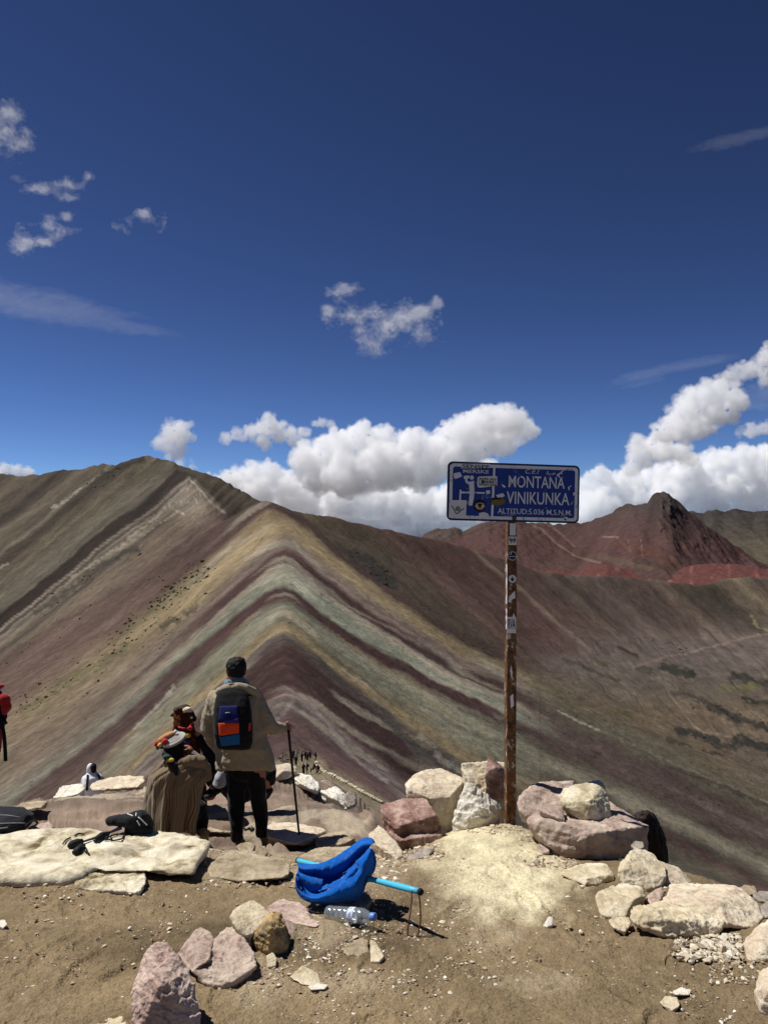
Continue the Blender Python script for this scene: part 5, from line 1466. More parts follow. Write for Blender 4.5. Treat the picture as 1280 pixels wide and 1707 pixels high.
post_sticker([(-.026, zpost(1004)), (-.020, zpost(996)), (0, zpost(990)), (.018, zpost(986)), (.022, zpost(998)), (0, zpost(1000)), (-.008, zpost(1006))], M_STK)
post_sticker([(.004, zpost(1029)), (.012, zpost(1022)), (.020, zpost(1029))], M_STK)
post_sticker(rectp(-.033, .026, 1029, 1056), M_STK)
V2, F2 = text_mesh('RVA', (-.028, .022, zpost(1049), zpost(1032)), 0.02)
local_obj('lettering', np.stack([V2[:, 0], np.full(len(V2), -pw - 0.0032), V2[:, 1]], axis=1), F2, M_NAVY, post)
post_sticker([(-.012, zpost(1118)), (-.004, zpost(1108)), (.004, zpost(1120)), (.000, zpost(1134)), (-.006, zpost(1126))], M_STK)
post_sticker([(-.010, zpost(1160)), (.010, zpost(1156)), (.014, zpost(1176)), (-.006, zpost(1180))], M_STK)
# white strips on the sunlit left face of the post
for v0, v1 in ((942, 1008), (1016, 1050)):
    z0, z1 = zpost(v1), zpost(v0)
    zz_ = np.linspace(z0, z1, 8)
    a = [(-pw - .0016, -pw + .004 + .006 * (i % 2), z) for i, z in enumerate(zz_)] + [(-pw - .0016, -pw + .034 - .008 * (i % 3), z) for i, z in enumerate(zz_[::-1])]
    local_obj('sticker', a, [list(range(len(a)))], M_STK, post)

# ------------------------------------------------------------------ tubes
def tube(pts, radii, seg=10, closed=False):
    """Swept round tube through 3D points with per-point radius; capped."""
    p = np.array([tuple(q) for q in pts], float)
    r = np.broadcast_to(np.asarray(radii, float), (len(p),))
    t = np.gradient(p, axis=0); t /= np.linalg.norm(t, axis=1)[:, None] + 1e-12
    up = np.array([0, 0, 1.0]) if abs(t[0][2]) < 0.9 else np.array([1.0, 0, 0])
    V, F = [], []
    a = np.linspace(0, 2 * math.pi, seg, endpoint=False)
    for i in range(len(p)):
        n = np.cross(t[i], up); n /= np.linalg.norm(n) + 1e-12
        b = np.cross(n, t[i]); up = b
        V.append(p[i] + r[i] * (np.cos(a)[:, None] * n + np.sin(a)[:, None] * b))
    V = np.concatenate(V)
    for i in range(len(p) - 1):
        for k in range(seg):
            k2 = (k + 1) % seg
            F.append([i * seg + k, i * seg + k2, (i + 1) * seg + k2, (i + 1) * seg + k])
    F.append(list(range(seg))[::-1]); F.append([(len(p) - 1) * seg + k for k in range(seg)])
    return V, F

def chain(pts, step=0.5):
    """Spheres along a limb: pts = [(point, radius or (rx, ry, rz))]."""
    out = []
    for (p, r), (q, s) in zip(pts[:-1], pts[1:]):
        p, q = np.array(tuple(p), float), np.array(tuple(q), float)
        r, s = np.array(r if hasattr(r, '__len__') else (r,) * 3, float), np.array(s if hasattr(s, '__len__') else (s,) * 3, float)
        n = max(1, int(np.linalg.norm(q - p) / (min(r.min(), s.min()) * step)))
        for i in range(n):
            t = i / n
            out.append((p + (q - p) * t, r + (s - r) * t))
    out.append((np.array(tuple(pts[-1][0]), float), np.array(pts[-1][1] if hasattr(pts[-1][1], '__len__') else (pts[-1][1],) * 3, float)))
    return out

def organic(name, spheres, voxel, mat, parent=None, smooth_it=4, wrinkle=0.0, wscale=14.0, seed=1, origin=None, stretch=(1, 1, 1), fine=0.0):
    V, F = soup(spheres, 2)
    v, f, n = remeshed(name, V, F, voxel, smooth_it)
    if wrinkle:
        w = fbm(v[:, 0] * wscale * stretch[0], v[:, 1] * wscale * stretch[1], v[:, 2] * wscale * stretch[2], 3, seed)
        w2 = 1 - np.abs(vnoise(v[:, 0] * wscale * 0.8 * stretch[0] + v[:, 2] * wscale * 0.5, v[:, 1] * wscale * 0.8, v[:, 2] * wscale * 0.9 * stretch[2], seed + 3)) * 2
        v = v + n * (wrinkle * (0.7 * w + 0.5 * w2))[:, None]
    if fine:
        v = v + n * (fine * fbm(v[:, 0] * wscale * 6, v[:, 1] * wscale * 6, v[:, 2] * wscale * 6, 2, seed + 9))[:, None]
    o = mesh_obj(name, v, f, mat, parent, origin)
    return o, v, f

# ------------------------------------------------------------------ blue garment on a stone, with the stick through it
def cloth_mat(name, col, weave=500.0, rough=0.95, sheen=0.3, var=0.12):
    m = Mat(name)
    pos = m.coords('Object')
    n1 = m.noise(pos, 30, 5, 0.6)
    n2 = m.noise(pos, weave, 3, 0.6)
    c = m.mix(srgb(*col), m.ramp(n1, [(0.25, 1 - var), (0.75, 1 + var)]), 1.0, 'MULTIPLY')
    c = m.mix(c, m.ramp(n2, [(0.2, 0.85), (0.8, 1.15)]), 1.0, 'MULTIPLY')
    m.pbr(c, rough, m.bump(n2, 0.35, 0.002), spec=0.1, Sheen_Weight=sheen)
    return m.m
mfl = Mat('blue_fleece')
pos = mfl.coords('Object')
fn1, fn2, fn3 = mfl.noise(pos, 9, 6, 0.65), mfl.noise(pos, 320, 3, 0.6), mfl.noise(pos, 45, 5, 0.65)
c = mfl.mix(srgb(16, 92, 178), mfl.ramp(fn1, [(0.3, 0.72), (0.7, 1.2)]), 1.0, 'MULTIPLY')
c = mfl.mix(c, srgb(116, 128, 140), mfl.ramp(fn3, [(0.50, 0.0), (0.72, 0.26)]))
c = mfl.mix(c, mfl.ramp(fn2, [(0.2, 0.74), (0.8, 1.22)]), 1.0, 'MULTIPLY')
mfl.pbr(c, 1.0, mfl.bump(mfl.math('ADD', fn2, mfl.math('MULTIPLY', fn3, 1.4)), 0.6, 0.004), spec=0.03, Sheen_Weight=0.08)
M_FLEECE = mfl.m
Z6 = lambda x, y: (480 + x * 0.125, 1390 + y * 0.125)
DGM = ground_hit(565, 1514).y + 0.02
kz = 0.125 * DGM / FPX
def zp(x, y, dd=0.0):
    u, v = Z6(x, y)
    return P(u, v, DGM + dd)
def sheet(ca, cb, bulge, n=60, m=18, th=0.0035, prof=1.0, seed=1, wr=0.006):
    """Thick cloth sheet between two picture curves [(x, y, depth)], bellying towards us by bulge."""
    def rs(c):
        q = spline(c, n=12)
        L = np.concatenate([[0], np.cumsum(np.linalg.norm(np.diff(q[:, :2], axis=0), axis=1))])
        return np.stack([np.interp(np.linspace(0, L[-1], n), L, q[:, j]) for j in range(3)], axis=1)
    a, b = rs(ca), rs(cb)
    fr, bk = [], []
    for i in range(m):
        t = i / (m - 1)
        for j in range(n):
            q = a[j] * (1 - t) + b[j] * t
            w = fbm(q[0] / 150 + 0.4 * q[1] / 150, (q[1] - 0.5 * q[0]) / 420, seed, 3, seed)
            dd = q[2] - bulge * math.sin(math.pi * t ** prof) - wr * w * math.sin(math.pi * min(1, t * 1.15 + .04)) * 2.2
            fr.append(np.array(zp(q[0], q[1], dd - th))); bk.append(np.array(zp(q[0], q[1], dd + th)))
    V = np.array(fr + bk)
    f1 = grid_faces(m, n)
    F = [list(q) for q in f1[:, ::-1]] + [list(q + n * m) for q in f1]
    e = list(range(n)) + [i * n + n - 1 for i in range(1, m)] + [(m - 1) * n + j for j in range(n - 2, -1, -1)] + [i * n for i in range(m - 2, 0, -1)]
    for p_, q_ in zip(e, e[1:] + e[:1]):
        F.append([p_, q_, q_ + n * m, p_ + n * m])
    return V, F
rim = [(132, 505, -.01), (112, 610, -.03), (150, 725, -.055), (230, 800, -.075), (330, 832, -.085), (470, 792, -.095), (620, 715, -.10), (760, 640, -.10), (870, 570, -.095), (935, 485, -.085), (925, 405, -.07), (905, 372, -.06), (985, 300, -.045), (1080, 185, -.02)]
btm = [(108, 545, 0), (98, 690, .0), (132, 808, -.01), (222, 888, -.015), (370, 928, -.02), (560, 950, -.02), (740, 938, -.02), (910, 884, -.02), (1005, 775, -.015), (1055, 655, -.005), (1125, 545, .0), (1168, 455, .01), (1178, 350, .02), (1150, 215, .03)]
top = [(128, 395, .04), (230, 408, .045), (345, 405, .045), (480, 378, .05), (640, 298, .05), (800, 192, .055), (950, 88, .06), (1050, 48, .06), (1125, 62, .05), (1160, 118, .04)]
inn = [(140, 520, .015), (250, 540, .02), (360, 560, .03), (480, 590, .04), (640, 575, .045), (760, 505, .045), (850, 400, .045), (930, 310, .04), (1020, 225, .03), (1100, 160, .01)]
parts_ = [sheet(rim, btm, .055, 80, 22, seed=3, wr=.005), sheet(top, inn, .045, 80, 18, seed=5, wr=.007),
          sheet([(q[0], q[1], q[2] - .015) for q in inn], [(q[0], q[1], q[2] + .004) for q in rim[1:11]], -.012, 70, 14, seed=7, wr=.003),
          sheet([(128, 490, -.01), (250, 556, -.035), (380, 588, -.045), (472, 608, -.05)], [(128, 560, -.01), (215, 690, -.035), (330, 775, -.05), (450, 740, -.06)], .016, 40, 14, seed=9, wr=.004),
          sheet([(765, 575, -.03), (775, 505, -.03), (830, 452, -.03), (905, 418, -.04)], [(745, 640, -.085), (800, 610, -.088), (880, 550, -.085), (930, 470, -.078)], .020, 30, 12, seed=11, wr=.003),
          sheet([(130, 392, .03), (200, 404, .03), (330, 404, .03)], [(135, 505, -.005), (230, 545, -.005), (335, 545, .0)], .020, 24, 12, seed=13, wr=.006),
          sheet(btm, [(240, 600, .11), (260, 700, .11), (320, 800, .10), (400, 850, .09), (500, 870, .09), (600, 870, .09), (700, 850, .09), (820, 780, .10), (880, 700, .11), (920, 600, .12), (960, 500, .12), (1000, 400, .12), (1020, 300, .12), (1040, 180, .10)], .02, 70, 12, seed=15)]
V, F, n0 = [], [], 0
for v, f in parts_:
    V.append(v); F += [[i + n0 for i in q] for q in f]; n0 += len(v)
gv, gf, gn = remeshed('garment', np.concatenate(V), F, 0.0026, 4)
cr_ = 1 - np.abs(vnoise(gv[:, 0] * 38 + gv[:, 2] * 20, gv[:, 1] * 20, gv[:, 2] * 26, 8)) * 2
gv = gv + gn * (0.0010 * fbm(gv[:, 0] * 120, gv[:, 1] * 120, gv[:, 2] * 120, 2, 6) + 0.0014 * cr_ + 0.0018 * fbm(gv[:, 0] * 22, gv[:, 1] * 22, gv[:, 2] * 22, 2, 4))[:, None]
gm = mesh_obj('garment', gv, gf, M_FLEECE, None, zp(600, 900, 0))
tag(gm, 'bright blue fleece garment bundled over the light blue stick', 'garment')
rock('tan stone under the blue garment propping it up', 'tan', [(548, 1502, .4), (585, 1490, .8), (612, 1484, 1), (620, 1500, .5), (612, 1512, .1), (575, 1522, 0), (552, 1514, .2)], DGM - 0.05, .20, name='stone', cat='stone', sink=.05)

M_STICK = worn_mat('light_blue_paint', (74, 178, 206), (150, 190, 200), 0.33, 30, 0.45)
M_BLACK = simple_mat('black_rubber', (20, 20, 22), 0.7, 0.3, 60, 0.3, 0.2)
DTIP = ground_hit(692, 1566).y + 0.03
A, B = P(497, 1434.5, DGM + 0.46), P(700, 1486.5, DTIP)
stick = empty('stick', A, 'light blue painted stick with black ends and a hanging cord loop', 'stick')
ts = np.linspace(0, 1, 14)
V, F = tube([A + (B - A) * t for t in ts], 0.0128 - 0.0010 * np.sin(ts * 20), 14)
mesh_obj('shaft', V, F, M_STICK, stick)
dirv = (B - A).normalized()
V, F = tube([B - dirv * .003, B + dirv * .002, B + dirv * .009, B + dirv * .012], [.0142, .0146, .013, .006], 14)
mesh_obj('end_cap', V, F, M_BLACK, stick)
V, F = tube([A - dirv * .010, A - dirv * .004, A + dirv * .004], [.010, .0142, .0142], 14)
mesh_obj('end_cap', V, F, M_BLACK, stick)
t0 = 0.585
V, F = tube([A + (B - A) * t0, A + (B - A) * (t0 + .05)], .0150, 14)
mesh_obj('grip_tape', V, F, M_BLACK, stick)
M_CORD = simple_mat('red_cord', (112, 52, 46), 0.9, 0.1, 200, 0.4, 0.3)
dl = DTIP + 0.012
loop = [(686, 1484, dl), (686, 1500, dl - .01), (684, 1520, dl - .01), (681, 1540, dl - .01), (679.5, 1556, dl - .01), (682, 1564, dl - .015), (688, 1566, dl - .02), (695, 1561, dl - .015), (699, 1548, dl - .01), (701, 1530, dl - .01), (700, 1508, dl - .01), (698, 1486, dl)]
V, F = tube(spline([tuple(P(*q)) for q in loop], n=5), 0.0030, 6)
mesh_obj('cord', V, F, M_CORD, stick)

# ------------------------------------------------------------------ water bottle
def lathe(profile, a, b, seg=28):
    """Profile [(t along a->b, radius)] turned round the axis from a to b."""
    a, b = np.array(tuple(a)), np.array(tuple(b))
    L = b - a; ln = np.linalg.norm(L); L /= ln
    n1 = np.cross(L, [0, 0, 1.0]); n1 /= np.linalg.norm(n1); n2 = np.cross(n1, L)
    an = np.linspace(0, 2 * math.pi, seg, endpoint=False)
    V = np.concatenate([a + L * (t * ln) + r * (np.cos(an)[:, None] * n1 + np.sin(an)[:, None] * n2) for t, r in profile])
    F = []
    for i in range(len(profile) - 1):
        for k in range(seg):
            k2 = (k + 1) % seg
            F.append([i * seg + k, (i + 1) * seg + k, (i + 1) * seg + k2, i * seg + k2])
    return V, F
mb = Mat('clear_plastic')
tr = mb.n('ShaderNodeBsdfTransparent'); tr.inputs['Color'].default_value = (0.90, 0.93, 0.95, 1)
gl = mb.n('ShaderNodeBsdfGlossy'); gl.inputs['Roughness'].default_value = 0.12
df = mb.n('ShaderNodeBsdfDiffuse'); df.inputs['Color'].default_value = (0.55, 0.6, 0.64, 1)
lw = mb.n('ShaderNodeLayerWeight'); lw.inputs['Blend'].default_value = 0.35
m1 = mb.n('ShaderNodeMixShader'); m1.inputs[0].default_value = 0.22
mb.link(tr.outputs[0], m1.inputs[1]); mb.link(df.outputs[0], m1.inputs[2])
m2 = mb.n('ShaderNodeMixShader')
mb.link(mb.math('MULTIPLY', lw.outputs['Facing'], 0.55), m2.inputs[0])
mb.link(m1.outputs[0], m2.inputs[1]); mb.link(gl.outputs[0], m2.inputs[2])
mb.link(m2.outputs[0], mb.out.inputs['Surface'])
M_CAP = simple_mat('blue_cap', (92, 130, 196), 0.4, 0.4, 60, 0.1, 0.1)
M_LAB = worn_mat('bottle_label', (190, 200, 216), (90, 104, 140), 0.42, 60)
gb = ground_hit(590, 1546)
bz = 0.031
Ba = P(545, 1522, gb.y + 0.10); Bb = P(626, 1528.5, gb.y - 0.02)
bottle = empty('water_bottle', Ba, 'clear plastic water bottle with a blue cap lying under the blue garment', 'bottle')
prof = [(0, .004), (.0, .022), (.02, .029), (.06, .031), (.12, .030), (.14, .028), (.16, .030), (.22, .031), (.24, .0285), (.26, .031), (.33, .031), (.35, .0285), (.37, .031), (.44, .031), (.46, .0285), (.48, .031), (.62, .031), (.64, .0285), (.66, .031), (.70, .031), (.76, .029), (.82, .024), (.87, .017), (.90, .0135), (.93, .0135)]
V, F = lathe(prof, Ba, Bb)
mesh_obj('bottle_body', V, F, mb.m, bottle)
V, F = lathe([(.905, .001), (.905, .0160), (.925, .0165), (.99, .0160), (1.0, .014), (1.0, .001)], Ba, Bb, 20)
mesh_obj('cap', V, F, M_CAP, bottle)
V, F = lathe([(.49, .0316), (.61, .0316)], Ba, Bb)
mesh_obj('label', V, F, M_LAB, bottle)

# ------------------------------------------------------------------ trekking poles and black bundle on the long slab
M_GEAR = cloth_mat('black_nylon', (26, 26, 30), 300, 0.75, 0.1)
M_STRIPE = simple_mat('white_trim', (206, 206, 204), 0.6, 0.2, 80, 0.15, 0.1)
M_ALU = simple_mat('dark_alloy', (58, 58, 74), 0.4, 0.5, 80, 0.2, 0.1, metal=0.5)
Z3 = lambda x, y: (100 + x * 0.1328, 1350 + y * 0.1327)
def slab_d(v): return 4.34 - (v - 1384) / 79.0 * 0.60
_sv = np.array([tuple(q.co) for q in LONG_SLAB.data.vertices]) + np.array(LONG_SLAB.location)
SLAB_BVH = BVHTree.FromPolygons([tuple(q) for q in _sv], [tuple(q.vertices) for q in LONG_SLAB.data.polygons])
def on_slab(x, y, lift=0.0, dd=0.0):
    u, v = Z3(x, y)
    o_ = Vector((0, 0, CAM_Z))
    h_ = SLAB_BVH.ray_cast(o_, (P(u, v, 5.0) - o_).normalized())
    if h_[0] is not None and h_[0].y < 4.8:
        return h_[0] + Vector((0, 0, lift))
    p = P(u, v, slab_d(v) * 0.985 + dd)
    return p + Vector((0, 0, lift))
tp = empty('trekking_poles', on_slab(480, 400), 'pair of black trekking poles lying on the long pale slab', 'trekking poles')
V, F = tube([on_slab(150, 480, .012), on_slab(300, 425, .012), on_slab(480, 375, .014), on_slab(640, 310, .016), on_slab(800, 240, .02)], [.007, .006, .007, .006, .006], 8)
mesh_obj('shaft', V, F, M_ALU, tp)
V, F = tube([on_slab(430, 410, .010), on_slab(600, 325, .014), on_slab(780, 265, .014)], [.006, .006, .006], 8)
mesh_obj('shaft', V, F, M_ALU, tp)
for q in ([(118, 495, .014), (150, 478, .018), (220, 455, .018), (290, 430, .014)], [(170, 570, .010), (230, 545, .014), (280, 505, .014)]):
    V, F = tube([on_slab(a, b, l) for a, b, l in q], [.012, .022, .020, .014][:len(q)], 10)
    mesh_obj('grip', V, F, M_BLACK, tp)
V, F = tube([on_slab(450, 400, .014), on_slab(520, 365, .018), on_slab(610, 330, .014)], [.012, .017, .012], 10)
mesh_obj('grip', V, F, M_BLACK, tp)
for q in ([(560, 395), (650, 385), (640, 350), (720, 325), (800, 330), (780, 380), (700, 400), (640, 408)], [(290, 480), (330, 500), (350, 560), (370, 575), (330, 540), (290, 545)], [(40, 450), (75, 400), (140, 365)], [(190, 340), (240, 315), (310, 325)]):
    V, F = tube(spline([tuple(on_slab(a, b, .008)) for a, b in q], n=4), .0042, 6)
    mesh_obj('strap', V, F, M_BLACK, tp)
S = chain([(on_slab(640, 205, .03), .028), (on_slab(760, 215, .035), .034), (on_slab(900, 235, .045), .044), (on_slab(1020, 225, .05), .050), (on_slab(1110, 265, .035), .032)], .4)
S += chain([(on_slab(880, 290, .02), .030), (on_slab(1000, 290, .03), .036), (on_slab(1110, 300, .02), .026)], .4)
gl_o, v, f = organic('black_bundle', S, .005, M_GEAR, None, 3, .006, 26, 8, on_slab(900, 300))
bun = empty('bundle', on_slab(900, 300), 'crumpled black bundle with white trim resting on the ends of the trekking poles', 'bundle')
gl_o.name = 'cloth'; place(gl_o, bun, on_slab(900, 300))
bvh = BVHTree.FromPolygons([tuple(p) for p in v], [tuple(int(i) for i in q) for q in f])
def decal_tube(bvh, pts, r, lift, seg=6, n=4):
    """A cord or trim that lies on a surface: points are pushed onto it along the camera's sight lines."""
    out = []
    o = Vector((0, 0, CAM_Z))
    for q in spline([tuple(p) for p in pts], n=n):
        dvec = (Vector(q) - o).normalized()
        hit = bvh.ray_cast(o, dvec)
        out.append(hit[0] - dvec * lift if hit[0] else Vector(q))
    return tube(out, r, seg)
for q in ([(960, 150), (955, 190)], [(985, 205), (1030, 240), (1095, 305)], [(850, 160), (920, 190)], [(970, 250), (1005, 310)]):
    V, F = decal_tube(bvh, [on_slab(a, b, .05) for a, b in q] if len(q) > 2 else [on_slab(*q[0], .05), on_slab((q[0][0] + q[1][0]) / 2, (q[0][1] + q[1][1]) / 2, .05), on_slab(*q[1], .05)], .0032, .001)
    mesh_obj('trim', V, F, M_STRIPE, bun)
cpt = on_slab(988, 160, .05)
V, F = tube([cpt + Vector((0.008 * math.cos(a), -.045, 0.008 * math.sin(a))) for a in np.linspace(0, 6.28, 12)], .0028, 6)
mesh_obj('ring', V, F, M_STRIPE, bun)

# ------------------------------------------------------------------ black backpack lying at the left edge
db = 4.42
S = chain([(P(-60, 1366, db + .1), (.06, .12, .055)), (P(-20, 1366, db + .05), (.07, .14, .06)), (P(20, 1367, db), (.07, .14, .058)), (P(40, 1370, db - .02), (.04, .10, .045))], .5)
bag = empty('backpack', P(0, 1384, db), 'black backpack lying flat on the slab at the left edge', 'backpack')
_, v, f = organic('bag_body', S, .007, M_GEAR, bag, 3, .008, 20, 9)
bvh = BVHTree.FromPolygons([tuple(p) for p in v], [tuple(int(i) for i in q) for q in f])
M_PIPE = simple_mat('grey_piping', (120, 120, 122), 0.6, 0.3, 80, 0.2, 0.1)
for q in ([(-30, 1374), (0, 1373), (25, 1372), (44, 1372)], [(-30, 1382), (0, 1381), (14, 1379)], [(-20, 1360), (10, 1359), (36, 1363)]):
    V, F = decal_tube(bvh, [P(a, b, db) for a, b in q], .0032, .001)
    mesh_obj('piping', V, F, M_PIPE, bag)
V, F = tube(spline([tuple(P(a, b, db - .08)) for a, b in ((44, 1376), (52, 1370), (60, 1368), (62, 1374), (50, 1380))], n=4), .006, 6)
mesh_obj('strap', V, F, M_GEAR, bag)
# dry twig by the stone chips
V, F = tube(spline([tuple(P(a, b, ground_hit(a, b).y - .01)) for a, b in ((1105, 1602), (1108, 1595), (1120, 1590), (1140, 1588), (1160, 1584))], n=4), .0022, 5)
tw = mesh_obj('twig', V, F, simple_mat('dry_wood', (150, 124, 88), 0.9, 0.1), None, ground_hit(1120, 1592))
tag(tw, 'thin bent dry twig beside the heap of stone chips', 'twig')
# ================================================================== PEOPLE AND THE ALPACA
M_SKIN = simple_mat('skin', (150, 104, 82), 0.6, 0.3, 80, 0.12, 0.1)
M_HAIR = simple_mat('dark_hair', (20, 17, 16), 0.75, 0.25, 140, 0.4, 0.6)
M_HAIRB = simple_mat('brown_black_hair', (40, 29, 22), 0.7, 0.25, 120, 0.5, 0.6)
M_KHAKI = cloth_mat('khaki_cotton', (148, 136, 113), 500, 0.9, 0.1)
M_KHAKID = cloth_mat('dark_khaki_cotton', (104, 92, 72), 500, 0.9, 0.1)
M_JEANS = cloth_mat('black_denim', (22, 22, 25), 400, 0.9, 0.1)
M_BOOT = simple_mat('black_boot', (26, 25, 25), 0.7, 0.3, 60, 0.3, 0.3)
M_TEAL = cloth_mat('grey_teal_fleece', (88, 120, 130), 400)
M_BKNY = cloth_mat('pack_black', (20, 20, 22), 300, 0.8, 0.05)
M_NAVYC = cloth_mat('pack_navy', (24, 32, 84), 400, 0.75, 0.05)
M_PURP = cloth_mat('pack_purple', (58, 44, 104), 400, 0.75, 0.05)
M_ORNG = cloth_mat('pack_orange', (206, 70, 36), 400, 0.75, 0.05)
M_PBLUE = cloth_mat('pack_blue', (28, 84, 138), 400, 0.75, 0.05)
M_GREYW = cloth_mat('light_grey_cloth', (176, 178, 182), 400)
M_WHITEC = cloth_mat('white_cloth', (214, 218, 224), 400)
M_WOODP = simple_mat('dark_wood', (52, 34, 28), 0.6, 0.3, 60, 0.3, 0.2)
M_REDC = cloth_mat('red_nylon', (150, 30, 32), 400)
M_RED = cloth_mat('red_wool', (178, 40, 50), 300)
M_YEL = cloth_mat('yellow_wool', (206, 180, 60), 300)
M_GRN = cloth_mat('green_wool', (30, 84, 76), 300)
M_BLU = cloth_mat('blue_wool', (28, 40, 120), 300)

def frame(u0, d):
    """Local figure coordinates in picture units at distance d: (u, v, dy metres) -> world."""
    def W(u, v, dy=0.0):
        return P(u, v, d + dy)
    return W, d / FPX

def limb(W, k, pts, step=0.35):
    return chain([(W(u, v, dy), (np.array(r, float) if hasattr(r, '__len__') else r) * k) for (u, v, dy, r) in pts], step)

def loft(W, k, rows, n=24, step=2.0, power=1.0):
    """Closed tube of stacked ovals: rows = [(v, u, half width, half depth, depth offset)] in picture units."""
    r = np.array([q if len(q) == 5 else (*q, 0.0) for q in rows], float)
    tt = np.concatenate([[0], np.cumsum(np.abs(np.diff(r[:, 0])) + 0.3 * np.abs(np.diff(r[:, 2])))])
    ts = np.linspace(0, tt[-1], max(8, int(tt[-1] / step)))
    a = np.linspace(0, 2 * math.pi, n, endpoint=False)
    ca, sa_ = np.cos(a), np.sin(a)
    ca, sa_ = np.sign(ca) * np.abs(ca) ** power, np.sign(sa_) * np.abs(sa_) ** power
    V = []
    for t in ts:
        v, u, hw, hd, dy = [float(np.interp(t, tt, r[:, j])) for j in range(5)]
        for x, y in zip(ca, sa_):
            V.append(np.array(W(u + x * hw, v, dy + y * hd * k)))
    m = len(ts)
    F = [[i * n + j, i * n + (j + 1) % n, (i + 1) * n + (j + 1) % n, (i + 1) * n + j] for i in range(m - 1) for j in range(n)]
    F += [list(range(n))[::-1], [(m - 1) * n + j for j in range(n)]]
    return np.array(V), F

def organic2(name, spheres, lofts, voxel, mat, parent=None, smooth_it=4, wrinkle=0.0, wscale=14.0, seed=1, fine=0.0, folds=None):
    V, F, n0 = [], [], 0
    if spheres:
        v, f = soup(spheres, 2); V.append(v); F += [list(q) for q in f]; n0 = len(v)
    for v, f in lofts:
        V.append(v); F += [[i + n0 for i in q] for q in f]; n0 += len(v)
    v, f, n = remeshed(name, np.concatenate(V), F, voxel, smooth_it)
    if wrinkle:
        w = fbm(v[:, 0] * wscale, v[:, 1] * wscale, v[:, 2] * wscale, 3, seed)
        cr = 1 - np.abs(vnoise(v[:, 0] * wscale * 0.9 + v[:, 2] * wscale * 0.7 + 0.8 * w, v[:, 1] * wscale * 0.8, v[:, 2] * wscale * 0.9, seed + 3)) * 2
        v = v + n * (wrinkle * (0.6 * w + 0.55 * cr))[:, None]
    if folds is not None:
        v = v + n * folds(v)[:, None]
    if fine:
        v = v + n * (fine * fbm(v[:, 0] * wscale * 6, v[:, 1] * wscale * 6, v[:, 2] * wscale * 6, 2, seed + 9))[:, None]
    o = mesh_obj(name, v, f, mat, parent)
    return o, v, f

def finger_set(W, k, u, v, dy, pts):
    out = []
    for q in pts:
        out += limb(W, k, [(u + a, v + b, dy + c, r) for a, b, c, r in q], 0.5)
    return out

def patch(name, bvh, quad, mat, parent, lift=0.004, n=9, o_=None):
    """Panel that follows a surface, bounded by four picture points."""
    (ax, ay), (bx, by), (cx_, cy_), (dx_, dy_) = quad
    o = Vector((0, 0, CAM_Z))
    top, bot = [], []
    for i in range(n):
        for j in range(n):
            s, t = j / (n - 1), i / (n - 1)
            u = (ax * (1 - s) + bx * s) * (1 - t) + (dx_ * (1 - s) + cx_ * s) * t
            v = (ay * (1 - s) + by * s) * (1 - t) + (dy_ * (1 - s) + cy_ * s) * t
            dvec = (P(u, v, 10) - o).normalized()
            h = bvh.ray_cast(o, dvec)
            if h[0] is None:
                q = top[-1] if top else P(u, v, 7)
                top.append(q); bot.append(q + dvec * 2 * lift)
            else:
                top.append(h[0] - dvec * lift); bot.append(h[0] + dvec * lift)
    V = [tuple(p) for p in top + bot]
    f1 = grid_faces(n, n)
    F = [list(q) for q in f1[:, ::-1]] + [list(q + n * n) for q in f1]
    edge = [i for i in range(n)] + [i * n + n - 1 for i in range(1, n)] + [(n - 1) * n + j for j in range(n - 2, -1, -1)] + [i * n for i in range(n - 2, 0, -1)]
    for a, b in zip(edge, edge[1:] + edge[:1]):
        F.append([a, b, b + n * n, a + n * n])
    return mesh_obj(name, V, F, mat, parent)

def bvh_of(v, f):
    return BVHTree.FromPolygons([tuple(p) for p in v], [tuple(int(i) for i in q) for q in f])

# ------------------------------------------------------------------ man with the backpack
DM = 6.95
W, k = frame(0, DM)
gz = W(410, 1402)
man = empty('person', gz, 'man standing with his back to us in a khaki jacket holding a walking pole', 'person')
S = limb(W, k, [(407, 1262, .02, 18), (402, 1230, 0, 20), (394, 1195, 0, 25), (391, 1165, 0, 22), (392, 1148, 0, 12), (393, 1136, .01, 10.5)])
S += limb(W, k, [(393, 1128, .02, (15, 16, 16)), (394, 1113, .02, (16, 18.5, 17)), (394, 1110, .02, (15.5, 18, 15))])
S += limb(W, k, [(405, 1124, .11, 3), (405, 1118, .115, 3)])                                                # nose, away from us
S += [(W(378.5, 1118, .02), np.array((2.5, 4, 5)) * k), (W(409.5, 1118, .02), np.array((2.5, 4, 5)) * k)]    # ears
S += limb(W, k, [(395, 1280, .0, 17), (394, 1335, .02, 12.5), (394, 1388, 0, 8), (394, 1396, .03, 8), (397, 1398, .12, 6)])
S += limb(W, k, [(426, 1280, .0, 17), (433, 1335, .06, 12), (436, 1380, .08, 8), (436, 1388, .10, 8), (439, 1389, .2, 6)])
S += limb(W, k, [(362, 1164, 0, 12), (349, 1205, .02, 10), (352, 1232, .10, 8), (366, 1250, .20, 6), (374, 1254, .24, 6)])
S += limb(W, k, [(426, 1164, 0, 12), (446, 1206, -.02, 9), (466, 1215, .10, 6.5), (474, 1214, .14, 6)])
S += limb(W, k, [(474, 1213, .14, (5, 5, 7)), (478, 1213, .155, (4.5, 5, 6.5))])
for i, dv_ in enumerate((-5.5, -1.8, 1.9, 5.4)):
    S += limb(W, k, [(478, 1213 + dv_, .15, 2.0), (483, 1213 + dv_ * 1.05, .14, 1.9), (485, 1213.5 + dv_ * 1.05, .165, 1.8), (481.5, 1214 + dv_, .185, 1.7)], .4)
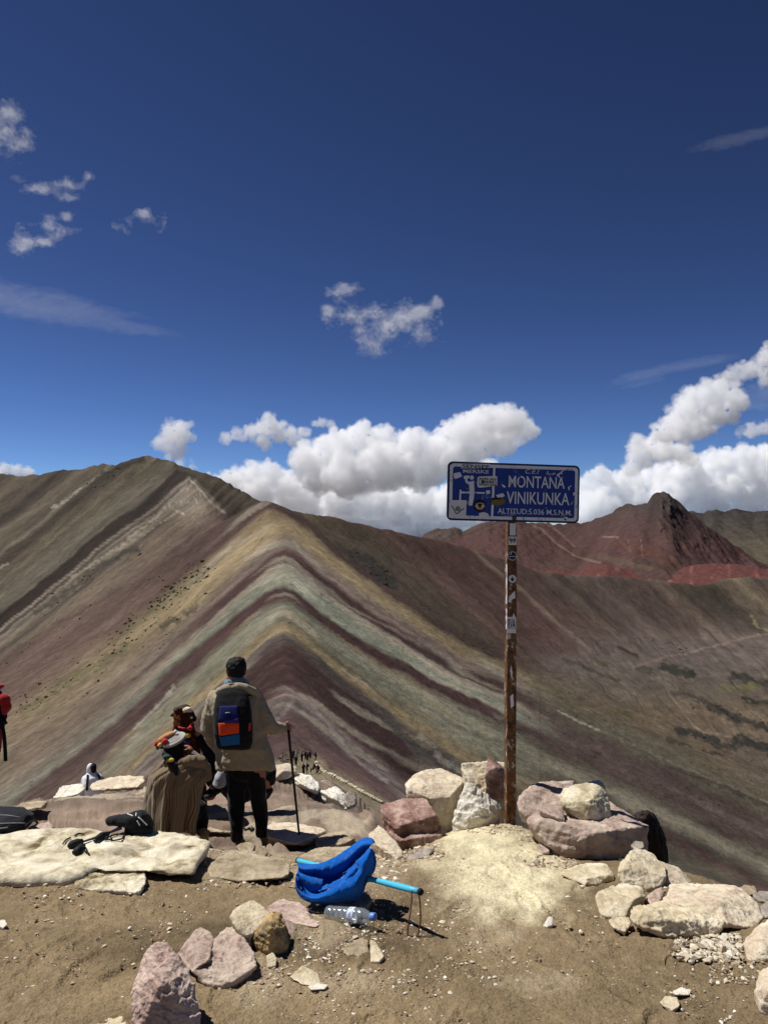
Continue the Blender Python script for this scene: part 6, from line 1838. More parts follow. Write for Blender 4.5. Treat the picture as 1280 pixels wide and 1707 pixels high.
S += limb(W, k, [(474, 1208, .13, 2.2), (478, 1205, .125, 2.0), (481, 1205.5, .15, 1.8)], .4)
organic('body', S, .0075, M_SKIN, man, 2)
# hair
S = limb(W, k, [(394, 1111, .015, (17.2, 19.5, 16)), (394, 1120, -.002, (16, 16, 11))]) + limb(W, k, [(391, 1104, .02, (11, 14, 8)), (398, 1103, .02, (11, 14, 8))])
organic('hair', S, .008, M_HAIR, man, 1, .007, 34, 3, fine=.006)
# trousers and boots
S = limb(W, k, [(407, 1270, .01, (31, 26, 22)), (407, 1284, .01, (29, 24, 18))])
S += limb(W, k, [(395, 1285, .0, 17.5), (394, 1335, .02, 14.5), (395, 1375, .0, 11.5), (395, 1386, .0, 10.5)])
S += limb(W, k, [(424, 1285, .0, 17.5), (432, 1335, .06, 14), (436, 1368, .08, 11.5), (436, 1378, .09, 10.5)])
organic('trousers', S, .009, M_JEANS, man, 3, .008, 11, 4)
for (u, v, dy) in ((395, 1392, 0.0), (436, 1384, .09)):
    S = limb(W, k, [(u, v - 8, dy, (10, 11, 8)), (u, v + 4, dy + .01, (10.5, 12, 9)), (u + 2, v + 6, dy + .12, (10, 11, 6.5)), (u + 3, v + 5, dy + .20, (8, 8, 5))])
    organic('boot', S, .008, M_BOOT, man, 2, .002, 30, 5)
# jacket: body, sleeves, rolled hood
JL = loft(W, k, [(1284, 408.5, 44, 29), (1283, 408.5, 47.5, 32), (1274, 408.5, 47.5, 32), (1262, 407.5, 47, 33), (1248, 405, 46.5, 34), (1234, 402, 45, 34), (1220, 399, 44.5, 34), (1206, 396, 44.5, 34), (1192, 393.5, 44.5, 34), (1180, 392, 45, 33), (1170, 391, 45.5, 30), (1163, 391, 44, 27), (1157, 391, 38, 24), (1151, 392, 28, 20), (1146, 392, 17, 14)])
S = []
S += limb(W, k, [(360, 1166, 0, 15), (351, 1195, 0, 15), (349, 1218, .03, 14), (354, 1234, .09, 12), (366, 1248, .18, 9.5)])
S += limb(W, k, [(424, 1166, 0, 15.5), (434, 1186, -.02, 15), (445, 1206, -.02, 13.5), (452, 1211, .02, 12), (466, 1214, .10, 9.5), (470, 1214, .12, 8.5)])
S += limb(W, k, [(366, 1153, -.03, 7), (380, 1149, -.075, 9), (396, 1148, -.085, 9.5), (413, 1150, -.07, 9), (427, 1156, -.02, 7)], .4)
_, jv, jf = organic2('jacket', S, [JL], .008, M_KHAKI, man, 2, .014, 8.0, 6, fine=.002, folds=lambda v: .0042 * (1 - 2 * np.abs(vnoise(v[:, 0] * 15 + v[:, 2] * 13, v[:, 1] * 9, v[:, 2] * 7, 77))) + .0014 * (1 - 2 * np.abs(vnoise(v[:, 0] * 26 - v[:, 2] * 22, v[:, 1] * 16, v[:, 2] * 24, 78))))
# darker lower back panel, flap line
bv = bvh_of(jv, jf)
S = limb(W, k, [(379, 1138, .03, 6), (386, 1137, -.03, 7), (395, 1136, -.045, 7.5), (404, 1137, -.03, 7), (410, 1139, .03, 6)], .4) + limb(W, k, [(381, 1145, .02, 8), (394, 1144, -.03, 10), (409, 1145, .02, 8)], .4)
organic('collar', S, .007, M_TEAL, man, 2, .004, 22, 7)
S = limb(W, k, [(364, 1154, -.09, 5), (372, 1149, -.15, 6.5), (384, 1146, -.19, 7), (396, 1145, -.20, 7), (410, 1147, -.18, 7), (422, 1152, -.12, 6.5), (432, 1160, -.05, 5)], .35)
organic('hood', S, .007, M_KHAKI, man, 2, .006, 16, 61, fine=.0015)
# backpack
pk = empty('backpack', W(389, 1250, -.24), 'black backpack with navy, orange and blue panels worn by the standing man', 'backpack')
PL = loft(W, k, [(1250, 391, 20, 9, -.225), (1248, 391, 27, 14, -.225), (1238, 390, 31, 19, -.235), (1224, 389, 32.5, 22, -.24), (1208, 388.5, 32.5, 23, -.24), (1192, 388, 32, 22, -.235), (1178, 387.5, 30.5, 20, -.225), (1166, 387.5, 28.5, 17, -.21), (1156, 388, 25, 13, -.20), (1149, 389, 19, 9, -.19), (1145, 389, 9, 5, -.185)], power=0.62)
S = limb(W, k, [(380, 1147, -.20, 2.0), (384, 1141, -.21, 1.8), (392, 1141, -.21, 1.8), (396, 1147, -.20, 2.0)], .4)
_, bv_, bf_ = organic2('pack_body', S, [PL], .008, M_BKNY, pk, 3, .0045, 16, 8)
bb = bvh_of(bv_, bf_)
patch('navy_panel', bb, [(366, 1177), (397, 1176), (398, 1205), (364, 1201)], M_NAVYC, pk, .004)
patch('purple_panel', bb, [(384, 1201), (398, 1197), (398.5, 1205), (364, 1204.5)], M_PURP, pk, .0055)
patch('orange_panel', bb, [(364, 1205), (399, 1205), (399, 1222), (365.5, 1227)], M_ORNG, pk, .0048)
patch('blue_panel', bb, [(365.5, 1229), (399.5, 1223), (400, 1241), (369, 1244)], M_PBLUE, pk, .0043)
patch('orange_pocket', bb, [(414.5, 1206), (419, 1203), (418, 1217), (414.5, 1219)], M_RED, pk, .004)
patch('logo', bb, [(376, 1187.5), (384, 1187), (384, 1188.4), (376, 1189)], M_GREYW, pk, .0075, 3)
for (pts) in ([(372, 1152, -.16), (366, 1158, -.08), (362, 1166, -.01), (361, 1180, .03)], [(408, 1152, -.16), (418, 1158, -.08), (424, 1166, -.02), (426, 1180, .03)]):
    S = limb(W, k, [(a, b, c, 4.5) for a, b, c in pts], .4)
    organic('shoulder_strap', S, .008, M_BKNY, pk, 2)
# walking pole
pole = empty('walking_pole', P(501, 1413, DM - .08), 'dark thin walking pole held upright by the standing man', 'walking pole')
a, b = P(501, 1413, DM - .08), P(479.5, 1203, DM + .155)
V, F = tube([a + (b - a) * t for t in np.linspace(0, .94, 8)], np.linspace(.0095, .0125, 8), 8)
mesh_obj('shaft', V, F, M_WOODP, pole)
V, F = tube([a + (b - a) * t for t in (.93, .97, .995, 1.005)], [.0135, .017, .017, .010], 10)
mesh_obj('grip', V, F, simple_mat('cork_grip', (128, 96, 72), 0.8), pole)

# ------------------------------------------------------------------ local person in a poncho
DP = 6.72
W, k = frame(0, DP)
loc = empty('person', W(290, 1390), 'seated person in a striped brown poncho and flat hat with red pompoms', 'person')
S = limb(W, k, [(292, 1350, 0, 26), (292, 1310, 0, 27), (294, 1280, 0, 24), (295, 1265, .02, 12), (293, 1256, .02, 8)])
S += limb(W, k, [(291, 1249, .03, (13, 15, 15)), (291, 1243, .03, (14, 16, 13))]) + limb(W, k, [(300, 1250, .12, 2.5), (301, 1247, .12, 2.5)], .5)
S += [(W(278, 1248, .03), np.array((2, 3, 4)) * k), (W(304, 1249, .02), np.array((2, 3, 4)) * k)]
S += limb(W, k, [(318, 1278, 0, 11), (338, 1290, .02, 9), (332, 1268, .08, 7), (320, 1255, .10, 5.5), (317, 1250, .10, (5, 5, 6))])
for i, q in enumerate(((311, 1243), (313.5, 1242), (316.5, 1242.5), (319, 1244.5))):
    S += limb(W, k, [(314 + i * 1.6, 1249, .10, 1.9), (q[0], q[1] + 2, .10, 1.7), (q[0] - 3, q[1] + .5, .105, 1.5)], .4)
S += limb(W, k, [(313, 1252, .09, 2), (308, 1250, .095, 1.6)], .4)
S += limb(W, k, [(273, 1292, 0, 9), (260, 1308, .06, 8), (280, 1322, .2, 7)])
S += limb(W, k, [(280, 1360, .05, 20), (275, 1350, .30, 14), (276, 1385, .34, 9), (276, 1392, .42, 6)]) + limb(W, k, [(305, 1360, .05, 20), (328, 1350, .26, 14), (334, 1384, .26, 9), (336, 1389, .34, 6)])
organic('body', S, .0075, M_SKIN, loc, 2)
S = limb(W, k, [(290, 1246, .01, (17, 16, 13)), (290, 1257, -.02, (17, 15, 11)), (292, 1266, -.05, (15, 13, 8))])
organic('hair', S, .008, M_HAIR, loc, 2, .004, 40, 3)
# trousers at the right of the hem
S = limb(W, k, [(306, 1362, .05, 21), (330, 1348, .20, 16), (337, 1368, .22, 12), (337, 1386, .24, 9)]) + limb(W, k, [(282, 1362, .05, 21), (276, 1350, .28, 16), (277, 1386, .32, 10)])
organic('trousers', S, .010, M_JEANS, loc, 2)
# poncho
mpo = Mat('striped_poncho')
sa = mpo.attr('stripe', 'Fac')
tri = mpo.math('ABSOLUTE', mpo.math('SUBTRACT', mpo.math('FRACT', mpo.math('ADD', mpo.math('MULTIPLY', sa, 44.0), mpo.math('MULTIPLY', mpo.noise(mpo.coords('Object'), 5, 3), 0.7))), 0.5))
c = mpo.ramp(tri, [(0.10, srgb(104, 89, 69)), (0.22, srgb(140, 125, 98)), (0.36, srgb(118, 102, 80)), (0.46, srgb(88, 74, 58))])
wv = mpo.noise(mpo.coords('Object'), 300, 3, 0.6)
c = mpo.mix(c, mpo.ramp(wv, [(0.25, 0.8), (0.75, 1.2)]), 1.0, 'MULTIPLY')
mpo.pbr(c, 0.95, mpo.bump(wv, 0.4, 0.003), spec=0.08, Sheen_Weight=0.2)
rows = [(1261, 292, 10, 11), (1264, 294, 16, 13), (1267.5, 298, 26, 17), (1272, 301, 34, 21), (1279, 303, 40, 25), (1287, 301, 46, 30), (1298, 298, 51, 33), (1312, 294, 47, 35), (1330, 291, 46, 36), (1350, 289, 45.5, 38), (1370, 287, 43, 40), (1390, 286, 42, 41)]
NA = 160
an = np.linspace(0, 2 * math.pi, NA + 1)
vv_ = np.linspace(0, len(rows) - 1, 70)
rw = np.array(rows, float)
PV = []; ST = []
RN = fbm(np.cos(an[:-1]) * 3.2, np.sin(an[:-1]) * 3.2, 0.3, 3, 91)
for t in vv_:
    v = np.interp(t, range(len(rows)), rw[:, 0]); u0 = np.interp(t, range(len(rows)), rw[:, 1]); hw = np.interp(t, range(len(rows)), rw[:, 2]); hd = np.interp(t, range(len(rows)), rw[:, 3])
    low = max(0.0, (t - 3.5) / 7.5)
    for a in an:
        rip = 1 + low * float(0.30 * RN[int(round(a / (2 * math.pi) * NA)) % NA] + 0.03 * math.sin(5 * a + 2.0 + 0.25 * t))
        da = (a - 4.55 + math.pi) % (2 * math.pi) - math.pi      # deep fold facing the camera
        rip -= 0.62 * low * math.exp(-(da / 0.12) ** 2)
        da2 = (a - 5.35 + math.pi) % (2 * math.pi) - math.pi
        rip -= 0.36 * low * math.exp(-(da2 / 0.10) ** 2)
        sh = 1 + 0.16 * (1 - low) * min(1.0, t / 3) * float(RN[int(round((a + .25 * t) / (2 * math.pi) * NA)) % NA])
        x = math.cos(a) * hw * rip * sh
        y = math.sin(a) * hd * rip * sh
        p = W(u0 + x, v + (2.5 * math.sin(3 * a + 1) if t > 10.5 else 0), y * k)
        PV.append(tuple(p)); ST.append(a / (2 * math.pi) + .004 * math.sin(t * 2))
po = mesh_obj('poncho', PV, grid_faces(len(vv_), NA + 1), mpo.m, loc)
add_float(po, ST, 'stripe')
md = po.modifiers.new('thick', 'SOLIDIFY'); md.thickness = 0.006
# draped right shoulder fold over the raised arm
S = limb(W, k, [(300, 1272, -.08, 8), (318, 1268, -.10, 9), (334, 1270, -.06, 10), (343, 1280, 0, 9), (345, 1295, .02, 8)], .4) + limb(W, k, [(322, 1264, .04, 7), (330, 1262, .06, 6.5)], .4)
fo, fv, ff = organic('poncho_fold', S, .008, mpo.m, loc, 3, .010, 16, 12, stretch=(2.2, 1, .5))
add_float(fo, (fv[:, 0] - fv[:, 0].min()) * 2.2, 'stripe')
S = limb(W, k, [(332, 1266, .07, 7.5), (323, 1259, .09, 7), (321, 1257, .10, 6.5)], .4)
organic('sleeve', S, .007, cloth_mat('grey_mauve_knit', (104, 92, 98), 300), loc, 2, .003, 30)
# hat
M_HATG = cloth_mat('hat_felt', (168, 164, 158), 200)
M_HATT = cloth_mat('hat_tan', (176, 126, 84), 200)
V, F = lathe([(0, .002), (0, .090), (.10, .105), (.35, .108), (.5, .100), (.5, .07), (1.0, .065), (1.02, .002)], W(291.5, 1236, .01), W(287, 1226, -.005) + Vector((0, 0, 0)), 28)
mesh_obj('hat', V, F, M_HATG, loc)
S = limb(W, k, [(271, 1232, -.02, (7, 8, 4)), (279, 1226, -.02, (7, 8, 4)), (287, 1222, 0, (6, 8, 3.5))], .4)
organic('hat_crown', S, .006, M_HATT, loc, 2)
for (u, v, dy, r, mt) in ((262, 1240, -.05, 5.2, M_RED), (266.5, 1242, -.08, 3.6, M_YEL), (275, 1236, -.08, 5.2, M_RED), (272, 1239, -.09, 3.2, M_RED), (263.5, 1246, -.05, 3.4, M_GRN), (270, 1246, -.05, 3.0, M_GRN), (292.5, 1219.5, -.02, 2.8, M_WHITEC), (280, 1242, -.09, 2.6, M_WHITEC)):
    V, F = soup([(np.array(W(u, v, dy)), r * k)], 2)
    V = V + 0.004 * np.stack([fbm(V[:, 0] * 90, V[:, 1] * 90, V[:, 2] * 90 + i, 2, 9) for i in range(3)], axis=1)
    mesh_obj('pompom', V, F, mt, loc)
S = limb(W, k, [(276, 1258, -.10, 6), (282, 1266, -.13, 7), (288, 1275, -.145, 7), (291, 1281, -.15, 5.5), (294, 1290, -.16, 3)], .4)
organic('braid', S, .006, M_HAIR, loc, 2, .003, 40)
for (u, v, mt, rr) in ((277.5, 1261, M_GRN, 5.5), (284, 1267, M_YEL, 6.8), (281, 1269.5, M_YEL, 4.5), (288.5, 1273.5, M_BLU, 6.8)):
    V, F = soup([(np.array(W(u, v, -.150)), np.array((rr, rr * .7, rr * .55)) * k)], 2)
    mesh_obj('braid_band', V, F, mt, loc)

# ------------------------------------------------------------------ brown alpaca behind them
DA = 7.75
W, k = frame(0, DA)
alp = empty('alpaca', W(305, 1352), 'dark brown alpaca with a white forelock behind the seated person', 'alpaca')
mw = Mat('brown_wool')
pos = mw.coords('Object')
n1 = mw.noise(pos, 26, 6, 0.65); n2 = mw.noise(pos, 120, 4, 0.6)
c = mw.ramp(n1, [(0.3, srgb(40, 22, 14)), (0.55, srgb(84, 46, 28)), (0.75, srgb(122, 74, 44))])
mw.pbr(c, 0.95, mw.bump(mw.math('ADD', n1, mw.math('MULTIPLY', n2, 0.6)), 1.0, 0.02), spec=0.05)
S = limb(W, k, [(310, 1275, .10, 27), (308, 1250, .02, 24.5), (307, 1230, 0, 21), (306, 1213, 0, 17.5), (306, 1200, 0, 15)])
S += limb(W, k, [(305, 1195, 0, (15, 14, 12)), (311, 1194, -.01, (13, 12, 11)), (318, 1197, -.02, (8, 7, 6.5)), (323, 1198.5, -.02, (5, 5, 5))])
S += limb(W, k, [(296, 1189, .03, 4.5), (289, 1192, .03, 3.5), (284, 1194, .03, 1.8)], .4) + limb(W, k, [(302, 1186, -.06, 4), (297, 1183, -.09, 3), (294, 1183, -.10, 1.6)], .4)
S += limb(W, k, [(312, 1290, .15, (34, 40, 34)), (312, 1296, .75, (36, 40, 34)), (312, 1300, 1.0, (28, 34, 28))], .5)
S += limb(W, k, [(300, 1322, .0, 10), (296, 1346, -.02, 6), (296, 1352, .08, 5)]) + limb(W, k, [(324, 1322, .0, 10), (328, 1346, -.02, 6), (328, 1352, .08, 5)])
S += limb(W, k, [(292, 1315, .85, 14), (282, 1342, .75, 7), (284, 1350, .95, 5)]) + limb(W, k, [(332, 1315, .85, 14), (338, 1342, .75, 7), (338, 1350, .95, 5)])
S += limb(W, k, [(312, 1300, 1.12, 6), (312, 1318, 1.20, 4)])
organic('body', S, .011, mw.m, alp, 1, .014, 16, 31, fine=.006)
S = limb(W, k, [(305, 1186, -.03, (7, 7, 4)), (312, 1183, -.04, (8, 7, 4.5)), (317, 1186, -.03, (4, 5, 4))], .4)
organic('forelock', S, .006, cloth_mat('cream_wool', (206, 192, 164), 160), alp, 1, .006, 40, 33)
organic('dark_cap', limb(W, k, [(299, 1183, .01, (10, 12, 5)), (308, 1179, .01, (9, 12, 4)), (316, 1188, -.02, (6, 8, 5))], .4), .007, M_HAIRB, alp, 1, .004, 40, 34)
V, F = soup([(np.array(W(325, 1199, -.03)), np.array((3.0, 3.5, 3.2)) * k)], 2); mesh_obj('nose', V, F, M_HAIR, alp)
V, F = soup([(np.array(W(319.5, 1196, -.07)), np.array((2.2, 1.6, 2.2)) * k)], 2); mesh_obj('ornament', V, F, M_STK, alp)
for (u, v, r, mt) in ((313, 1226, 5, M_YEL), (309, 1229, 4, M_GRN), (317, 1214, 4.4, M_RED), (312, 1236, 4, M_BLU)):
    V, F = soup([(np.array(W(u, v, -.13)), np.array((r, r * .6, r * .8)) * k)], 2)
    V = V + 0.005 * np.stack([fbm(V[:, 0] * 90, V[:, 1] * 90, V[:, 2] * 90 + i, 2, 9) for i in range(3)], axis=1)
    mesh_obj('tassel', V, F, mt, alp)
V, F = tube(spline([tuple(W(a, b, c)) for a, b, c in ((298, 1212, -.10), (307, 1214, -.125), (316, 1211, -.11), (322, 1203, -.06))], n=4), .008, 6)
mesh_obj('halter', V, F, M_RED, alp)

# ------------------------------------------------------------------ person in black sitting behind the man
DS = 7.75
W, k = frame(0, DS)
sit = empty('person', W(385, 1340), 'person in black sitting on the rock, mostly hidden behind the standing man', 'person')
S = limb(W, k, [(398, 1318, .15, 20), (396, 1290, .14, 19), (394, 1262, .12, 21), (393, 1244, .12, 10), (393, 1236, .10, 8)]) + limb(W, k, [(392, 1228, .08, (13, 14, 14)), (392, 1221, .08, (13, 15, 13))])
S += limb(W, k, [(380, 1226, .0, 2.5), (379, 1223, 0, 2.5)], .5)
S += limb(W, k, [(376, 1256, .10, 9), (356, 1262, .02, 7.5), (340, 1240, .0, 6), (333, 1226, 0, 5), (328, 1224, 0, 4)])
for i in range(4):
    S += limb(W, k, [(329, 1222 + i * 1.6, -.01 + i * .012, 1.6), (324, 1222 + i * 1.9, -.02 + i * .012, 1.4), (321, 1224 + i * 1.9, -.02 + i * .012, 1.2)], .4)
S += limb(W, k, [(330, 1222, -.03, 1.7), (327, 1219, -.04, 1.4)], .4)
S += limb(W, k, [(412, 1256, .10, 9), (424, 1280, .06, 7.5), (420, 1300, -.02, 6), (412, 1306, -.08, 5)])
S += limb(W, k, [(390, 1320, .05, 14), (366, 1298, -.12, 11), (352, 1326, -.06, 8), (346, 1330, -.12, 5)]) + limb(W, k, [(408, 1320, .05, 14), (446, 1296, -.12, 11), (440, 1326, -.06, 8), (440, 1330, -.12, 5)])
organic('body', S, .009, M_SKIN, sit, 2)
S = limb(W, k, [(398, 1318, .15, 24), (396, 1290, .14, 24), (394, 1264, .12, 25), (393, 1250, .12, 16)]) + limb(W, k, [(374, 1258, .10, 13), (356, 1264, .02, 11.5), (342, 1243, .0, 9.5), (335, 1231, 0, 8)]) + limb(W, k, [(414, 1258, .10, 13), (424, 1280, .06, 11), (421, 1298, -.01, 9), (416, 1304, -.05, 7.5)])
S += limb(W, k, [(352, 1262, .0, 14), (350, 1285, .0, 13), (354, 1302, .02, 11)])
organic('jacket', S, .010, M_BKNY, sit, 2, .006, 14)
S = limb(W, k, [(392, 1320, .05, 17), (368, 1298, -.12, 15), (364, 1304, -.10, 13)]) + limb(W, k, [(408, 1320, .05, 17), (448, 1290, -.12, 13), (449, 1300, -.10, 11)])
organic('trousers', S, .009, M_JEANS, sit, 2, .005, 14)
S = limb(W, k, [(358, 1318, -.10, (12, 14, 6)), (348, 1324, -.14, (9, 16, 6))]) + limb(W, k, [(446, 1318, -.10, (10, 14, 6)), (442, 1326, -.14, (9, 16, 6))])
organic('shoes', S, .008, M_BOOT, sit, 2)
organic('hair', limb(W, k, [(393, 1224, .09, (15, 16, 15)), (396, 1236, .13, (13, 11, 14))]), .009, M_HAIR, sit, 2, .004, 40)
organic('cuff', limb(W, k, [(453, 1268, -.02, 5), (456, 1284, -.04, 5.5), (455, 1298, -.05, 5)], .4), .007, M_GREYW, sit, 2)
ob = empty('bag', W(366, 1314, -.34), 'light grey round bag on the rock left of the standing man', 'bag')
organic('bag_body', limb(W, k, [(366, 1306, -.34, (11, 12, 7)), (367, 1298, -.34, (9.5, 11, 10)), (368, 1290, -.34, (6, 8, 6))], .4), .008, simple_mat('grey_canvas', (150, 152, 156)), ob, 2, .005, 18)
V, F = tube(spline([tuple(W(a, b, -.40)) for a, b in ((360, 1288), (362, 1280), (368, 1278), (374, 1281), (376, 1289))], n=4), .007, 6)
mesh_obj('strap', V, F, M_BKNY, ob)

# ------------------------------------------------------------------ person in white beyond the left ledge
DW = 15.5
W, k = frame(0, DW)
wp = empty('person', W(155, 1330), 'person in white with black straps sitting beyond the left ledge', 'person')
S = limb(W, k, [(156, 1325, 0, 12), (156, 1305, 0, 12), (155, 1294, 0, 9), (153, 1287, 0, 5)]) + limb(W, k, [(153, 1281, 0, (6.0, 6.5, 7.5)), (153, 1279.5, 0, (6, 6.5, 7))]) + limb(W, k, [(142, 1298, 0, 5), (139, 1318, .05, 4.5), (148, 1324, .2, 3.5)]) + limb(W, k, [(169, 1298, 0, 5), (172, 1315, .05, 4.5), (162, 1324, .2, 3.5)])
S += limb(W, k, [(150, 1326, .1, 8), (146, 1322, .5, 6), (146, 1338, .5, 5)]) + limb(W, k, [(162, 1326, .1, 8), (168, 1322, .5, 6), (168, 1338, .5, 5)])
organic('body', S, .018, M_SKIN, wp, 2)
S = limb(W, k, [(156, 1326, 0, 17.5), (156, 1308, 0, (17.5, 17.5, 13)), (155, 1297, 0, (15, 15, 9)), (154, 1290, 0, 8)]) + limb(W, k, [(143, 1299, 0, 6.5), (140.5, 1316, .05, 6)]) + limb(W, k, [(168, 1299, 0, 6.5), (171, 1314, .05, 6)])
_, wv_, wf_ = organic('jacket', S, .016, M_WHITEC, wp, 2, .012, 8)
organic('hood', limb(W, k, [(151, 1280, -.02, (5.6, 7, 8)), (150, 1285, -.01, (5, 6, 5))]), .014, M_WHITEC, wp, 2)
organic('hair', limb(W, k, [(156, 1279, -.02, (5.4, 7, 7)), (157, 1285, -.03, (4, 5, 4))]), .014, M_HAIR, wp, 2)
wb = bvh_of(wv_, wf_)
for q in ([(145, 1291), (148, 1291), (147, 1318), (143, 1318)], [(162, 1289), (165, 1290), (171, 1303), (167, 1303)], [(167, 1300), (171.5, 1300), (171, 1308), (167, 1306)]):
    patch('strap', wb, q, M_BKNY, wp, .02, 6)

# ------------------------------------------------------------------ person with long dark hair below the right boulders
DH = 5.75
W, k = frame(0, DH)
gz = float(G(W(1078, 1400).x, DH))
vb = 870 + (CAM_Z - gz) / DH * FPX
hp = empty('person', W(1078, vb), 'person with long dark hair sitting just beyond the right end of the mauve boulder', 'person')
S = limb(W, k, [(1080, vb - 25, 0, 24), (1080, vb - 70, 0, 23), (1080, 1452, 0, 23), (1079, 1428, 0, 12), (1078, 1404, 0, 10)]) + limb(W, k, [(1076, 1388, 0, (16, 18, 18)), (1075, 1378, 0, (16, 18, 16))])
S += limb(W, k, [(1068, vb - 24, .0, 17), (1062, vb - 46, .35, 12), (1064, vb - 10, .62, 8), (1064, vb - 6, .74, 7)]) + limb(W, k, [(1092, vb - 24, .0, 17), (1098, vb - 46, .35, 12), (1096, vb - 10, .62, 8), (1096, vb - 6, .74, 7)])
S += limb(W, k, [(1054, 1446, 0, 10), (1048, 1490, .04, 8), (1060, 1508, .2, 6)]) + limb(W, k, [(1106, 1446, 0, 10), (1112, 1490, .04, 8), (1100, 1508, .2, 6)])
organic('body', S, .012, M_SKIN, hp, 2)
HL = loft(W, k, [(1352, 1074, 7, 8), (1356, 1074, 15, 16), (1364, 1074, 20, 20), (1374, 1076, 23, 22), (1386, 1080, 24, 22, -.01), (1400, 1086, 22.5, 20, -.02), (1416, 1091, 20, 18, -.03), (1432, 1095, 17, 16, -.04), (1450, 1098, 14, 13, -.05), (1470, 1100, 9, 9, -.05)])
organic2('hair', [], [HL], .008, M_HAIRB, hp, 2, .004, 20, 41, folds=lambda v: .012 * fbm(v[:, 0] * 55, v[:, 1] * 55, v[:, 2] * 6, 3, 44))
S = limb(W, k, [(1054, 1450, 0, 13), (1048, 1490, .04, 11), (1058, 1506, .17, 9)]) + limb(W, k, [(1106, 1450, 0, 13), (1112, 1490, .04, 11), (1102, 1506, .17, 9)])
TL_ = loft(W, k, [(vb - 8, 1080, 30, 28), (vb - 60, 1080, 29, 27), (1470, 1080, 30, 26), (1446, 1080, 28, 20), (1432, 1080, 16, 14)])
organic2('jacket', S, [TL_], .013, M_BKNY, hp, 2, .008, 10)
S = limb(W, k, [(1068, vb - 24, .0, 21), (1062, vb - 46, .35, 15), (1064, vb - 10, .62, 11)]) + limb(W, k, [(1092, vb - 24, .0, 21), (1098, vb - 46, .35, 15), (1096, vb - 10, .62, 11)])
organic('trousers', S, .013, M_JEANS, hp, 2)

# ------------------------------------------------------------------ hiker at the left edge, mostly outside the picture
DE = 5.75
W, k = frame(0, DE)
gx = W(-48, 1300).x
gz = float(G(gx, DE)); vb = 870 + (CAM_Z - gz) / DE * FPX
ep = empty('person', W(-48, vb), 'hiker cut by the left edge of the picture wearing a red and black pack', 'person')
S = limb(W, k, [(-50, vb - 200, 0, 24), (-50, vb - 270, 0, 24), (-50, 1160, 0, 24), (-50, 1135, 0, 11), (-50, 1120, 0, 10)]) + limb(W, k, [(-50, 1100, 0, (16, 18, 18)), (-50, 1090, 0, (16, 18, 16))])
S += limb(W, k, [(-62, vb - 200, 0, 18), (-64, vb - 100, .02, 13), (-64, vb - 8, 0, 9), (-64, vb - 4, -.14, 7)]) + limb(W, k, [(-38, vb - 200, 0, 18), (-36, vb - 100, .02, 13), (-36, vb - 8, 0, 9), (-36, vb - 4, -.14, 7)])
S += limb(W, k, [(-80, 1158, 0, 11), (-92, 1215, 0, 9), (-88, 1262, -.1, 7)]) + limb(W, k, [(-22, 1158, 0, 11), (-20, 1215, -.15, 9), (-30, 1240, -.3, 7)])
organic('body', S, .014, M_SKIN, ep, 2)
S = limb(W, k, [(-50, vb - 190, 0, 30), (-50, vb - 270, 0, 30), (-50, 1165, 0, 30), (-50, 1148, 0, 18)]) + limb(W, k, [(-80, 1160, 0, 14), (-92, 1215, 0, 12), (-90, 1250, -.08, 10)]) + limb(W, k, [(-22, 1160, 0, 14), (-20, 1215, -.15, 12), (-28, 1236, -.27, 10)])
organic('jacket', S, .014, M_NAVYC, ep, 2, .008, 10)
S = limb(W, k, [(-62, vb - 195, 0, 21), (-64, vb - 100, .02, 16), (-64, vb - 8, 0, 11)]) + limb(W, k, [(-38, vb - 195, 0, 21), (-36, vb - 100, .02, 16), (-36, vb - 8, 0, 11)])
organic('trousers', S, .014, M_JEANS, ep, 2)
organic('hair', limb(W, k, [(-50, 1093, .02, (19, 20, 19))]), .012, M_HAIR, ep, 2)
ebk = empty('backpack', W(-20, 1240, -.2), 'red and black backpack with hanging straps at the left edge', 'backpack')
EL = loft(W, k, [(1146, -22, 14, 14, -.22), (1150, -22, 24, 22, -.22), (1165, -22, 31, 25, -.22), (1180, -22, 35, 26, -.22), (1195, -22, 35, 26, -.22), (1210, -22, 31, 25, -.22), (1222, -22, 27, 24, -.22), (1238, -22, 26, 24, -.22), (1256, -22, 23, 22, -.22), (1270, -22, 18, 18, -.22)], power=.7)
organic2('pack_body', [], [EL], .012, M_BKNY, ebk, 3, .006, 14)
organic('red_lid', limb(W, k, [(-16, 1146, -.22, (20, 20, 6)), (-2, 1144, -.24, (9, 12, 5))], .5), .010, M_REDC, ebk, 2, .004, 20)
organic('red_pocket', limb(W, k, [(6, 1168, -.28, (12, 10, 12)), (9, 1178, -.28, (10.5, 10, 10)), (5, 1186, -.28, (9, 9, 7))], .5), .008, M_REDC, ebk, 2, .004, 20)
organic('red_side', limb(W, k, [(-4, 1225, -.30, (7, 10, 14)), (-5, 1245, -.30, (7, 9, 12))], .5), .009, M_REDC, ebk, 2, .004, 20)
for pts in ([(-2, 1190, -.32), (3, 1205, -.34), (7, 1222, -.34), (9, 1245, -.33), (10, 1268, -.32)], [(2, 1192, -.30), (8, 1200, -.31), (12, 1207, -.31)]):
    V, F = tube(spline([tuple(W(*q)) for q in pts], n=4), .014 if len(pts) > 3 else .009, 6)
    mesh_obj('strap', V, F, M_BKNY, ebk)
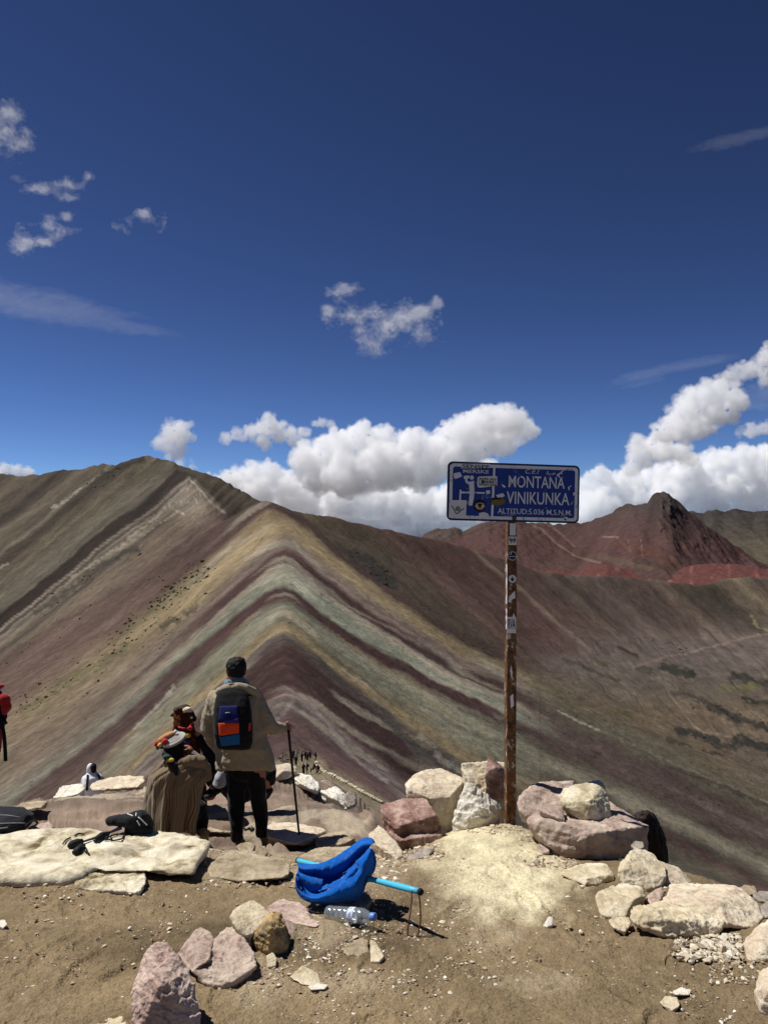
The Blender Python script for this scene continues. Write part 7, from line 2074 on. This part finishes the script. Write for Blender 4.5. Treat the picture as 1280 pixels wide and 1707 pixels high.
# ================================================================== FAR SMALL THINGS ON THE SADDLE AND SLOPES
_dt = np.exp(np.linspace(math.log(25), math.log(1300), 1600))
def terrain_hit(u, v):
    a = np.array(P(u, v, 1.0)) - np.array((0, 0, CAM_Z))
    i_ = int(np.argmin(np.abs(uc - u)))
    h = np.interp(_dt, D2[i_], H2[i_])
    z = CAM_Z + a[2] * _dt
    b = z < h
    j = int(np.argmax(b)) if b.any() else len(_dt) - 1
    return Vector((a[0] * _dt[j], _dt[j], h[j]))

def hiker(pos, facing, mats, sitting=False):
    h = empty('hiker', pos, None, None, None)
    c, s = math.cos(facing), math.sin(facing)
    def L(x, y, z): return np.array((pos.x + c * x - s * y, pos.y + s * x + c * y, pos.z + z))
    z0 = -0.42 if sitting else 0.0
    S = chain([(L(0, 0, .95 + z0), .14), (L(0, 0, 1.2 + z0), .17), (L(0, 0, 1.4 + z0), .14), (L(0, 0, 1.5 + z0), .07), (L(0, .02, 1.62 + z0), .11)], .6)
    if sitting:
        S += chain([(L(-.1, 0, .5), .11), (L(-.12, .4, .5), .08), (L(-.12, .45, .06), .07)], .6) + chain([(L(.1, 0, .5), .11), (L(.12, .4, .5), .08), (L(.12, .45, .06), .07)], .6)
    else:
        S += chain([(L(-.1, 0, .9), .12), (L(-.12, .03, .5), .09), (L(-.12, 0, .06), .07)], .6) + chain([(L(.1, 0, .9), .12), (L(.13, -.03, .5), .09), (L(.13, -.06, .06), .07)], .6)
    S += chain([(L(-.2, 0, 1.38 + z0), .07), (L(-.27, .05, 1.1 + z0), .06), (L(-.22, .2, .95 + z0), .05)], .6) + chain([(L(.2, 0, 1.38 + z0), .07), (L(.27, .05, 1.1 + z0), .06), (L(.22, .2, .95 + z0), .05)], .6)
    V, F = soup(S, 1)
    v, f, n = remeshed('hiker', V, F, .07, 1)
    b = mesh_obj('body', v, f, mats[0], h)
    V, F = soup(chain([(L(0, -.2, 1.12 + z0), .13), (L(0, -.2, 1.36 + z0), .12)], .6), 1)
    v, f, n = remeshed('hiker', V, F, .06, 1)
    mesh_obj('pack', v, f, mats[1], h)
    return h

dk1 = simple_mat('hiker_dark', (34, 32, 36), 0.9, 0.1, 5)
dk2 = simple_mat('hiker_brown', (70, 54, 44), 0.9, 0.1, 5)
dk3 = simple_mat('hiker_grey', (120, 112, 104), 0.9, 0.1, 5)
dk4 = simple_mat('hiker_red', (120, 40, 40), 0.9, 0.1, 5)
dk5 = simple_mat('hiker_blue', (40, 60, 110), 0.9, 0.1, 5)
HK = [(489, 1265, 0, dk1, dk2, 'in dark clothes, the leftmost standing on the saddle'), (494.5, 1266, 2, dk3, dk1, 'in pale grey clothes on the saddle'), (503.5, 1271.5, 1, dk1, dk1, 'in black standing alone in the middle of the saddle'),
      (509.5, 1269, 3, dk1, dk2, 'in black at the left of the pair on the saddle'), (513, 1271.5, 4, dk2, dk4, 'in brown with a red pack, right of the pair on the saddle'), (517.5, 1267, 1, dk1, dk3, 'in black with a grey pack behind the pair on the saddle'),
      (526.5, 1270.5, 5, dk1, dk5, 'in black with a blue pack at the start of the stone edging'), (523.5, 1288, 2, dk1, dk2, 'sitting low in black beside the stone edging'), (530, 1290, 3, dk2, dk1, 'in brown beside the one sitting by the stone edging'), (493.5, 1278, 0, dk1, dk1, 'in black just behind the white angular boulder'),
      (506, 1292, 1, dk1, dk2, 'in dark clothes nearest us, half hidden by the white ledge'), (512, 1292, 2, dk1, dk1, 'in black beside the one half hidden by the white ledge')]
for i, (u, v, fa, a, b, lb) in enumerate(HK):
    p = terrain_hit(u, v)
    h = hiker(p, fa, (a, b), sitting=('sitting' in lb))
    tag(h, 'far hiker ' + lb, 'hiker', 'hikers on the saddle below')
# stones edging the path
el = [(528, 1274), (531, 1280), (538, 1287.5), (554, 1293.5), (568, 1301), (584.5, 1310), (601, 1320), (617, 1328.5), (636, 1338)]
cu = np.array(el, float)
seg = np.concatenate([[0], np.cumsum(np.hypot(*np.diff(cu, axis=0).T))])
M_EDGE = simple_mat('edging_stone', (186, 174, 150), 0.9, 0.1, 6, 0.3, 0.4, 0.05)
iv, jf = ico(2)
for i, s in enumerate(np.linspace(0, seg[-1], 30)):
    u, v = np.interp(s, seg, cu[:, 0]), np.interp(s, seg, cu[:, 1])
    p = terrain_hit(u, v)
    r = 3.1 * p.y / FPX * (0.8 + 0.5 * _hash(i, 3, 7, 1))
    V = iv * r * np.array([1.15, 1.0, 0.85]) * (1 + 0.28 * fbm(iv[:, 0] * 1.4 + i, iv[:, 1] * 1.4, iv[:, 2] * 1.4, 3, i))[:, None]
    o = mesh_obj('edging_stone', V + np.array(p) + np.array((0, 0, r * .45)), jf, M_EDGE, None, p, smooth_shade=False)
    tag(o, 'pale stone in the row edging the path below the boulders', 'stone', 'stones edging the path')
# rubble heap on the saddle and boulders scattered on the slope
def scatter_far(name, label, regions, mat, seed, flat=0.7, kind='stuff'):
    r_ = np.random.default_rng(seed)
    iv, jf = ico(1)
    V, F, n = [], [], 0
    for (u0, v0, u1, v1, wd, cnt, s0, s1) in regions:
        for _ in range(cnt):
            t = r_.uniform()
            u, v = u0 + (u1 - u0) * t + r_.normal() * wd, v0 + (v1 - v0) * t + r_.normal() * wd * .6
            p = terrain_hit(u, v)
            s = (s0 + (s1 - s0) * r_.uniform() ** 2.5) * p.y / FPX
            v_ = iv * s * r_.uniform(.7, 1.3, 3) * np.array((1.2, 1.2, flat)) * (1 + .25 * r_.standard_normal((len(iv), 1)))
            V.append(v_ + np.array(p)); F.append(jf + n); n += len(iv)
    o = mesh_obj(name, np.concatenate(V), np.concatenate(F), mat, smooth_shade=False)
    return tag(o, label, kind=kind)
M_TUFT = simple_mat('dry_tuft', (56, 52, 34), 0.95, 0.05, 2, 0.4, 0.3, 0.05)
M_SCR = simple_mat('dark_scree', (62, 54, 48), 0.95, 0.05, 2, 0.4, 0.3, 0.05)
scatter_far('grass_tufts', 'dark tufts dotted over the left flank', [(340, 945, 270, 1010, 14, 100, .6, 3.2), (330, 960, 210, 1080, 22, 190, .5, 3.0), (260, 1030, 60, 1180, 26, 220, .5, 2.8), (230, 1050, 30, 1150, 40, 110, .4, 1.8), (110, 1120, 10, 1200, 16, 60, .6, 3.0), (200, 960, 60, 1040, 30, 70, .4, 1.6)], M_TUFT, 61)
scatter_far('scree', 'dark loose rocks on the slopes', [(595, 925, 650, 970, 8, 60, .8, 3.5), (70, 1000, 230, 920, 6, 60, .6, 2.4), (150, 815, 205, 775, 6, 50, .6, 2.2), (1085, 1065, 1150, 1085, 16, 60, .5, 2.0), (1140, 1165, 1280, 1205, 10, 90, .6, 2.4), (1130, 1218, 1280, 1250, 9, 110, .6, 2.6), (960, 1240, 1250, 1345, 18, 90, .4, 2.0), (300, 1160, 420, 1080, 60, 40, .4, 1.4)], M_SCR, 62)
scatter_far('rubble', 'dark rubble heap at the near end of the saddle', [(470, 1268, 500, 1248, 7, 120, .8, 3.2), (470, 1275, 480, 1262, 5, 30, 1, 3.5), (500, 1248, 515, 1256, 4, 40, .8, 2.6)], simple_mat('saddle_rubble', (92, 80, 70), 0.95, 0.05, 2, 0.4), 63)
